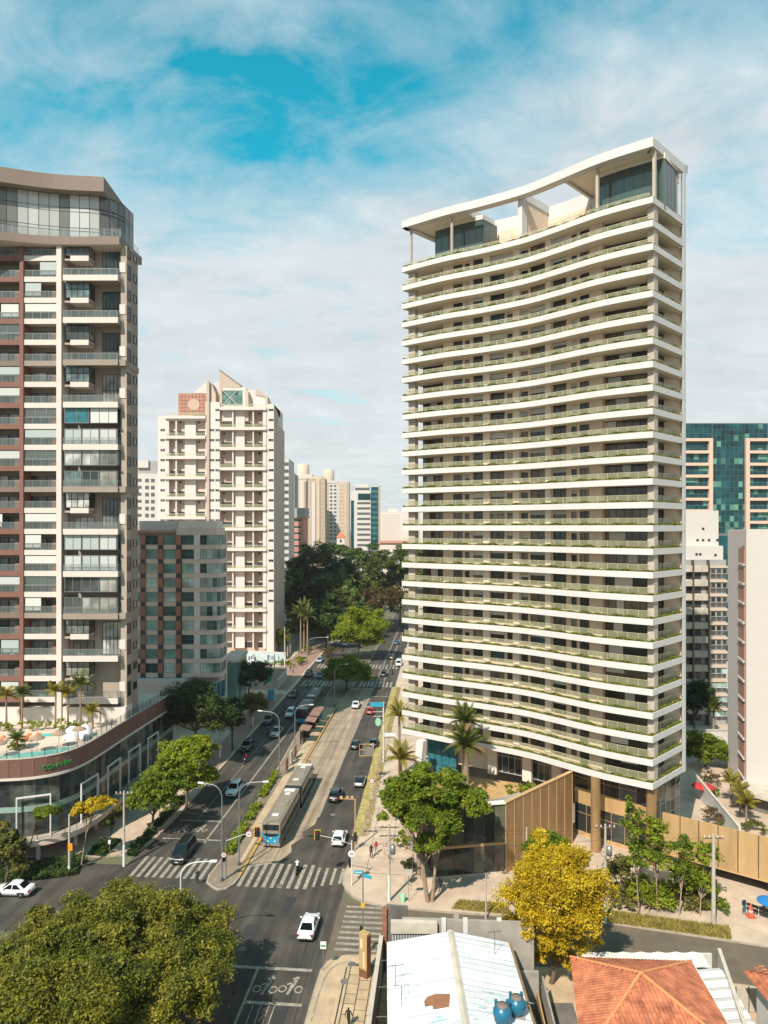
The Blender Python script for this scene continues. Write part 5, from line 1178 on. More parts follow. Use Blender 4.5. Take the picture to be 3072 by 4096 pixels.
t = tower('tan shaded tower with a row of pale pilasters', 1232, 1300, 1912, 500, 'far_tan', wins=[(1236, 1256, 1925, 2180, 2, 1.2, 'beige_side'), (1284, 1298, 1930, 2180, 2, 1.2, 'far_grey')], extra=[('pilaster', 1248, 1262, 1930, 2190, -.8, .3, 'far_white'), ('pilaster', 1266, 1279, 1918, 2190, -.7, .3, 'far_beige'), ('parapet', 1240, 1290, 1905, 1918, -.2, 8, 'far_beige')])
t = tower('beige tower with white central window bay and round tank', 1298, 1396, 1926, 560, 'far_beige', wins=[(1320, 1352, 1940, 2160, 2, 1.5, 'dark_band'), (1360, 1380, 1940, 2160, 2, 1.1, 'far_tan'), (1303, 1316, 1940, 2160, 2, 1.1, 'far_tan')], extra=[('bay', 1318, 1354, 1930, 2190, -.1, .15, 'far_white'), ('parapet', 1296, 1352, 1922, 1932, -.4, 8, 'far_white'), ('side_wall', 1386, 1397, 1930, 2190, -.3, 4, 'far_tan')])
MB().lathe([(4.6, fz(1926, 560)), (4.6, fz(1880, 560)), (3.5, fz(1877, 560))], 'far_beige', 20, (fx(1312, 560), 566)).build('water_tank', t, True)
tower('pink apartment building with white horizontal bands and grey roof', 1130, 1214, 2072, 330, 'pink', wins=[(1139, 1170, 2085, 2240, 1, .5, 'far_white'), (1174, 1206, 2085, 2240, 1, .5, 'far_white'), (1176, 1204, 2079, 2240, 1, .9, 'window_dark')], extra=[('roof', 1130, 1220, 2032, 2072, -1, 18, 'far_grey'), ('strip', 1169, 1174, 2072, 2250, -.4, .2, 'stripe_dark')])
t = tower('white office tower with dark window bands and a teal glass flank', 1404, 1483, 1965, 480, 'far_white', depth=24, floor=3.6, wins=[(1429, 1481, 2008, 2190, 1, 1.5, 'dark_band')], extra=[('window_band', 1432, 1482, 1974, 2000, -.15, .2, 'office_glass'), ('roof_block', 1419, 1475, 1935, 1965, 2, 16, 'far_white'), ('window_band', 1420, 1478, 1950, 1960, 1.8, 2.1, 'dark_band'), ('glass_flank', 1484, 1512, 1948, 2200, .5, 20, 'office_glass'), ('edge_wall', 1512, 1521, 1943, 2200, 1, 20, 'far_tan'), ('glass_strip', 1404, 1415, 2002, 2200, -.4, .2, 'office_glass')])
mb = MB()
for z in np.arange(fz(2180, 480), fz(1955, 480), 3.6):
    for i in range(3): mb.box(fx(1486+i*8.5, 480), fx(1493+i*8.5, 480), 480.38, 480.48, z, z+1.6, 'office_pale' if rf.random() < .3 else 'teal_glass')
mb.build('window_panes', t, True)['kind'] = 'stuff'
tower('pale hazy building on the horizon beside the white tower', 1516, 1640, 2046, 900, 'far_pale', floor=3.2, wins=[(1530, 1600, 2060, 2160, 9, 1.3, 'far_beige')], extra=[('roof_block', 1552, 1590, 2034, 2046, 2, 20, 'far_pale')])
tower('low pale building with an orange tile roof beyond the trees', 1520, 1640, 2172, 420, 'far_pale', extra=[('roof', 1518, 1645, 2164, 2172, -1, 20, 'pink')])
ch = thing('church_tower', 'small white belfry with an orange pyramid roof above the dark trees', 'belfry', (fx(1363, 400), 403, 0)); x = fx(1363, 400)
MB().box(x-2.3, x+2.3, 400, 404.6, 0, fz(2150, 400), 'far_white').build('wall', ch, True); z0, z1 = fz(2151, 400), fz(2123, 400)
MB().add([(x-2.6, 399.7, z0), (x+2.6, 399.7, z0), (x+2.6, 404.9, z0), (x-2.6, 404.9, z0), (x, 402.3, z1)], [(0, 1, 4), (1, 2, 4), (2, 3, 4), (3, 0, 4), (3, 2, 1, 0)], 'roof_tile').build('roof', ch, True)
MB().box(x-.5, x+.5, 399.9, 400.1, z0-2.6, z0-1, 'window_dark').build('window', ch, True)
for i in range(26):                                    # skyline that goes on either side of what the street opens
    u = -1500+i*260+rf.uniform(-60, 60)
    if 480 < u < 1640: continue
    Yq = rf.uniform(300, 600); tower('distant tower block of the city skyline outside the street view', u, u+rf.uniform(70, 130), rf.uniform(1890, 2080), Yq, ['far_pale', 'far_white', 'far_beige', 'far_grey'][i % 4]).__setitem__('group', 'distant skyline towers')

# ---------------------------------------------------------------- right side: teal office, white and grey block, beige block
YO = 217.0; of = thing('office_building', 'teal glass office building with peach frames at the right edge', 'office building', (fx(2950, YO), 230, 0))
MB().box(fx(2690, YO), fx(3330, YO), YO+.5, YO+30, 0, fz(1695, YO), 'office_glass').build('wall', of, True)
c7 = lambda x, y: (2700+x*.3163, 1650+y*.3163)
def q7(mb, x0, y0, x1, y1, d0, d1, m, Y): u0, v0 = c7(x0, y0); u1, v1 = c7(x1, y1); return fb(mb, Y, u0, v0, u1, v1, d0, d1, m)
for (x0, x1) in ((-40, 470), (905, 1900)):
    for y in (345, 500, 655, 805, 950, 1097, 1243, 1388, 1535, 1680):
        if x0 < 0 and y > 1250: continue
        mb = MB(); q7(mb, x0, y-18, x1, y+18, -.5, .6, 'office_peach', YO); mb.build('band', of, True)
for x in (447, 912):
    mb = MB(); q7(mb, x-22, 327, x+24, 1700 if x > 500 else 1260, -.55, .6, 'office_peach', YO); mb.build('frame', of, True)
for x0, x1, y0, y1, dx_, dy_, sk_ in ((130, 425, 375, 1260, 58, 73, 0), (480, 890, 140, 1480, 55, 73, 1), (940, 1180, 375, 1540, 58, 73, 0), (130, 475, 140, 330, 58, 62, 1), (890, 1180, 140, 330, 58, 62, 1)):
    y = y0; r_ = 0
    while y < y1-20:
        x = x0
        while x < x1-20:
            pale_pane = rf.random() < (.3 if (r_ % 2 == 0 and y > 480) else .03)
            mb = MB(); q7(mb, x+2, y+2, min(x1, x+dx_)-2, y+dy_-3, .38, .44, 'office_pale' if pale_pane else 'office_glass', YO); mb.build('pane', of, True); x += dx_
        y += dy_; r_ += 1
mb = MB(); q7(mb, 120, 130, 1900, 1560, .44, .52, 'mullion', YO); mb.build('mullion', of, True)
YW = 147.0; wg = thing('apartment_block', 'old grey slab apartment block with a white windowless top right of the white tower', 'apartment block', (fx(2820, YW), 155, 0))
mb = MB(); q7(mb, 60, 1235, 665, 1690, 4, 18, 'far_white', YW); q7(mb, 60, 1690, 667, 1880, 2, 18, 'far_white', YW); mb.build('roof_block', wg, True)
mb = MB(); q7(mb, 110, 1225, 225, 1870, 3.6, 4.2, 'beige_light', YW); mb.build('chimney', wg, True)
mb = MB(); mb.box(fx(2720, YW), fx(2912, YW), YW+.8, YW+18, 0, fz(2240, YW), 'far_grey'); mb.build('wall', wg, True)
c8 = lambda x, y: (2700+x*.3163, 2600+y*.3163)
for i in range(21):
    z = fz(2262, YW)-i*2.99
    if z < 1: break
    for u0, u1 in ((2734, 2770), (2775, 2832)): MB().box(fx(u0, YW), fx(u1, YW), YW, YW+.9, z-1.35, z, 'concrete_light').build('parapet', wg, True)
    MB().box(fx(2838, YW), fx(2911, YW), YW-.3, YW+1, z-.5, z-.1, 'far_beige').build('balcony_slab', wg, True)
    for j in range(3): wat(wg, win_mesh(1.05, 1.1, 1, 'green_pane' if i > 6 else 'window_dark', 'pole_white'), fx(2842+j*23, YW), YW-.1, z-1.75, 'window')
    wat(wg, win_mesh(1.6, 1.3, 2, 'window_dark'), fx(2745, YW), YW+.72, z-2.85, 'window'); wat(wg, win_mesh(1.6, 1.3, 2, 'window_dark'), fx(2780, YW), YW+.72, z-2.85, 'window')
for u in (2771, 2833): MB().box(fx(u, YW), fx(u+5, YW), YW-.15, YW+.9, 0, fz(2240, YW), 'bronze_frame').build('pilaster', wg, True)
for x, y in ((340, 1485), (270, 1630), (340, 1630), (415, 1630), (520, 1630), (440, 1815), (560, 1820), (585, 1820), (205, 1805), (250, 1805)):
    u, v = c7(x, y); wat(wg, win_mesh(.5, .5, 1, 'window_dark', d=.06), fx(u, YW+4), YW+(3.93 if y < 1700 else 1.93), fz(v, YW+3), 'window')
rb_ = thing('apartment_block', 'pale beige apartment block with a column of brown window strips at the right edge', 'apartment block', (62, 112, 0))
C0, C1, C2, C3 = (59.0, 120.0), (55.45, 107.0), (63.5, 98.5), (72, 112)
MB().prism([C0, C1, C2, C3, (70, 124)], 0, 41.5, 'beige', 'concrete').build('wall', rb_, True)
MB().wallseg(C0, C1, -.06, .3, 0, 41.3, 'beige_light').wallseg(C1, lerp(C1, C2, .36), -.06, .3, 0, 41.6, 'far_white').build('render_wall', rb_, True)
p, q = lerp(C0, C1, .62), lerp(C0, C1, .92)
for k in range(13):
    z = 38.6-k*3.0; MB().wallseg(p, q, -.14, .1, z-2.35, z, 'terracotta_panel').build('panel', rb_, True); MB().wallseg(p, q, -.30, .1, z-2.62, z-2.36, 'far_white').build('sill', rb_, True); MB().wallseg(lerp(p, q, .5), q, -.1, .1, z, z+.36, 'window_dark').build('window', rb_, True)
an = math.atan2(C2[1]-C1[1], C2[0]-C1[0])
for k in range(13):
    for j in range(3):
        x, y = lerp(C1, C2, .40+.2*j); wat(rb_, win_mesh(1.6, 1.25, 3, 'tower_glass', 'galv'), x, y-.08, 37.6-k*3.0, 'window', an)
MB().wallseg((51.4, 104.0), (60.5, 93.6), 0, 9, 2.7, 3.15, 'concrete_light').build('canopy_slab', rb_, True)
MB().wallseg((52.4, 104.2), (61.0, 94.6), .8, 1.1, .1, 2.7, 'concrete_dark').build('garage_wall', rb_, True)
bw_ = thing('boundary_wall', 'white boundary wall running diagonally beside the tower garden at the right', 'wall', (46.8, 102, 0))
MB().wallseg((46.2, 90.6), (49.4, 112.0), 0, .25, 0, 3.0, 'white_paint').build('wall', bw_, True); MB().wallseg((46.2, 90.6), (49.4, 112.0), -.05, .3, 3.0, 3.1, 'concrete_light').build('coping', bw_, True)
bw2 = thing('boundary_wall', 'plain cream wall between the two groups of dark trees at the right', 'wall', (62, 130, 0)); MB().box(50, 74, 130, 130.3, 0, 4.1, 'white_paint').build('wall', bw2, True); MB().box(50, 74, 129.9, 130.4, 4.1, 4.25, 'concrete_light').build('coping', bw2, True)
struct('garden_path', MB().sheet([(48.6, 96), (50.5, 112), (56, 120), (58.5, 119), (53.5, 107), (51.5, 97)], PZ+.012, 'pavement'))
# ---------------------------------------------------------------- near buildings: metal-roofed shed, tiled houses
sh = thing('metal_roof_shed', 'long shed with a white ribbed metal gable roof at the bottom of the picture', 'shed', (5.7, 52, 0))
XR, ZR, ZE, XL, XQ = 5.75, 7.05, 6.1, .25, 10.75
vsh = {}
def sheet_mesh(x0, z0, x1, z1):
    L = math.hypot(x1-x0, z1-z0); mb = MB(); n = 3; w = .70
    for i in range(n):
        y0, y1 = w*i/n, w*(i+1)/n; yr = y0+.05
        mb.add([(0, y0, 0), (L, y0, 0), (L, y0+.02, .035), (0, y0+.02, .035), (L, yr, .035), (0, yr, .035), (L, yr+.02, 0), (0, yr+.02, 0), (L, y1, 0), (0, y1, 0)], [(0, 1, 2, 3), (3, 2, 4, 5), (5, 4, 6, 7), (7, 6, 8, 9)], 'metal_roof')
    mb.add([(0, w-.02, .012), (L, w-.02, .012), (L, w+.012, .014), (0, w+.012, .014)], [(0, 1, 2, 3)], 'roof_line')
    return mb.mesh('roof_sheet'), -math.atan2(z1-z0, x1-x0)
mL, aL = sheet_mesh(XL, ZE, XR, ZR); mR, aR = sheet_mesh(XR, ZR, XQ, ZE)
for i in range(23):
    y = 44.6+i*.69
    for me, x, z, a in ((mL, XL, ZE, aL), (mR, XR, ZR, aR)): place('roof_sheet', me, sh, (x-5.7, y-52, z+.006*(i % 2)), (0, a+R.uniform(-.002, .002), R.uniform(-.004, .004)))
MB().add([(XR-.28, 44.5, ZR-.0), (XR, 44.5, ZR+.09), (XR+.28, 44.5, ZR-.0), (XR-.28, 60.6, ZR-.0), (XR, 60.6, ZR+.09), (XR+.28, 60.6, ZR-.0)], [(0, 1, 4, 3), (1, 2, 5, 4)], 'concrete_light').build('ridge_cap', sh, True)
MB().box(XL+.1, XL+.3, 44, 60.4, 0, ZE-.05, 'concrete_dark').box(XQ-.3, XQ-.1, 44, 60.4, 0, ZE-.05, 'concrete').prism([(XL+.3, 60.2), (XQ-.3, 60.2), (XQ-.3, 60.4), (XL+.3, 60.4)], 0, ZE, 'concrete').build('wall', sh, True)
MB().box(XQ+.02, XQ+.22, 44.5, 60.5, ZE-.2, ZE-.02, 'bronze_panel').build('gutter', sh, True)
def on_roof(x, y, dz=.055): return (x, y, (ZE+(x-XL)/(XR-XL)*(ZR-ZE) if x < XR else ZR-(x-XR)/(XQ-XR)*(ZR-ZE))+dz)
def patch(name, pts, m, dz=.055): return MB().add([on_roof(*p, dz) for p in pts], [tuple(range(len(pts)))], m).build(name, sh, True)
patch('rust_patch', [(3.0, 51.6), (3.55, 51.6), (3.6, 51.15), (4.75, 51.1), (4.95, 52.5), (3.9, 52.75), (3.25, 52.6), (3.0, 52.2)], 'rust_patch')
rs = random.Random(8)
for cx_, cy_, L_, W_, n_ in ((4.5, 49.6, 1.1, 1.3, 14), (6.3, 50.2, .5, 1.9, 10), (9.2, 52.4, 1.6, 1.2, 18), (8.2, 50.9, 1.2, .9, 10), (7.0, 48.2, 1.6, 1.2, 10)):
    mb = MB()
    for i in range(n_):
        x = cx_+rs.uniform(-1, 1)*L_; y = cy_+rs.uniform(-1, 1)*W_*.6; l, w = rs.uniform(.15, .7), rs.uniform(.03, .12)
        if (x-l-XR)*(x+l-XR) < 0: continue
        mb.add([on_roof(x-l, y, .05), on_roof(x, y-w, .05), on_roof(x+l, y, .05), on_roof(x, y+w, .05)], [(0, 1, 2, 3)], 'roof_stain')
    if mb.v: o = mb.build('paint_stain', sh, True)
sw_ = thing('parapet_wall', 'grey rendered wall with white posts behind the metal roof along the side street', 'wall', (6, 62, 0))
MB().wallseg((1.6, 62.3), (13.2, 61.6), 0, .3, 0, 7.1, 'concrete').build('wall', sw_, True)
for x in (5.1, 7.0, 10.0, 12.2): MB().wallseg((x, 61.95), (x+.4, 61.93), 0, .3, 5.0, 7.25, 'white_paint').build('post', sw_, True)
MB().box(.6, 4.7, 61.9, 62.05, 5.2, 6.1, 'galv').box(.6, 4.7, 61.7, 62.3, 6.1, 7.05, 'concrete_light').build('fluted_panel', sw_, True)
for i in range(17): MB().box(.75+i*.24, .81+i*.24, 61.84, 61.92, 5.22, 6.08, 'pole_white').build('rib', sw_, True)
ow = thing('side_wall', 'tall stained concrete wall between the paved corner and the metal roof', 'wall', (-.8, 58, 0))
MB().wallseg((-.1, 66.4), (-1.9, 44), -.3, 0, 0, 3.1, 'concrete').wallseg((-.1, 66.4), (-1.9, 44), -.34, .04, 3.1, 3.22, 'concrete_light').build('wall', ow, True)
MB().wallseg((.2, 66.5), (2.2, 66.2), 0, .3, 0, 6.0, 'concrete_dark').wallseg((-.12, 66.55), (.3, 66.3), -.1, .35, 0, 5.8, 'brick_red').build('gate_wall', ow, True)
for i in range(5):
    y = 63-i*3.6; MB().tube([(-.3-.08*i*3.6/2, y, 2.9), (.3, y-.5, 3.3), (.45, y-.9, 5.6)], .04, 'galv', 6).build('conduit', ow, True)
for lb_, x, y in (('blue water tank behind, right at the roof edge', 9.7, 51.2), ('blue water tank in front, left of the other tank', 8.45, 50.0)):
    t = thing('water_tank', lb_, 'water tank', (x, y, on_roof(x, y)[2]-.05)); MB().lathe([(.46, .12), (.56, .2), (.68, .75), (.66, .95), (.52, 1.15), (.40, 1.25)], 'tank_blue', 20).build('body', t)
    MB().lathe([(.42, 1.25), (.42, 1.31), (.1, 1.36)], 'tank_lid', 16).build('lid', t); MB().box(-.5, .5, -.5, .5, -.1, .12, 'concrete').build('base', t)
    for a in (.6, 2.5): MB().box(.5*math.cos(a)-.1, .5*math.cos(a)+.1, .5*math.sin(a)-.1, .5*math.sin(a)+.1, 1.1, 1.45, 'tank_blue').build('lug', t)
def antenna(label, x, y, h):
    z = on_roof(x, y)[2]; t = thing('antenna', label, 'antenna', (x, y, z)); mb = MB(); mb.tube([(0, 0, -.05), (0, 0, h)], .02, 'dark_frame', 6); mb.build('mast', t)
    mb = MB(); mb.tube([(-.6, 0, h-.1), (.6, .2, h-.1)], .016, 'dark_frame', 5)
    for i in range(5): mb.tube([(-.5+.25*i, -.3+.05*i, h-.1), (-.5+.25*i, .35+.05*i, h-.1)], .011, 'dark_frame', 5)
    mb.build('rods', t)
antenna('thin roof antenna near the left eave, upper one', .9, 54.5, 1.6); antenna('thin roof antenna near the left eave beside the rust patch', 1.3, 52.2, 1.5); antenna('short thin antenna mast on the right slope of the metal roof', 9.2, 58.2, 1.9)
# terracotta pyramid house
th_ = thing('tiled_house', 'house with a big orange terracotta hip roof beside the metal roof', 'house', (20, 54, 0))
AP_ = Vector((19.9, 54.3, 7.3)); ZE2 = 5.0
E_ = [Vector((16.0, 60.1, ZE2)), Vector((26.1, 59.5, ZE2)), Vector((25.2, 48.4, ZE2)), Vector((13.8, 48.6, ZE2))]
MB().prism([(16.5, 59.6), (25.5, 59.0), (24.7, 48.9), (14.4, 49.1)], 0, ZE2-.1, 'white_paint').build('wall', th_, True)
mb = MB()
for i in range(4): mb.add([E_[i], E_[(i+1) % 4], AP_], [(2, 1, 0)], 'roof_tile')
mb.add(E_, [(0, 1, 2, 3)], 'concrete_dark'); rfo = mb.build('roof', th_, True)
tile = MB(); nseg = 4; w, l = .15, .46
vs = [(w*math.cos(math.pi*j/nseg)*(1-.06*e), l*e, .07*math.sin(math.pi*j/nseg)+.012*(1-e)) for e in (0, 1) for j in range(nseg+1)]
tile.add(vs, [(j+1, j, nseg+1+j, nseg+2+j) for j in range(nseg)], 'roof_tile', True); tme = tile.mesh('roof_tile')
spots = []
for i in range(4):
    a, b2_ = E_[i], E_[(i+1) % 4]; ex = (b2_-a).normalized(); nr = (AP_-a).cross(ex).normalized(); nr = nr if nr.z > 0 else -nr
    ey = nr.cross(ex); ey = ey if ey.z > 0 else -ey; et = ey.cross(nr)
    W_ = (b2_-a).length; ax, ay = (AP_-a).dot(ex), (AP_-a).dot(ey); r_ = 0
    while r_*.40 < ay-.2:
        y = r_*.40; x0, x1 = ax*y/ay, W_-(W_-ax)*y/ay; x = x0+.16
        while x < x1-.1: spots.append((a+ex*x+ey*y+nr*.015, et, ey, nr)); x += .31
        r_ += 1
spots.sort(key=lambda q: (q[0]-Vector((0, 0, 42))).length if (q[0].y > 50.3 and q[3].dot(Vector((0, 0, 42))-q[0]) > 0) else 1e6)
mb = MB(); inv_l = Vector(th_.location)
for n_, (p, ex, ey, nr) in enumerate(spots):
    M = Matrix((ex, ey, nr)).transposed()
    if n_ < 296:
        o = place('roof_tile', tme, th_, p-inv_l); o.rotation_euler = (M @ Matrix.Rotation(R.uniform(-.03, .03), 3, 'Z')).to_euler(); o.parent = rfo; o.matrix_parent_inverse = Matrix.Identity(4); o.location = p-inv_l+inv_l
    else: mb.add([p+M @ Vector(v) for v in vs], [(j+1, j, nseg+1+j, nseg+2+j) for j in range(nseg)], 'roof_tile', True)
o = mb.build('roof_tiles', rfo); o['kind'] = 'stuff'
rfo.matrix_parent_inverse = world_m(th_).inverted()
for i in range(4): MB().tube([E_[i]+Vector((0, 0, .06)), lerp(E_[i], AP_, .5)[:2]+(lerp(E_[i], AP_, .5)[2]+.07,), AP_+Vector((0, 0, .1))], .13, 'roof_ridge', 8).build('ridge_tile', th_, True)
gt = MB()
gt.tube([E_[1]+Vector((.1, .1, -.05)), E_[2]+Vector((.1, 0, -.05))], .09, 'pole_white', 6); gt.build('gutter', th_, True)
# pleated white canopy along two sides of the tiled house
cp_ = thing('pleated_canopy', 'white pleated awning wrapping the back and right side of the tiled house', 'awning', (22, 62, 0))
for i in range(7):
    x0, x1 = 17.6+i*1.55, 17.6+(i+1)*1.55; y = 61.0+.0*(i)
    MB().add([(x0, y, 3.6), ((x0+x1)/2, y, 3.69), (x1, y, 3.6), (x0, y+1.7, 3.8), ((x0+x1)/2, y+1.75, 3.9), (x1, y+1.7, 3.8), (x0, y, 3.5), ((x0+x1)/2, y, 3.59), (x1, y, 3.5)], [(0, 1, 4, 3), (1, 2, 5, 4), (6, 7, 1, 0), (7, 8, 2, 1)], 'white_paint').build('pleat', cp_, True)
for i in range(8):
    y0 = 60.6-i*1.25; x0 = 26.6-.12*i; MB().add([(x0, y0, 3.6), (x0+2.4, y0, 3.8), (x0+2.4, y0-.62, 3.98), (x0, y0-.62, 3.8), (x0, y0-1.2, 3.6), (x0+2.4, y0-1.2, 3.8)], [(3, 2, 1, 0), (4, 5, 2, 3)], 'white_paint').build('pleat', cp_, True)
MB().wallseg((30.0, 62.4), (26.6, 50.0), -.2, 0, 0, 4.3, 'white_paint').wallseg((30.0, 62.4), (26.6, 50.0), -.26, .04, 4.3, 4.4, 'concrete_light').build('wall', cp_, True)
for i in range(6):
    for z in (1.2, 2.9): p, q = lerp((30.0, 62.4), (26.6, 50.0), .06+.15*i), lerp((30.0, 62.4), (26.6, 50.0), .15+.15*i); MB().wallseg(p, q, .0, .03, z, z+.8, 'window_dark').build('window', cp_, True)
MB().box(17.2, 29.4, 62.75, 62.9, 0, 3.7, 'white_paint').build('fence', cp_, True)
rh = thing('tiled_house', 'small white house with an orange tiled roof cut by the right edge', 'house', (35, 54, 0))
MB().box(30.6, 42, 46, 57.5, 0, 4.9, 'white_paint').build('wall', rh, True)
MB().add([(29.9, 58.3, 5), (43, 58.3, 5), (43, 45.5, 5), (29.9, 45.5, 5), (36.4, 52, 7.2)], [(1, 0, 4), (2, 1, 4), (3, 2, 4), (0, 3, 4), (0, 1, 2, 3)], 'roof_tile').build('roof', rh, True)
for i in range(14):
    for j in range(4): p = Vector((29.95, 58.2-i*.42, 5.02)); M = Matrix(((0, 1, 0), (.947, 0, .32), (-.32, 0, .947))); o = place('roof_tile', tme, rh, p-Vector(rh.location)+Vector((.4*j*.947, 0, .4*j*.335))); o.rotation_euler = (0, -.33, -math.pi/2)
wat(rh, win_mesh(1.5, 1.4, 2, 'window_dark', 'pole_white', fw=.1), 30.56, 55.2, 2.6, 'window', -math.pi/2); wat(rh, win_mesh(1.2, 1.2, 2, 'window_dark', 'pole_white', fw=.1), 30.56, 51.2, 2.6, 'window', -math.pi/2)
gw = thing('garden_wall', 'pair of narrow garden walls running between the metal roof and the tiled house', 'wall', (13, 55, 0))
MB().wallseg((13.9, 61), (12.8, 44), -.15, 0, 0, 2.8, 'concrete').wallseg((13.2, 60), (12.1, 44), -.12, 0, 0, 2.2, 'bronze_panel_light').box(11.2, 13.4, 60.6, 60.9, 0, 3.4, 'concrete').build('wall', gw, True)
fg = thing('metal_fence', 'low metal gate fence between the awning wall and the small right house', 'fence', (31, 60, 0))
MB().box(30.2, 33.5, 60.3, 60.36, .2, 2.2, 'concrete_light').build('panel', fg, True)
for x in (30.3, 31.4, 32.5, 33.4): MB().box(x-.04, x+.04, 60.2, 60.3, 0, 2.4, 'galv').build('post', fg, True)

# ---------------------------------------------------------------- trees, palms, planting
def T(label, base, Yc, lobes, k, ne, leaf, m, seed, **kw):
    if len(base) == 3: x, y = G(base[0], base[1]); z0 = 0
    else: x, y = base; z0 = kw.pop('z0', 0)
    L_ = [(fx(u, Yc)-x, Yc-y+dy, fz(v, Yc)-z0, ru/FP*Yc, ru/FP*Yc*.95, rv/FP*Yc) for (u, v, ru, rv, *e) in lobes for dy in ((e[0] if e else 0),)]
    return tree(label, x, y, L_, k, ne, leaf, m, seed, z0=z0, **kw)
def Gb(u, v): return G(u, v)
bx, by = A(57, -26.4)
lb_big = []; rg_ = random.Random(31)
for i in range(17):
    a_ = i*2.4; q_ = math.sqrt((i+.5)/17); cx_, cy_ = -22.6+7.6*q_*math.cos(a_), 58.6+6.6*q_*math.sin(a_); r_ = rg_.uniform(2.6, 3.7)
    lb_big.append((cx_-bx, cy_-by, 7.6-3.6*q_**2.2+rg_.uniform(-.5, .7), r_, r_, r_*rg_.uniform(.75, .95)))
for cx_, cy_, z_, r_ in ((-31.0, 58.8, 4.6, 3.6), (-29.5, 55, 4.8, 4.0), (-33, 56, 4.2, 3.6), (-21, 51.5, 6.2, 4.2), (-26, 51, 6, 4.2), (-16.4, 54, 4.8, 3.0)): lb_big.append((cx_-bx, cy_-by, z_, r_, r_, r_*.85))
tree('huge olive-green street tree filling the bottom left corner', bx, by, lb_big, 520, 300, .30, 'leaf_big', 101, r0=.45, branches=26, rc=(.24, .42))
T('golden yellow tree standing between the metal roof and the tiled roof', (15.3, 64.2), 64, [(2215, 3620, 200, 190), (2190, 3470, 125, 130), (2295, 3540, 130, 150), (2130, 3690, 120, 130), (2340, 3660, 90, 120), (2230, 3750, 140, 130), (2260, 3840, 75, 65), (2340, 3760, 80, 80), (2190, 3820, 70, 60)], 165, 260, .26, 'leaf_yellow', 102, r0=.26, branches=16, rc=(.2, .36))
T('broad green tree with forked pale trunks on the corner before the glass pavilion', (5.1, 78.2), 79, [(1620, 3190, 100, 95), (1740, 3150, 125, 85), (1860, 3220, 100, 70), (1700, 3270, 130, 65, -1), (1725, 3345, 85, 45, -2.0), (1600, 3250, 80, 55)], 150, 210, .38, 'leaf_fresh', 103, r0=.24, stems=3, bark='bark_pale', branches=8, rc=(.18, .32))
T('bright lime-green street tree on the left pavement of the avenue', Gb(745, 3240), 104, [(740, 3050, 118, 95), (800, 2995, 75, 55), (690, 3100, 80, 70), (780, 3120, 85, 60)], 80, 170, .45, 'leaf_lime', 104, r0=.25)
T('darker green street tree in front of the lime-green one', Gb(605, 3340), 95, [(620, 3180, 90, 85), (680, 3150, 55, 60), (570, 3215, 55, 60)], 70, 170, .42, 'leaf_fresh', 105, r0=.22)
T('large dark tree behind the far end of the shop podium', Gb(790, 3020), 122, [(765, 2835, 112, 95), (850, 2870, 80, 80), (700, 2875, 66, 66)], 110, 150, .5, 'leaf_deep', 106, r0=.3)
T('narrow very dark tree on the left pavement by the green sign', Gb(929, 3002), 131, [(918, 2880, 48, 75), (940, 2830, 32, 45)], 40, 150, .42, 'leaf_deep', 107, r0=.18, bark='bark_dark')
T('small olive tree on the left pavement beside the narrow dark tree', Gb(1008, 2915), 145, [(1010, 2825, 55, 45), (980, 2845, 35, 30)], 36, 120, .42, 'leaf_olive', 108, r0=.16, bark='bark_pale')
T('dark round tree on the forecourt right of the green glass block', Gb(1000, 2800), 168, [(985, 2708, 92, 56), (1035, 2695, 52, 44), (930, 2715, 56, 48)], 80, 140, .5, 'leaf_deep', 109, r0=.25)
T('green shade tree on the avenue median by the crossing', Gb(1384, 2767), 178, [(1385, 2695, 85, 56), (1440, 2705, 46, 40), (1335, 2695, 46, 54), (1395, 2665, 62, 36)], 85, 150, .5, 'leaf_fresh', 110, r0=.24, bark='bark_dark')
T('bright yellow-green tree farther along the median', Gb(1425, 2640), 220, [(1445, 2515, 100, 58), (1390, 2555, 62, 42), (1500, 2490, 52, 44), (1440, 2470, 72, 36), (1475, 2565, 60, 40)], 100, 150, .6, 'leaf_lime', 111, r0=.3)
T('brownish half-bare tree at the far end of the median', Gb(1520, 2520), 275, [(1525, 2400, 85, 55), (1470, 2425, 50, 40), (1590, 2400, 55, 55)], 70, 130, .7, 'leaf_brown', 112, r0=.3)
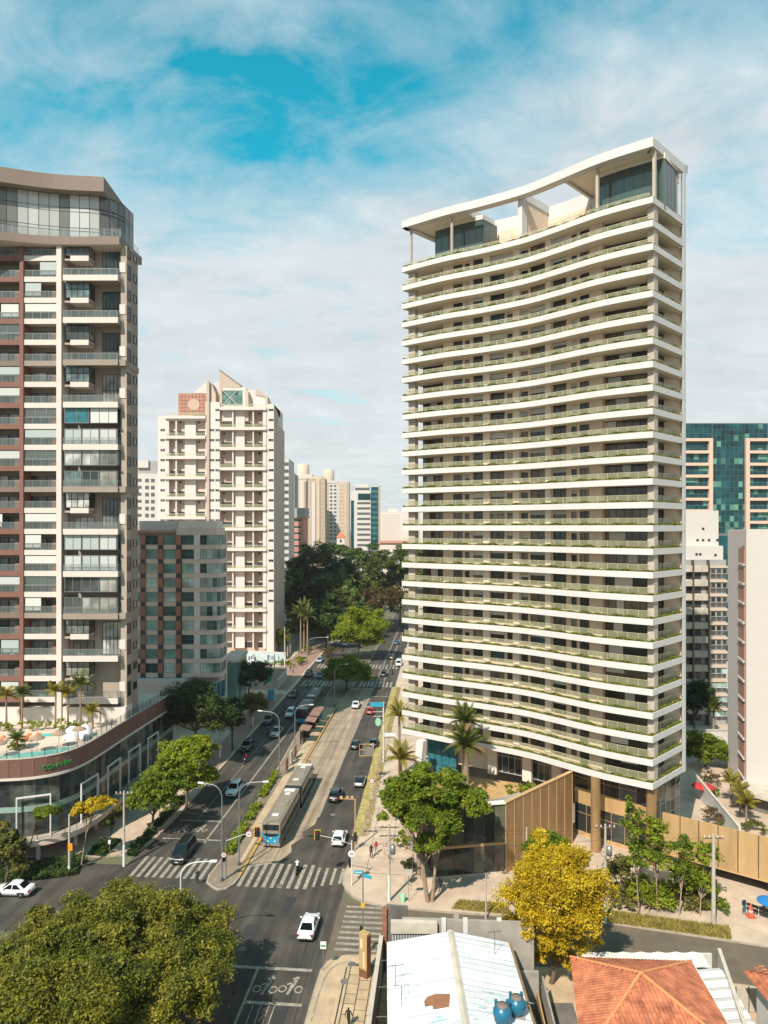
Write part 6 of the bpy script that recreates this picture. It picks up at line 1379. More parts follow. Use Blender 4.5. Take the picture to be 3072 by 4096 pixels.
for i, (lb_, b_, Y_, lob, m_) in enumerate((
    ('big dark evergreen on the left of the far wood', (1270, 2470), 276, [(1270, 2285, 120, 112), (1345, 2320, 85, 100), (1205, 2330, 80, 100), (1270, 2400, 110, 80)], 'leaf_deep'),
    ('tall olive evergreen on the right of the far wood', (1490, 2450), 284, [(1490, 2262, 100, 86), (1425, 2290, 75, 90), (1545, 2300, 75, 85), (1470, 2360, 95, 70)], 'leaf_wood'),
    ('green evergreen of the far wood closest to the white tower', (1600, 2450), 290, [(1595, 2262, 85, 82), (1640, 2300, 75, 85), (1590, 2330, 70, 60)], 'leaf_wood'),
    ('low dark tree in the shade at the left foot of the far wood', (1180, 2500), 262, [(1185, 2400, 60, 65), (1230, 2440, 60, 60)], 'leaf_deep'),
    ('low dark tree in the middle of the far wood, behind the palms', (1330, 2520), 256, [(1330, 2430, 75, 70), (1280, 2470, 60, 60)], 'leaf_deep'),
    ('dark shady tree behind the bright median tree', (1400, 2540), 260, [(1400, 2420, 60, 65), (1450, 2450, 60, 50)], 'leaf_wood'),
    ('dark tree over the parked cars left of the median', (1300, 2590), 238, [(1290, 2505, 55, 45), (1340, 2500, 45, 40)], 'leaf_deep'),
    ('far green tree crown against the office towers', (1340, 2420), 330, [(1330, 2205, 60, 30), (1400, 2220, 60, 30)], 'leaf_wood'),
    ('tree at the edge of the far wood below the pale horizon building', (1660, 2450), 330, [(1650, 2230, 70, 60), (1720, 2260, 70, 70)], 'leaf_wood'))):
    T(lb_, (fx(b_[0], Y_), Y_+3), Y_, lob, 110, 130, .8, m_, 120+i, r0=.4, branches=7, rc=(.16, .28))
for i, (lb_, u, v, Yb_, m_, ru, rv) in enumerate((('rust-brown tree behind the painted wall', 1000, 2575, 232, 'leaf_brown', 52, 46), ('green tree above the painted wall, right of the brown one', 1055, 2545, 240, 'leaf_fresh', 52, 56), ('small fresh green tree at the corner of the beige block', 1110, 2560, 232, 'leaf_lime', 42, 44), ('dark small tree in front of the beige block entrance', 1020, 2520, 246, 'leaf_deep', 46, 42))):
    x = fx(u, Yb_); T(lb_, (x, Yb_), Yb_, [(u, v, ru, rv), (u+ru*.5, v+8, ru*.7, rv*.7)], 26, 110, .55, m_, 140+i, r0=.18, branches=6)
# right side
for i, (lb_, b_, lob, m_) in enumerate((
    ('tallest slim young tree of the street group, with a long upright shoot', (2557, 3660), [(2530, 3330, 48, 95), (2515, 3235, 20, 45), (2560, 3430, 60, 70)], 'leaf_fresh'),
    ('second young tree right of the tallest in the street group', (2630, 3655), [(2625, 3350, 45, 85), (2640, 3450, 60, 70), (2600, 3290, 25, 40)], 'leaf_lime'),
    ('young tree in the middle of the street group', (2716, 3668), [(2725, 3400, 50, 55), (2745, 3500, 55, 60)], 'leaf_fresh'),
    ('young tree just left of the tall concrete post', (2799, 3672), [(2815, 3430, 52, 55), (2800, 3540, 55, 55)], 'leaf_lime'),
    ('bushy low tree at the left of the street group by the yellow tree', (2480, 3640), [(2470, 3500, 55, 70), (2500, 3590, 60, 50)], 'leaf_olive'),
    ('low leafy tree between the two left trunks of the street group', (2590, 3670), [(2560, 3560, 75, 60), (2650, 3590, 70, 50)], 'leaf_lime'),
    ('reddish low shrub tree at the right of the street group', (2760, 3668), [(2745, 3600, 80, 45), (2830, 3610, 50, 40)], 'leaf_olive'))):
    T(lb_, Gb(*b_), 76+.3*i, lob, 30, 62, .34, m_, 150+i, r0=.10, bark='bark_pale', branches=11, rc=(.34, .6))
bush('green leafy shrub spreading right of the tall concrete post', *G(2885, 3660), 1.3, .8, 1.8, 'leaf_fresh', 9, 40, .3, 171)
T('green tree peeping over the top of the golden tree', (18.6, 80), 80, [(2182, 3375, 72, 42), (2140, 3400, 50, 40), (2230, 3390, 50, 35)], 40, 110, .36, 'leaf_fresh', 172, r0=.16)
T('dark tree below the grey slab block at the right', (62, 140), 140, [(2800, 2805, 62, 75), (2760, 2840, 40, 60)], 50, 130, .5, 'leaf_deep', 173, r0=.25)
T('dark and green tree in front of the cream wall at the right', (56, 122), 122, [(2850, 3000, 55, 70), (2790, 3010, 55, 75), (2880, 3020, 50, 60)], 60, 130, .45, 'leaf_fresh', 174, r0=.22)
palm('bushy palm beside the dark tree below the grey slab block', 64.5, 137, 4.2, 3.0, 14, 'leaf_palm', 2, None, .2, 175)
for i, (u, v, h) in enumerate(((2925, 3130, 2.8), (2960, 3170, 3.0), (2985, 3200, 2.4))):
    x, y = G(u, v, 3.4); palm(['left one of three golden palms by the beige block', 'middle one of three golden palms by the beige block', 'right one of three golden palms by the beige block'][i], x, y, h+.4, 2.3, 13, 'leaf_palm_gold', .1, None, .13, 180+i)
for i, (x, y, rx, ry, h, m_) in enumerate(((44.6, 93.5, 1.5, 2.0, 2.0, 'leaf_olive'), (46.2, 98, 1.2, 2.5, 2.6, 'leaf_brown'), (43.6, 91.2, 1.8, 1.2, 1.5, 'leaf_lime'), (52.5, 113, 2.2, 2.0, 2.2, 'leaf_brown'), (51, 109, 1.0, 1.6, 1.3, 'leaf_fresh'), (50.5, 96, 1.8, 1.4, 1.4, 'leaf_olive'))):
    bush(['olive shrub in the gap between the stair glazing and the diagonal wall', 'rust shrub against the diagonal white wall', 'yellow-green shrub on top of the golden wall corner', 'red-brown shrub mass under the dark green tree', 'small green shrub beside the red parasol', 'pale shrub at the low end of the diagonal wall'][i], x, y, rx, ry, h, m_, 12, 55, .26, 190+i, .1)
parasol('large red parasol in the garden behind the diagonal wall', *G(2812, 3140, 2.6), .1, 1.7, 2.6, 'cloth_red')
# the big palms on the pavilion terrace
palm('tall rear palm whose crown rises highest before the white tower', 11.3, 98.2, 8.9, 3.6, 24, 'leaf_palm', 5.5, None, .34, 201, 0.0, 3)
palm('stout front palm with broad drooping crown before the white tower', 11.1, 95.4, 6.3, 4.3, 26, 'leaf_palm', 5.5, None, .5, 202, 0.0, 2)
palm('arching palm on the pavement left of the corner tree', 2.5, 100, 8.6, 3.6, 17, 'leaf_palm_gold', 0, None, .25, 203, .02, 2)
palm('smaller palm partly hidden behind the corner of the white tower', 2.6, 118, 10, 3.4, 15, 'leaf_palm_gold', 0, None, .22, 204, .01)
bush('tall green grasses in the planter on the pavilion terrace', 18.4, 94.0, 2.5, 1.0, 2.2, 'leaf_hedge', 12, 70, .3, 205, 5.5)
bush('dark clipped bush at the street corner beside the forked tree', *G(1640, 3500), .95, .9, 1.9, 'leaf_deep', 9, 80, .2, 206, .12)
bush('green bush against the left end of the glass pavilion', *G(1610, 3395), .9, 1.2, 2.2, 'leaf_fresh', 9, 70, .24, 207, .12)
# street palms and shrubs at the far left
for i, (u, v, Y_, zt, L_) in enumerate(((1203, 2455, 231, 0, 5.4), (1216, 2440, 236, 0, 5.2), (1230, 2470, 228, 0, 5.0), (1140, 2540, 215, 0, 2.8), (1185, 2500, 250, 0, 3.6), (1270, 2480, 260, 0, 3.5))):
    x = fx(u, Y_); palm(['tall street palm, left of the close trio', 'tall street palm, middle of the close trio', 'tall street palm, right of the close trio', 'short palm left of the tall trio by the white fence', 'palm behind the trio against the wood', 'palm right of the trio under the dark wood'][i], x, Y_, fz(v, Y_), L_, 20, 'leaf_palm', 0, None, .26, 210+i, .01)
for i, (u, v, rx, ry, h, m_) in enumerate(((1185, 2660, 3.2, 5, 1.8, 'leaf_hedge'), (1225, 2610, 2.5, 6, 1.6, 'leaf_hedge'), (1125, 2660, 4.0, 1.5, 1.2, 'leaf_lime'), (1335, 2625, 3.6, 5, 3.0, 'leaf_brown'))):
    bush(['rounded hedge below the white mesh fence on the left', 'hedge strip farther along the left pavement', 'low hedge at the foot of the painted wall', 'leafless brown thicket on the median before the bright tree'][i], *G(u, v), rx, ry, h, m_, 12, 60, .4, 220+i, .1)
# median hedges
hm = [A(87, -27.2), A(96, -27.5)], [A(97.3, -27.5), A(103, -27.6)], [A(106, -27.8), A(116, -28.0)]
for i, pts in enumerate(hm):
    o = bpy.data.objects.new('hedge', hedge_mesh('hedge', pts, 1.25, .12, 1.0, 210, .22, 'leaf_hedge', 230+i)); COL.objects.link(o); tag(o, ['clipped hedge on the median beside the blue bus, nearest the crossing', 'short clipped hedge in the middle of the median', 'clipped hedge on the median nearest the bus platform'][i], 'hedge')
for i, (s0, s1, t) in enumerate(((86, 93, -39.6), (94.5, 104, -39.7))):
    o = bpy.data.objects.new('hedge', hedge_mesh('hedge', [A(s0, t), A(s1, t)], 1.3, .12, 1.1, 190, .22, 'leaf_deep', 240+i)); COL.objects.link(o); tag(o, ['dark hedge at the kerb behind the black van', 'dark hedge along the kerb under the street trees'][i], 'hedge')
# planting round the podium
T('yellow frangipani-like tree in front of the podium glass', (-37.6, 87.0), 86, [(370, 3228, 62, 30), (315, 3262, 42, 26), (420, 3215, 40, 26)], 30, 110, .34, 'leaf_yellow', 250, r0=.12, bark='bark_pale')
T('small dark green tree at the podium curve left of the yellow one', (-44.5, 86.6), 84.5, [(190, 3255, 46, 28), (165, 3265, 30, 24)], 22, 110, .32, 'leaf_fresh', 251, r0=.1)
T('shaded tree at the left edge below the podium', (-44.8, 82.8), 82.5, [(45, 3400, 48, 75), (20, 3340, 45, 50), (70, 3470, 40, 45)], 48, 110, .36, 'leaf_olive', 252, r0=.14)
T('thin yellowing tree right of the podium columns', (-35.6, 90.5), 90, [(470, 3260, 40, 30), (440, 3290, 30, 24)], 18, 90, .34, 'leaf_olive', 253, r0=.09)
for i, pts in enumerate(([(-52, 85.4), (-45, 85.3), (-41, 86.2), (-37.8, 88.4)], [(-49, 83.9), (-42, 83.9), (-37.4, 85.4)], [(-36.6, 89), (-36.2, 93.5)])):
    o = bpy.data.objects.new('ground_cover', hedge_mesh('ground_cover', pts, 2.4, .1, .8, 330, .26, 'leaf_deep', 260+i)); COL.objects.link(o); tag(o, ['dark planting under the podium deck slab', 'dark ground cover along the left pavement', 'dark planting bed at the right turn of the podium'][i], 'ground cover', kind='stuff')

g_ = np.random.default_rng(77); C_ = []; r_ = []
for i in range(330):
    Yc_ = g_.uniform(258, 300); u_ = g_.uniform(1145, 1590)
    if (u_ > 1400 and Yc_ < 270) or (u_ > 1500 and Yc_ < 288): continue
    C_.append((fx(u_, Yc_), Yc_, g_.uniform(.5, 24))); r_.append(g_.uniform(2.0, 3.6))
o = bpy.data.objects.new('woodland', leaf_mesh('woodland', np.array(C_), np.array(r_), 90, 1.3, 'leaf_wood', 78)); COL.objects.link(o); tag(o, 'dense green undergrowth of the far wood closing the avenue', 'wood', kind='stuff')

struct('yard', MB().sheet([(10.9, 44), (15.0, 44), (16.6, 61.5), (11.2, 61.5)], PZ+.006, 'concrete_dark'))
for i, (x_, y_, w_, d_, h_, m_) in enumerate(((12.2, 57.5, .8, 1.6, .9, 'galv'), (12.9, 54.2, .7, .7, 1.1, 'concrete_light'), (11.7, 51.5, .6, 1.2, .7, 'white_paint'))):
    t = thing('storage_box', ['grey metal storage box in the narrow yard under the golden tree', 'pale square box in the middle of the narrow yard', 'small white cabinet in the narrow yard by the water tanks'][i], 'storage box', (x_, y_, PZ)); MB().box(-w_/2, w_/2, -d_/2, d_/2, 0, h_, m_).build('body', t, bevel=.03); MB().box(-w_/2-.03, w_/2+.03, -d_/2-.03, d_/2+.03, h_+.002, h_+.06, 'concrete').build('lid', t)
# ---------------------------------------------------------------- vehicles (x forward, y left)
_vm = {}
def loft(stations, ringf, m):
    mb = MB(); rings = [ringf(*s) for s in stations]; n = len(rings[0]); vs = [p for r in rings for p in r]
    fs = [(i*n+j, (i+1)*n+j, (i+1)*n+(j+1) % n, i*n+(j+1) % n) for i in range(len(rings)-1) for j in range(n)]
    mb.add(vs, fs, m, True); mb.add(rings[0], [tuple(range(n))], m); mb.add(rings[-1], [tuple(range(n))[::-1]], m); return mb
def body_ring(x, w, z0, z1):
    zm = z0+(z1-z0)*.45; return [(x, -w*.9, z0), (x, -w, zm), (x, -w*.97, z1-.12), (x, -w*.88, z1-.02), (x, -w*.5, z1), (x, w*.5, z1), (x, w*.88, z1-.02), (x, w*.97, z1-.12), (x, w, zm), (x, w*.9, z0)]
STY = {  # length, width, height, belt; cabin belt x-range, roof x-range
 'sedan': dict(L=4.5, W=1.76, H=1.47, B=.93, c0=(-1.55, 1.05), c1=(-.85, .25), hood=.90, tail=1.0),
 'hatch': dict(L=3.95, W=1.72, H=1.52, B=.95, c0=(-1.88, 1.05), c1=(-1.50, .25), hood=.92, tail=.98),
 'suv': dict(L=4.5, W=1.85, H=1.72, B=1.06, c0=(-2.12, 1.0), c1=(-1.80, .25), hood=1.04, tail=1.08),
 'pickup': dict(L=4.9, W=1.85, H=1.75, B=1.08, c0=(-1.0, 1.25), c1=(-.72, .45), hood=1.06, tail=1.04),
 'van': dict(L=5.0, W=1.95, H=2.05, B=1.15, c0=(-2.42, 1.75), c1=(-2.3, .85), hood=1.1, tail=1.15)}
def car_meshes(st, paint, roof=None):
    key = (st, paint, roof)
    if key in _vm: return _vm[key]
    s = STY[st]; L, W, H, B = s['L'], s['W'], s['H'], s['B']; w = W/2; P = 'paint_'+paint; RP = 'paint_'+(roof or paint)
    (a0, a1), (b0, b1) = s['c0'], s['c1']; d = {}
    body = loft([(-L/2, w*.80, .38, s['tail']-.30), (-L/2+.10, w*.93, .26, s['tail']-.10), (-L/2+.35, w*.985, .22, s['tail']), (a0+.1, w, .20, B+.01), (0, w, .19, B), (a1-.1, w, .20, B-.01), (L/2-.75, w*.985, .21, s['hood']-.05), (L/2-.25, w*.93, .24, s['hood']-.16), (L/2-.05, w*.82, .30, s['hood']-.28), (L/2, w*.70, .36, s['hood']-.36)], body_ring, P)
    t0, t1 = w*.90, w*.70
    def ring(z, xa, xb, y, r=.10): return [(xa+r, -y, z), (xa, -y+r*1.6, z), (xa-.04, 0, z), (xa, y-r*1.6, z), (xa+r, y, z), (xb-r, y, z), (xb, y-r*1.6, z), (xb+.06, 0, z), (xb, -y+r*1.6, z), (xb-r, -y, z)]
    rs_ = [ring(B-.03, a0, a1, t0), ring(H-.09, b0, b1, t1), ring(H-.02, b0+.12, b1-.12, t1*.9), ring(H, b0+.35, b1-.35, t1*.6)]
    n = 10; vs = [p for r in rs_ for p in r]; body.add(vs, [(i*n+j, (i+1)*n+j, (i+1)*n+(j+1) % n, i*n+(j+1) % n) for i in range(3) for j in range(n)], RP, True); body.add(rs_[3], [tuple(range(n))[::-1]], RP)
    for q in (-1, 1): body.box(-L*.29-.42, -L*.29+.42, q*w*.99-.012, q*w*.99+.012, .16, .62, 'black_plastic').box(L*.30-.42, L*.30+.42, q*w*.985-.012, q*w*.985+.012, .16, .60, 'black_plastic')
    d['body'] = body.mesh('body')
    def panel(name, A0, A1, B1, B0, m='car_glass', k=.09, out=(0, 0, 0)):
        q = [Vector(p) for p in (A0, A1, B1, B0)]; c = sum(q, Vector())/4; o = Vector(out); return MB().add([c+(p-c)*(1-k)+o for p in q], [(0, 1, 2, 3), (3, 2, 1, 0)], m).mesh(name)
    zb, zt = B-.02, H-.10
    d['windscreen'] = panel('windscreen', (a1, t0*.93, zb), (a1, -t0*.93, zb), (b1, -t1*.93, zt), (b1, t1*.93, zt), k=.07, out=(.075, 0, .03))
    d['rear_window'] = panel('rear_window', (a0, -t0*.93, zb), (a0, t0*.93, zb), (b0, t1*.93, zt), (b0, -t1*.93, zt), k=.13, out=(-.06, 0, .03))
    xm = (a0+a1)/2+.05
    for i, q in enumerate((-1, 1)):
        for j, (u0, u1, v0, v1) in enumerate(((a0+.22, xm-.03, b0+.16, xm-.06), (xm+.03, a1-.22, xm, b1-.12))): d['side_window', i, j] = panel('side_window', (u0, q*t0, zb), (u1, q*t0, zb), (v1, q*t1, zt), (v0, q*t1, zt), k=.06, out=(0, q*.022, .01))
    d['headlight'] = MB().box(-.10, .06, -.17, .17, -.08, .08, 'lamp_clear').mesh('headlight'); d['taillight'] = MB().box(-.05, .12, -.15, .15, -.12, .10, 'lamp_red').mesh('taillight')
    d['mirror'] = MB().box(-.07, .05, -.09, .09, -.05, .08, P).mesh('mirror'); d['number_plate'] = MB().box(-.012, .012, -.2, .2, -.06, .06, 'plate').mesh('number_plate')
    d['bumper'] = MB().box(-.06, .02, -w*.78, w*.78, -.09, .06, 'black_plastic').mesh('bumper')
    d['grille'] = MB().box(-.02, .03, -.42, .42, -.09, .09, 'black_plastic').mesh('grille')
    _vm[key] = d; return d
def wheel_meshes(r=.315, wd=.21):
    if ('w', r) not in _vm:
        def ax(prof, m):
            mb = MB().lathe(prof, m, 18); mb.v = [(x, z, -y) for x, y, z in mb.v]; return mb
        _vm['w', r] = (ax([(r*.62, -wd/2), (r*.95, -wd/2), (r, -wd*.3), (r, wd*.3), (r*.95, wd/2), (r*.62, wd/2)], 'tyre').mesh('wheel'), ax([(r*.2, -wd*.52), (r*.60, -wd*.48), (r*.62, 0), (r*.60, wd*.48), (r*.2, wd*.52)], 'rim').mesh('rim'))
    return _vm['w', r]
def car(label, st, paint, pos, heading, cat='car', name='car', roof=None, group=None, near=True, z=0.0, extra=None):
    s = STY[st]; L, W, H = s['L'], s['W'], s['H']; x, y = pos
    if near: x, y = x+DX*L/2, y+DY*L/2
    t = thing(name, label, cat, (x, y, z+.012), heading, group); d = car_meshes(st, paint, roof); P = place
    P('body', d['body'], t); P('windscreen', d['windscreen'], t); P('rear_window', d['rear_window'], t)
    for i in (0, 1):
        for j in (0, 1): P('side_window', d['side_window', i, j], t)
    for q in (-1, 1):
        P('headlight', d['headlight'], t, (L/2-.12, q*W*.33, s['hood']-.30), (0, 0, -q*.35)); P('taillight', d['taillight'], t, (-L/2+.06, q*W*.36, s['tail']-.24), (0, 0, q*.35))
        P('mirror', d['mirror'], t, (s['c0'][1]-.35, q*(W/2+.07), s['B']+.06))
        for f in (-.29, .30):
            wh, rm_ = wheel_meshes(.33 if st != 'suv' else .36); o = P('wheel', wh, t, (L*f, q*(W/2-.10), .33 if st != 'suv' else .36)); P('rim', rm_, o)
    P('number_plate', d['number_plate'], t, (-L/2-.01, 0, s['tail']-.45)); P('number_plate', d['number_plate'], t, (L/2+.01, 0, .46)); P('bumper', d['bumper'], t, (-L/2+.05, 0, .40)); P('bumper', d['bumper'], t, (L/2-.05, 0, .34), (0, 0, math.pi)); P('grille', d['grille'], t, (L/2-.02, 0, s['hood']-.42))
    if extra: extra(t, s)
    return t
def cA(x, y): return G(900+x*.4521, 2500+y*.4521)
def cB(x, y): return G(500+x*.4521, 3300+y*.4521)
def cC(x, y): return G(1180+x*.4521, 3300+y*.4521)
def c6(x, y): return G(860+x*.3014, 2500+y*.3014)
UP, DN = AV, AV+math.pi
GR, GL = 'cars driving away on the right carriageway', 'cars coming along the left carriageway'
def sp(p): 
    s, t = inv(*p); return p
car('white sedan crossing the junction nearest the camera', 'sedan', 'white', cC(85, 1050), UP, group=GR)
car('white hatchback with dark rear glass waiting by the right traffic light', 'hatch', 'white', cA(992, 1978), UP, group=GR)
car('black sport utility car level with the middle of the blue bus', 'suv', 'black', cA(960, 1585), UP, group=GR)
car('silver hatchback with a black roof in the kerb lane', 'hatch', 'silver', cA(1182, 1450), UP, roof='black', group=GR)
car('black hatchback beside the overhead sign frame', 'hatch', 'black', cA(1145, 1112), UP, group=GR)
car('dark car half hidden behind the overhead sign frame', 'hatch', 'navy', cA(1308, 1095), UP, group=GR)
car('red hatchback under the blue overhead sign', 'hatch', 'red', cA(1280, 800), UP, group=GR)
car('white sedan driving in the concrete bus lane', 'sedan', 'white', cA(1150, 748), UP, group=GR)
car('dark teal car between the two far crossings', 'hatch', 'navy', cA(1400, 462), UP, group=GR)
car('white delivery van at the far crossing next to the tower', 'van', 'white', cA(1535, 372), UP, cat='van', name='van', group=GR)
car('beige car beyond the far crossing', 'hatch', 'beige', cA(1468, 308), UP, group=GR)
car('blue-grey car farthest up the right carriageway', 'hatch', 'blue', cA(1512, 178), UP, group=GR)
car('dark car at the far end of the avenue beside the white tower', 'sedan', 'grey', G(1618, 2505), UP, group=GR)
car('white sport utility car in the left carriageway nearest the camera', 'suv', 'white', cA(45, 1535), DN, group=GL)
car('black car at the left kerb ahead of the red motorcycle rider', 'suv', 'black', cA(165, 1135), DN, group=GL)
car('silver pickup truck behind the curved lamp post', 'pickup', 'silver', cA(432, 1008), DN, cat='pickup truck', name='pickup_truck', group=GL)
car('black car at the left kerb beside the pickup', 'suv', 'green', cA(362, 892), DN, group=GL)
car('white car in front of the grey bus', 'suv', 'white', cA(560, 830), DN, group=GL)
car('dark green car beside the red brick pavement', 'hatch', 'green', cA(588, 652), DN, group=GL)
car('dark car waiting at the far left crossing', 'suv', 'black', cA(725, 468), DN, group=GL)
car('blue car waiting beside it at the far left crossing', 'hatch', 'blue', cA(825, 478), DN, group=GL)
car('pale blue car past the far left crossing', 'hatch', 'pale', cA(828, 338), DN, group=GL)
car('silver car parked under the bright green median tree', 'suv', 'silver', G(1350, 2572), DN, group='cars by the bright median tree')
car('white car parked right of it under the bright green median tree', 'sedan', 'white', G(1378, 2586), DN, group='cars by the bright median tree')
car('black people carrier stopped on the near left crossing', 'van', 'black', cB(455, 365), DN, cat='van', name='van', group=GL)
car('white car on the side street at the left edge behind the olive tree', 'sedan', 'white', (-42.3, 80.0), math.radians(176), near=False)
# articulated buses
def bus(label, rear, heading, L0, L1, roofm, sidem, seed):
    W_ = 2.55; H = 3.25; t = thing('articulated_bus', label, 'bus', (rear[0], rear[1], .012), heading, 'articulated buses')
    L = L0+1.3+L1
    for (x0, x1) in ((0, L0), (L0+1.3, L)):
        MB().box(x0, x1, -W_/2, W_/2, .36, H-.02, sidem).build('body', t, bevel=.12)
        MB().box(x0+.12, x1-.12, -W_/2+.14, W_/2-.14, H-.03, H+.03, roofm).build('roof', t)
        k = max(3, int((x1-x0)/1.45))
        for q in (-1, 1):
            for i in range(k):
                a = x0+.35+(x1-x0-.7)*i/k+.06; b_ = x0+.35+(x1-x0-.7)*(i+1)/k-.06; MB().box(a, b_, q*(W_/2+.002)-.012, q*(W_/2+.002)+.012, 1.35, 2.75, 'bus_glass').build('side_window', t)
            MB().box(x0+.2, x1-.2, q*(W_/2+.004)-.01, q*(W_/2+.004)+.01, .42, 1.1, 'bus_grey_dark').build('skirt', t)
        for i, (f, w_, l_) in enumerate(((.18, .9, .7), (.48, 1.7, 2.0), (.78, .8, .7))):
            xx_ = x0+(x1-x0)*f; MB().box(xx_, xx_+l_, -w_/2, w_/2, H+.02, H+.16, 'bus_roof_unit' if i != 1 else roofm).build('roof_hatch', t, bevel=.04)
        for yq in (-.85, .85): MB().box(x0+.5, x1-.5, yq-.05, yq+.05, H+.02, H+.07, roofm).build('roof_rib', t)
    mb = MB()
    for i in range(9): x0 = L0+i*1.3/9; r_ = .08 if i % 2 else 0; mb.box(x0, x0+1.3/9, -W_/2+.08+r_, W_/2-.08-r_, .5, H-.08-r_, 'bellows')
    mb.build('bellows', t)
    MB().box(L-.9, L-.05, -W_/2+.1, W_/2-.1, H+.02, H+.12, 'bus_roof_unit').build('roof_cap', t, bevel=.05); MB().box(L0-1.5, L0-.5, -.8, .8, H+.02, H+.15, 'bus_roof_unit').build('roof_unit', t, bevel=.05)
    # rear end
    MB().box(-.03, .02, -1.05, 1.05, 2.35, 3.05, 'bus_glass').build('rear_window', t); MB().box(-.045, .02, -1.1, 1.1, 1.95, 2.32, roofm).build('rear_panel', t)
    MB().box(-.04, .02, -1.2, 1.2, .62, 1.95, 'bus_cyan').build('rear_panel', t)
    n = 12; MB().add([(-.055, 1.05*math.cos(math.pi+math.pi*i/n), 1.92+.42*math.sin(math.pi+math.pi*i/n)) for i in range(n+1)], [tuple(range(n+1))], 'bus_glass').build('rear_emblem', t)
    MB().box(-.08, .03, -1.22, 1.22, .34, .62, 'bus_grey').build('bumper', t)
    for q in (-1, 1): MB().box(-.07, .05, q*1.13-.09, q*1.13+.09, .7, 1.5, 'lamp_red').build('taillight', t)
    for yq, zq, w_ in ((-.5, .95, .16), (.45, .9, .22), (.0, 1.35, .12), (.62, 1.05, .14)): MB().box(-.06, -.035, yq-w_/2, yq+w_/2, zq-.08, zq+.1, 'sign_white').build('sticker', t)
    # front end
    MB().box(L-.02, L+.03, -1.15, 1.15, 1.25, 2.75, 'bus_glass').build('windscreen', t); MB().box(L-.02, L+.035, -.95, .95, 2.8, 3.1, 'bus_glass').build('destination_display', t); MB().box(L-.02, L+.05, -1.22, 1.22, .36, 1.2, 'bus_cyan').build('front_panel', t)
    for q in (-1, 1):
        MB().box(L, L+.07, q*.95-.18, q*.95+.18, .62, .84, 'lamp_clear').build('headlight', t); MB().box(L-.1, L+.3, q*1.38-.05, q*1.38+.05, 2.3, 2.75, 'black_plastic').build('mirror', t)
        for xx_ in (2.6, L0+3.2, L-2.6): wh, rm_ = wheel_meshes(.48, .3); o = place('wheel', wh, t, (xx_, q*(W_/2-.17), .48)); place('rim', rm_, o)
    return t
bus('long articulated bus with a blue rear, seen from behind at the median platform', A(89.8, -22.3), UP, 12.4, 9.2, 'bus_grey', 'bus_grey', 1)
b2s = inv(*G(1195, 2898)); bus('grey articulated bus with a blue front coming along the left carriageway', A(b2s[0]+20.4, -29.95), DN, 10.0, 9.0, 'bus_grey_dark', 'bus_grey_dark', 2)

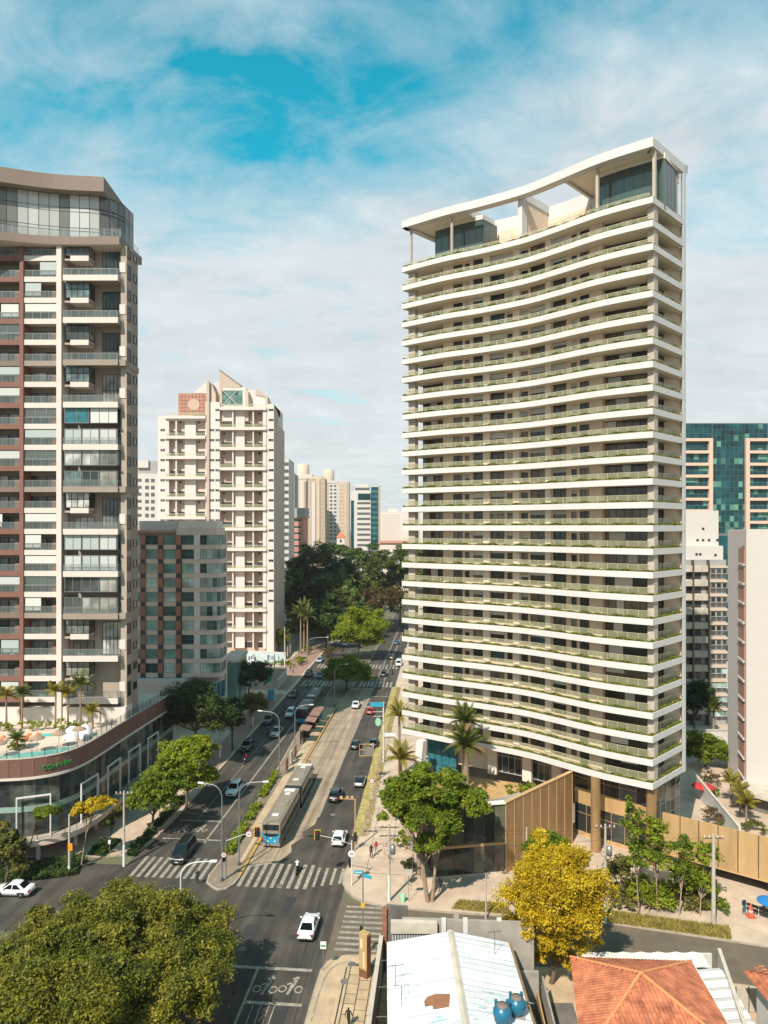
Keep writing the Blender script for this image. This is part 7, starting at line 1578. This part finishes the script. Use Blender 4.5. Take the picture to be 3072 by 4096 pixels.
# ---------------------------------------------------------------- people
def person(label, x, y, rz, top='black', legs='denim', z=.15, pose='walk', head='hair', group=None, h=1.72, cat='person'):
    """one continuous skinned body; clothing colours follow the garment lines"""
    s = h/1.72
    if pose == 'seat':
        J = {'pel': (0, 0, .0), 'waist': (.02, 0, .18), 'chest': (.08, 0, .42), 'neck': (.10, 0, .56), 'head': (.14, 0, .70), 'htop': (.14, 0, .80)}
        legsJ = [((0, q*.10, -.02), (.38, q*.17, .02), (.34, q*.17, -.42), (.50, q*.17, -.46)) for q in (-1, 1)]
        armsJ = [((.08, q*.20, .50), (.24, q*.27, .28), (.50, q*.24, .32), (.58, q*.22, .32)) for q in (-1, 1)]; base = 0.0
    else:
        J = {'pel': (0, 0, .93), 'waist': (0, 0, 1.08), 'chest': (.01, 0, 1.32), 'neck': (.0, 0, 1.47), 'head': (.02, 0, 1.58), 'htop': (.02, 0, 1.68)}
        st = .22 if pose == 'walk' else .03
        legsJ = [((0, q*.09, .88), (q*st*.5+.04, q*.10, .50), (q*st-.03, q*.10, .09), (q*st+.12, q*.11, .04)) for q in (-1, 1)]
        armsJ = [((0, q*.19, 1.42), (-q*st*.5, q*.25, 1.14), (-q*st*.9+.05, q*.25, .90), (-q*st*.9+.08, q*.24, .82)) for q in (-1, 1)]; base = 0
    bm = bmesh.new(); rad = []
    def V(p, r): v = bm.verts.new([c*s for c in p]); rad.append(r*s); return v
    pel = V(J['pel'], .135); wa = V(J['waist'], .12); chs = V(J['chest'], .145); nk = V(J['neck'], .055); hd_ = V(J['head'], .098); ht = V(J['htop'], .075)
    for a, b_ in ((pel, wa), (wa, chs), (chs, nk), (nk, hd_), (hd_, ht)): bm.edges.new((a, b_))
    for hip, kn, an_, toe in legsJ:
        a = V(hip, .095); b_ = V(kn, .065); c = V(an_, .045); d = V(toe, .042)
        for e in ((pel, a), (a, b_), (b_, c), (c, d)): bm.edges.new(e)
    for sh_, el, wr, hn in armsJ:
        a = V(sh_, .06); b_ = V(el, .043); c = V(wr, .032); d = V(hn, .035)
        for e in ((chs, a), (a, b_), (b_, c), (c, d)): bm.edges.new(e)
    me = bpy.data.meshes.new('person'); bm.to_mesh(me); bm.free(); o = bpy.data.objects.new('person', me); COL.objects.link(o)
    md = o.modifiers.new('skin', 'SKIN'); md.use_smooth_shade = True
    for i, sv in enumerate(me.skin_vertices[0].data): sv.radius = (rad[i], rad[i]); sv.use_root = i == 0
    o.modifiers.new('sub', 'SUBSURF').levels = 1
    dg = bpy.context.evaluated_depsgraph_get(); m2 = bpy.data.meshes.new_from_object(o.evaluated_get(dg)); o.modifiers.clear(); o.data = m2; bpy.data.meshes.remove(me)
    m2.materials.clear()
    for mm in ('skin', 'wear_'+top, 'wear_'+legs, head, 'black_plastic'): m2.materials.append(MATS[mm])
    zn, zp = J['neck'][2]*s, (J['pel'][2]+.04)*s
    for p in m2.polygons:
        c = p.center; i = 1
        if c.z > zn+.02*s: i = 3 if (c.z > (J['head'][2]+.03)*s or c.x < J['head'][0]*s-.03) else 0
        elif abs(c.y) > .2*s and (c.z < (.95*s if pose != 'seat' else -9) or (pose == 'seat' and c.x > .42*s and c.z > .1)): i = 0
        elif c.z < zp and not (abs(c.y) > .19*s and c.z > .8*s) and not (pose == 'seat' and c.z > .14): i = 2 if (c.z > .09*s or pose == 'seat') and not (pose == 'seat' and c.z < -.38*s) else 4
        p.material_index = i; p.use_smooth = True
    fx_, fy_, fz_ = [c*s for c in J['head']]
    o.location = (x, y, z); o.rotation_euler = (0, 0, rz); tag(o, label, cat, group)
    # facial features kept small and low-poly
    for nm, pts, r_, m_ in (('nose', [(fx_+.085*s, 0, fz_+.005*s), (fx_+.118*s, 0, fz_-.03*s)], .016*s, 'skin'), ('ear', [(fx_, .098*s, fz_+.015*s), (fx_, .105*s, fz_-.03*s)], .016*s, 'skin'), ('ear', [(fx_, -.098*s, fz_+.015*s), (fx_, -.105*s, fz_-.03*s)], .016*s, 'skin')):
        MB().tube(pts, r_, m_, 6).build(nm, o)
    eye = MB()
    for q in (-1, 1): eye.box(fx_+.085*s, fx_+.097*s, q*.034*s-.010*s, q*.034*s+.010*s, fz_+.012*s, fz_+.026*s, 'black_plastic')
    eye.build('eyes', o); MB().box(fx_+.082*s, fx_+.096*s, -.024*s, .024*s, fz_-.062*s, fz_-.052*s, 'wear_coral').build('mouth', o)
    return o
person('person in black walking up the right pavement by the traffic light', *cC(675, 302), UP+.2, 'black', 'black')
person('person in a red top walking beside the one in black', *cC(718, 268), UP+.2, 'red', 'grey')
person('person in dark clothes striding past the forked tree trunks', *cC(1285, 598), .3, 'black', 'black')
person('person in black on the paved corner cut by the bottom edge', *G(1394, 4118), 1.2, 'black', 'black')
person('person in dark clothes on the grass verge beyond the corner', *cA(1522, 752), DN, 'black', 'navy')
person('person in a dark top at the far left street corner', *c6(1000, 625), 2.6, 'black', 'denim', pose='stand')
person('person in a brown-grey top right of the other at the far left corner', *c6(1036, 648), 2.6, 'grey', 'black', pose='stand')
person('guard in navy with a white cap standing by the orange cone', *G(2976, 3660), -1.3, 'navy', 'teal', pose='stand', head='wear_white')
person('person in teal working at the folded table under the blue parasol', *G(3058, 3652), 2.4, 'teal', 'navy', pose='stand')
person('dark-clad person waiting on the nose of the median', *A(79.9, -28.6), DN, 'black', 'black', pose='stand')
def moto(label, pos, heading, top, helmet, rider, bikep='black'):
    x, y = pos; t = thing('motorcycle', label, 'motorcycle', (x, y, .012), heading, 'motorcycles on the avenue')
    for xx_ in (-.64, .66): wh, rm_ = wheel_meshes(.30, .11); o = place('wheel', wh, t, (xx_, 0, .30)); place('rim', rm_, o)
    MB().tube([(-.64, 0, .3), (-.1, 0, .42), (.25, 0, .5), (.48, 0, .95)], .05, 'dark_frame', 6).tube([(.48, 0, .95), (.66, 0, .3)], .04, 'galv', 6).box(-.25, .2, -.12, .12, .28, .55, 'dark_frame').build('frame', t)
    MB().lathe([(.05, .68), (.16, .74), (.18, .84), (.08, .92)], 'paint_'+bikep, 10, (.18, 0)).build('tank', t); MB().box(-.72, .02, -.13, .13, .74, .84, 'black_plastic').build('seat', t, bevel=.03)
    MB().tube([(.42, -.34, 1.0), (.46, 0, .98), (.42, .34, 1.0)], .02, 'dark_frame', 6).build('handlebar', t); MB().lathe([(.09, .82), (.1, .9), (.06, .96)], 'lamp_clear', 10, (.58, 0)).build('headlight', t); MB().box(-.86, -.72, -.09, .09, .7, .8, 'lamp_red').build('taillight', t)
    c, s_ = math.cos(heading), math.sin(heading); p = person(rider, x-.16*c, y-.16*s_, heading, top, 'denim' if top != 'navy' else 'black', .90, 'seat', helmet, 'motorcycle riders')
    return t
moto('motorcycle ridden by the person in red in the left carriageway', cA(182, 1222), DN, 'red', 'wear_white', 'rider in a red jacket and white helmet in the left carriageway', 'red')
moto('dark motorcycle beside the silver pickup', cA(372, 978), DN, 'black', 'black_plastic', 'rider in black beside the silver pickup')
moto('motorcycle beside the white car near the grey bus', cA(525, 782), DN, 'navy', 'wear_navy', 'rider in navy beside the white car near the grey bus', 'navy')
moto('motorcycle stopped on the near right crossing', cB(1525, 420), UP, 'white', 'wear_grey', 'rider in a white shirt on the near right crossing', 'grey')
moto('motorcycle arriving at the far left crossing', cA(733, 556), DN, 'black', 'black_plastic', 'rider in black at the far left crossing')
moto('motorcycle beyond the dark teal car at the far right crossing', cA(1480, 436), UP, 'black', 'black_plastic', 'rider in black at the far right crossing')

# ---------------------------------------------------------------- street furniture
def lamp_post(label, x, y, h, dirv, reach, col='galv', grp='curved street lamps'):
    t = thing('street_lamp', label, 'street lamp', (x, y, .14), 0, grp); d = Vector((dirv[0], dirv[1], 0)).normalized()
    MB().tube([(0, 0, -.1), (0, 0, h*.5), (0, 0, h-1.6)], [.10, .085, .065], col, 10).lathe([(.2, -.05), (.2, .35), (.13, .45)], 'pole_dark', 10).build('pole', t)
    arc = [d*(reach*(1-math.cos(a))*.62)+Vector((0, 0, h-1.6+1.6*math.sin(a))) for a in [i*math.pi/2/6 for i in range(7)]]; arc.append(d*reach+Vector((0, 0, h+.12)))
    MB().tube(arc, [.062]*5+[.05]*3, col, 8).build('arm', t)
    e = arc[-1]; hd_ = MB().box(-.12, .62, -.15, .15, -.08, .07, 'pole_white').box(-.05, .5, -.11, .11, -.11, -.07, 'lamp_clear'); o = hd_.build('lamp_head', t, bevel=.03); o.location = e; o.rotation_euler = (0, -.08, math.atan2(d.y, d.x)); return t
LF = (-DY, DX); RT = (DY, -DX)
lamp_post('grey street lamp on the median with its arm curving left over the pickup', *cA(480, 1362), 11.0, LF, 3.0)
lamp_post('street lamp on the median whose arm curves right over the bus shelters', *cA(618, 1135), 8.8, RT, 2.9)
lamp_post('street lamp beside the rear of the blue bus with its arm curving right', *cA(125, 2135), 10.3, RT, 3.1)
lamp_post('tall lamp post on the median nose with its arm pointing left', *cB(858, 508), 11.4, LF, 2.3)
lamp_post('white lamp arm rising out of the big olive tree', *A(66, -25.3), 9.4, RT, 3.0, 'pole_white')
lamp_post('street lamp left of the median shade tree', *cA(970, 722), 9.7, RT, 2.6)
lamp_post('far street lamp on the left pavement by the hedge', *cA(728, 345), 8.0, RT, 6.0)
def signal(label, x, y, arm, ze, col='pole_white', sign=None, h=5.2, arm0=None):
    t = thing('traffic_light', label, 'traffic light', (x, y, .14), 0); ax_, ay = arm[0]-x, arm[1]-y
    MB().tube([(0, 0, -.1), (0, 0, h)], .075, col, 10).build('pole', t); z0 = (arm0 or h-.4)
    MB().tube([(0, 0, z0), (ax_*.6, ay*.6, z0+(ze-z0)*.75), (ax_, ay, ze)], [.06, .05, .045], 'galv', 8).build('arm', t)
    MB().box(ax_-.36, ax_+.36, ay-.02, ay+.02, ze-.62, ze+.62, 'signal_yellow').build('backplate', t)
    hd_ = MB().box(ax_-.27, ax_+.27, ay-.22, ay-.021, ze-.54, ze+.54, 'black_plastic').build('signal_head', t)
    for i, m in enumerate(('lamp_red', 'dark_frame', 'dark_frame')):
        mb = MB().lathe([(.11, 0), (.12, .02), (.03, .03)], m, 12); mb.v = [(x_, -z_, y_) for x_, y_, z_ in mb.v]; o = mb.build('lens', hd_); o.location = (ax_, ay-.225, ze+.34-.34*i)
    for q in (-1, 1): MB().box(ax_+q*.25-.07, ax_+q*.25+.07, ay-.035, ay-.02, ze-.09, ze+.09, 'sign_white').build('reflector', t)
    for zc in (2.6,): MB().box(-.36, -.1, -.14, .14, zc-.45, zc+.45, 'black_plastic').build('pedestrian_signal', t)
    return t
sx, sy = cB(862, 505); sx += .35
signal('traffic light reaching from the median nose over the blue bus lane', sx, sy+.3, (-15.1, 83.4), 5.5, 'galv', h=5.0)
rx_, ry_ = cC(502, 545)
signal('traffic light reaching left over the road from the right corner', rx_, ry_, (-7.85, 82.5), 5.5)
def round_sign(label, x, y, z, r, txt, ring=True, post=True, rz=0.0):
    t = thing('speed_sign', label, 'road sign', (x, y, .14), rz)
    if post: MB().tube([(0, 0, -.1), (0, 0, z+r-.14)], .035, 'pole_white', 8).build('post', t)
    def disc(R_, yy, m, nm):
        mb = MB().lathe([(R_, 0), (R_, .015)], m, 20); mb.v = [(a, -c+yy, b_+z-.14) for a, b_, c in mb.v]; return mb.build(nm, t)
    disc(r, -.05, 'sign_red' if ring else 'sign_white', 'rim_disc'); disc(r*.80, -.068, 'sign_white', 'face')
    place('number', text_mesh(txt, r*1.0, .01, 'number', 'letter_dark'), t, (0, -.092, z-.14-.0), (math.pi/2, 0, 0)); return t
round_sign('round red-rimmed speed sign hanging from the arm beside the blue bus', -16.05, 83.2, 5.45, .42, '50', True, False)
round_sign('round white speed sign on top of the right corner signal pole', rx_+.0, ry_-.12, 3.9, .42, '60', False, False)
round_sign('small round red-rimmed sign on the pavement beside the silver hatchback', *cA(1300, 1565), 3.2, .38, '50', True)
round_sign('small round sign on the median nose pole', sx-.1, sy-.35, 3.4, .32, '50', True, False)
def utility(label, x, y, h, arms=2, white=3.0, transformer=False, rz=0.0, r=.17):
    t = thing('utility_pole', label, 'utility pole', (x, y, .14), rz, 'concrete utility poles')
    MB().tube([(0, 0, white), (0, 0, h)], [r*.9, r*.62], 'pole_concrete', 9).build('pole', t)
    MB().tube([(0, 0, -.1), (0, 0, white)], [r*1.05, r*.92], 'pole_white' if white > .3 else 'pole_concrete', 9).build('painted_base', t)
    for i in range(arms):
        z = h-.35-i*.95; MB().box(-1.05, 1.05, -.06, .06, z-.06, z+.06, 'bark').build('crossarm', t)
        for xx_ in (-.95, -.45, .45, .95): MB().lathe([(.04, z+.05), (.07, z+.12), (.04, z+.17), (.06, z+.24), (.03, z+.28)], 'pole_white', 8, (xx_, 0)).build('insulator', t)
    if transformer:
        MB().lathe([(.1, h-3.4), (.3, h-3.3), (.3, h-2.4), (.1, h-2.3)], 'galv', 12, (.42, 0)).build('transformer', t)
        for i in range(7): a = i*.9; MB().tube([(0, 0, h-1.2-i*.42), (.7*math.cos(a), .5*math.sin(a), h-1.35-i*.4), (.5*math.cos(a+.5), .5*math.sin(a+.5), h-1.7-i*.4)], .03, 'dark_frame', 5).build('bracket', t)
    return t
U = {}
def up(k, label, pos, h, **kw): U[k] = (pos[0], pos[1], h+.14); utility(label, pos[0], pos[1], h, **kw)
up('c', 'cluttered concrete pole with a white base on the right corner', cC(832, 685), 8.6, transformer=True)
up('l', 'tall concrete pole with a white base on the left corner pavement', G(496, 3466), 9.2, arms=1, white=2.6)
up('l2', 'pole with an orange sign at the bottom left before the podium', G(277, 3495), 7.0, arms=0, white=.9)
up('lf', 'concrete pole on the left pavement by the lime-green tree', G(880, 3036), 10.3, arms=1, white=2.4)
up('lg', 'pole with a crossarm and green sign left of the olive tree', c6(500, 1372), 9.6, arms=2, white=3)
up('lh', 'dark pole beside the green corner banner on the left', c6(790, 1012), 11.2, arms=0, white=3)
up('li', 'white-based pole at the mural corner', c6(925, 562), 12, arms=0, white=3)
up('r1', 'concrete pole behind the golden tree with brackets on top', (23.4, 74.0), 10.4, arms=1, transformer=True)
up('r2', 'thick pale concrete post at the end of the young tree row', (34.7, 73.7), 9.4, arms=1, white=.2, r=.26)
up('r3', 'thin concrete post in front of the bronze cladding', (16.5, 81.0), 7.0, arms=0, white=.2)
up('r4', 'thin galvanised post at the side street kerb left of the golden tree', (10.9, 74.9), 4.7, arms=0, white=.2, r=.1)
up('fa', 'far pole with crossarms under the dark wood', G(1312, 2592), 12, arms=2, white=3)
def cable(label, a, b, sag, r=.014, n=12):
    pts = [tuple(lerp(a, b, i/n)[:2])+(lerp(a, b, i/n)[2]-sag*4*(i/n)*(1-i/n),) for i in range(n+1)]; o = MB().tube(pts, r, 'wire', 5).build('overhead_cable'); return tag(o, label, 'cable', 'overhead cables')
def off(k, dx=0, dz=0): x, y, z = U[k]; return (x+dx, y, z-dz)
for i, (a, b_, sg_) in enumerate(((off('c', -.9, .2), off('r3', 0, .2), .5), (off('c', .9, .2), off('r3', .1, .6), .6), (off('r3', 0, .3), off('r1', -.9, .2), .4), (off('r3', 0, .7), off('r1', .9, .3), .5), (off('r1', -.4, .2), off('r2', -.9, .3), .5), (off('r1', .4, .9), off('r2', .4, .9), .5),
    (off('c', .4, 1.2), off('r1', 0, 1.6), .9), (off('l', -.5, .2), off('lf', -.5, .2), .6), (off('l', .5, .2), off('lf', .5, .2), .7), (off('l', 0, 1.0), off('lf', 0, .9), .8), (off('l', 0, 1.6), off('l2', 0, .3), .5), (off('lf', -.5, .2), off('lg', -.5, .2), .5), (off('lf', .5, .3), off('lg', .5, .3), .5), (off('c', -.4, 2.2), (rx_, ry_, 5.2), .3), (off('c', -.9, .4), off('l', .5, .8), 1.2))):
    cable('thin overhead cable '+['from the cluttered corner pole to the thin post', 'below the first cable off the cluttered pole', 'from the thin post to the pole behind the golden tree', 'lower cable to the pole behind the golden tree', 'above the young trees', 'lower one above the young trees', 'long one crossing the bronze cladding', 'outer one over the left pavement', 'inner one over the left pavement', 'lowest one over the left pavement', 'short one at the bottom left', 'outer one past the left street trees', 'inner one past the left street trees', 'to the right corner signal', 'spanning the avenue'][i], a, b_, sg_)
tp = thing('street_name_sign', 'tall thin pole with two blue street name blades by the brown totem', 'street sign', (*G(1452, 3838), .14)); 
MB().tube([(0, 0, -.1), (0, 0, 8.5)], .06, 'galv', 8).build('pole', tp); MB().box(-.9, .0, -.02, .02, 8.15, 8.5, 'sign_blue').build('blade', tp); o = MB().box(0, .95, -.02, .02, 7.85, 8.2, 'sign_blue').build('blade', tp); o.rotation_euler = (0, 0, -.5)
for nm, b0 in (('lettering', (-.45, -.03, 8.32)), ): MB().box(-.78, -.12, -.03, -.021, 8.29, 8.36, 'sign_white').build('name_line', tp)
MB().box(-.2, .16, -.08, .08, 4.9, 5.35, 'signal_yellow').build('box', tp); MB().box(-.3, -.05, -.12, .12, 2.4, 3.1, 'black_plastic').build('pedestrian_signal', tp); MB().box(-.1, .2, -.1, .1, 0, 1.0, 'pole_white').build('cabinet', tp)
to = thing('totem', 'tall bronze information totem with white vertical lettering on the paved corner', 'totem sign', (*A(64.75, -7.2), .16), math.radians(-38))
MB().box(-.46, .46, -.30, .30, 0, .75, 'totem_dark').build('base', to); MB().box(-.46, .46, -.30, .30, .75, 4.1, 'totem').build('panel', to, bevel=.02); MB().box(.461, .50, -.28, .28, .02, 3.9, 'totem_dark').build('side_panel', to)
MB().box(-.26, -.04, -.325, -.30, 2.7, 3.55, 'totem_letter').build('emblem', to); MB().box(.04, .2, -.325, -.30, .95, 2.4, 'totem_letter').build('lettering', to)
def post_sign(label, x, y, z0, z1, w, m, cat='sign', name='sign', off_=0, stripe_=None, rz=0):
    t = thing(name, label, cat, (x, y, .14), rz); MB().tube([(0, 0, -.1), (0, 0, z1)], .03, 'galv', 8).build('post', t); MB().box(off_-w/2, off_+w/2, -.05, -.02, z0, z1, m).build('panel', t)
    if stripe_: MB().box(off_-w/2+.05, off_+w/2-.05, -.06, -.051, z0+.3*(z1-z0), z0+.55*(z1-z0), stripe_).build('stripe', t)
    return t
post_sign('small white and green sign on a thin post at the near kerb bend', *G(1293, 3890), 2.1, 2.8, .55, 'sign_white', stripe_='sign_green')
post_sign('grey bus stop board on a post at the corner before the tree trunks', *G(1634, 3610), 2.9, 3.6, .85, 'concrete_light')
post_sign('thin white post beside the clipped bush at the pavilion corner', *G(1650, 3530), 3.4, 5.8, .16, 'pole_white')
post_sign('orange diamond-like warning sign on the bottom left pole', *G(281, 3500), 2.8, 3.7, .55, 'sign_orange')
post_sign('small grey panel sign at the left pavement bend', *G(438, 3440), 1.9, 2.4, .3, 'sign_white')
post_sign('mint green vertical sign hanging on the left pole by the green block', *c6(515, 1290), 3.8, 6.0, .9, 'sign_mint')
post_sign('mint green sign at the left behind the narrow dark tree', *c6(95, 1480), 4.5, 6.6, .9, 'sign_mint')
gs = thing('corner_banner', 'tilted green and white corner banner with a red top at the left shop', 'banner', (*c6(700, 1000), .14), .5)
MB().tube([(0, 0, 0), (0, 0, 6.4)], .08, 'pole_white', 8).build('post', gs); MB().add([(-1.1, -.1, 3.4), (.9, -.1, 4.6), (1.1, -.1, 7.4), (-.7, -.1, 6.6), (-1.1, .1, 3.4), (.9, .1, 4.6), (1.1, .1, 7.4), (-.7, .1, 6.6)], [(0, 1, 2, 3), (7, 6, 5, 4), (0, 4, 5, 1), (1, 5, 6, 2), (2, 6, 7, 3), (3, 7, 4, 0)], 'sign_green').build('panel', gs)
MB().box(-.2, 1.1, -.15, .15, 7.5, 8.1, 'sign_white').box(.3, 1.2, -.14, .14, 8.1, 8.5, 'sign_red').build('cap', gs); MB().box(.2, 1.6, -.3, .3, 0, 2.4, 'sign_blue').build('lower_panel', gs)
g1x, g1y = cA(1402, 1222); g1 = thing('sign_gantry', 'cream overhead sign post with a blue sign and a mint panel on the right kerb', 'sign gantry', (g1x, g1y, .14))
MB().tube([(0, 0, -.1), (0, 0, 10.7)], [.17, .13], 'white_render', 10).build('post', g1)
for z in (9.9, 9.0, 8.2): MB().tube([(0, 0, z), (-3.2 if z > 9.5 else -1.8, -.2, z)], .05, 'white_render', 6).build('arm', g1)
MB().box(-2.35, -.1, -.28, -.2, 9.95, 10.7, 'sign_blue').build('sign_panel', g1); mb = MB().lathe([(.52, -.06), (.52, .06)], 'sign_mint', 18); mb.v = [(a-.95, c-.1, b_*1.4+7.2) for a, b_, c in mb.v]; mb.build('mint_panel', g1); MB().box(-.5, -.08, -.2, .1, 6.8, 7.4, 'galv').build('box', g1)
g2x, g2y = cA(1312, 1402); g2 = thing('sign_gantry', 'tan sign post carrying an open frame on its left, seen from behind', 'sign gantry', (g2x, g2y, .14))
MB().tube([(0, 0, -.1), (0, 0, 6.5)], [.13, .1], 'bronze_seam', 10).build('post', g2); mb = MB()
for z in (6.3, 5.4, 4.4): mb.tube([(0, 0, z), (-2.3, -.1, z)], .045, 'bronze_seam', 6)
for x in (-2.25, -1.5, -.7): mb.tube([(x, -.1, 4.4), (x, -.1, 6.3)], .04, 'bronze_seam', 6)
mb.build('frame', g2); MB().box(-1.3, -.2, -.14, -.1, 4.6, 5.9, 'galv').build('panel_back', g2)
g3x, g3y = cA(1152, 2000); g3 = thing('sign_gantry', 'tan pole with short camera arms at the kerb right of the black sport utility car', 'camera pole', (g3x, g3y, .14))
MB().tube([(0, 0, -.1), (0, 0, 6.6)], [.11, .08], 'bronze_seam', 10).build('post', g3); MB().tube([(0, 0, 6.5), (-1.9, -.1, 6.7)], .04, 'bronze_seam', 6).build('arm', g3)
for x in (-1.8, -1.0, -.4): MB().box(x-.18, x+.18, -.1, .1, 6.6, 6.95, 'bronze_seam').build('camera_box', g3)
MB().box(-.2, .2, -.2, .2, 1.2, 2.3, 'black_plastic').build('control_box', g3)
# bus shelters on the median platform
for i, (x, y) in enumerate(((690, 1040), (735, 960), (785, 905), (835, 860))):
    px, py = cA(x, y); s_, t_ = inv(px, py); px, py = A(s_, -26.6); t = thing('bus_shelter', 'brown-roofed bus shelter on the median, '+['nearest the camera', 'second from the camera', 'third from the camera', 'farthest, with a blue end panel'][i], 'bus shelter', (px, py, .18), AV, 'bus shelters on the median')
    MB().add([(-1.7, -1.1, 2.55), (1.7, -1.1, 2.55), (1.7, .9, 2.8), (-1.7, .9, 2.8), (-1.7, -1.1, 2.68), (1.7, -1.1, 2.68), (1.7, .9, 2.93), (-1.7, .9, 2.93)], [(0, 3, 2, 1), (4, 5, 6, 7), (0, 1, 5, 4), (1, 2, 6, 5), (2, 3, 7, 6), (3, 0, 4, 7)], 'shelter_roof').build('roof', t)
    for xx_ in (-1.5, 1.5): MB().box(xx_-.07, xx_+.07, .55, .7, 0, 2.7, 'dark_frame').build('post', t)
    MB().box(-1.4, 1.4, .6, .64, .5, 2.1, 'shelter_glass').build('glass_panel', t); MB().box(-1.5, 1.5, .1, .5, .42, .5, 'bark').build('bench', t)
    MB().box(1.55, 1.62, -.6, .6, .3, 2.2, 'sign_blue' if i == 3 else 'black_plastic').build('end_panel', t)
for i, s_ in enumerate((117.5, 121.5, 124.5)):
    x, y = A(s_, -26.5); t = thing('platform_panel', 'upright brown information panel on the platform, '+['nearest the blue bus', 'in the middle', 'nearest the shelters'][i], 'information panel', (x, y, .18), AV); MB().box(-.9, .9, -.1, .1, .3, 2.3, 'concrete_light' if i == 1 else 'shelter_roof').build('panel', t)
    for xx_ in (-.8, .8): MB().box(xx_-.05, xx_+.05, -.05, .05, 0, .3, 'dark_frame').build('foot', t)
# wall with a mural, fences at the left
mw = thing('mural_wall', 'pale wall painted with a blue-grey city mural by the far left corner', 'wall', (*G(1050, 2655), 0))
p, q = G(985, 2652), G(1143, 2660); MB().wallseg(p, q, 0, .3, 0, 3.6, 'mural').wallseg(p, q, -.05, .35, 3.6, 3.8, 'cream').build('wall', mw, True); rmu = random.Random(3)
for i in range(30):
    f = rmu.random()*.93; w_ = rmu.uniform(.015, .05); h0 = rmu.uniform(.1, 1.8); h1 = h0+rmu.uniform(.4, 1.6); MB().wallseg(lerp(p, q, f), lerp(p, q, f+w_), -.012-.0008*i, 0, h0, h1, 'mural_'+rmu.choice('abcd')).build('mural_patch', mw, True)
fn = thing('mesh_fence', 'pale mesh fence running up the left pavement behind the hedge', 'fence', (*G(1150, 2640), 0))
p, q = G(1140, 2640), G(1205, 2560)
for i in range(7): a, b_ = lerp(p, q, i/7), lerp(p, q, (i+.92)/7); MB().wallseg(a, b_, 0, .06, .2, 3.0, 'galv').build('panel', fn, True); MB().tube([(*a, 0), (*a, 3.3)], .07, 'pole_white', 6).build('post', fn, True)
rwl = thing('retaining_wall', 'grey angled retaining wall beside the red pavement on the left', 'wall', (*c6(880, 860), 0)); MB().wallseg(c6(830, 868), c6(950, 730), 0, .3, 0, 2.6, 'concrete_light').wallseg(c6(680, 700), c6(950, 700), 0, .3, 0, 3.0, 'concrete').build('wall', rwl, True)
# right corner vendor pitch
cn = thing('traffic_cone', 'orange barrel-shaped traffic cone on the pavement beside the guard', 'traffic cone', (*G(3003, 3672), .14)); MB().box(-.42, .42, -.42, .42, 0, .1, 'wear_coral').build('base', cn)
MB().lathe([(.34, .1), (.28, .5), (.2, .52), (.18, 1.0), (.12, 1.02), (.1, 1.35)], 'wear_coral', 16).build('body', cn); MB().lathe([(.235, .56), (.225, .68)], 'sign_white', 16).build('band', cn)
br_ = thing('barrier', 'black and white folding barrier beside the orange cone', 'barrier', (*G(3035, 3672), .14), -.75)
for z in (.35, .8): MB().box(-1.3, 1.3, -.03, .03, z, z+.32, 'black_plastic').build('board', br_)
for x in (-1.2, 0, 1.2): MB().box(x-.04, x+.04, -.35, .35, 0, .05, 'galv').box(x-.03, x+.03, -.03, .03, .05, 1.15, 'sign_white').build('leg', br_)
parasol('bright blue parasol over the vendor at the right edge', *G(3078, 3600, 2.3), .14, 1.25, 2.3, 'cloth_blue')
st_ = thing('vendor_table', 'small white folding table below the blue parasol', 'table', (*G(3075, 3655), .14)); MB().box(-.5, .5, -.35, .35, .7, .74, 'white_paint').build('tabletop', st_)
for x in (-.45, .45):
    for y in (-.3, .3): MB().box(x-.02, x+.02, y-.02, y+.02, 0, .7, 'galv').build('leg', st_)
bn = thing('litter_bin', 'green-yellow litter bin by the bus stop board on the corner', 'litter bin', (*G(1612, 3612), .14)); MB().lathe([(.24, 0), (.28, .8), (.2, .9)], 'leaf_lime' if False else 'sign_mint', 12).build('body', bn)
pb = thing('planter_box', 'white kiosk roof on the right pavement under the tower corner', 'kiosk', (*G(1558, 2990), .14)); MB().box(-.9, .9, -.8, .8, 0, 2.2, 'concrete_light').build('body', pb); MB().box(-1.2, 1.2, -1.0, 1.0, 2.2, 2.35, 'white_paint').build('roof', pb)
# ---------------------------------------------------------------- haze
hb = MB().box(-4100, 4100, -500, 7100, -1.2, 98, 'wire').mesh('haze')
hm_ = bpy.data.materials.new('haze'); hm_.use_nodes = True; t = hm_.node_tree
for n_ in list(t.nodes): t.nodes.remove(n_)
pvn = t.nodes.new('ShaderNodeVolumePrincipled'); pvn.inputs['Density'].default_value = 0.00010; pvn.inputs['Color'].default_value = (.93, .92, .92, 1); pvn.inputs['Anisotropy'].default_value = 0.15
on = t.nodes.new('ShaderNodeOutputMaterial'); t.links.new(pvn.outputs[0], on.inputs['Volume']); hb.materials.clear(); hb.materials.append(hm_)
hz_o = bpy.data.objects.new('haze', hb); COL.objects.link(hz_o); tag(hz_o, kind='stuff')
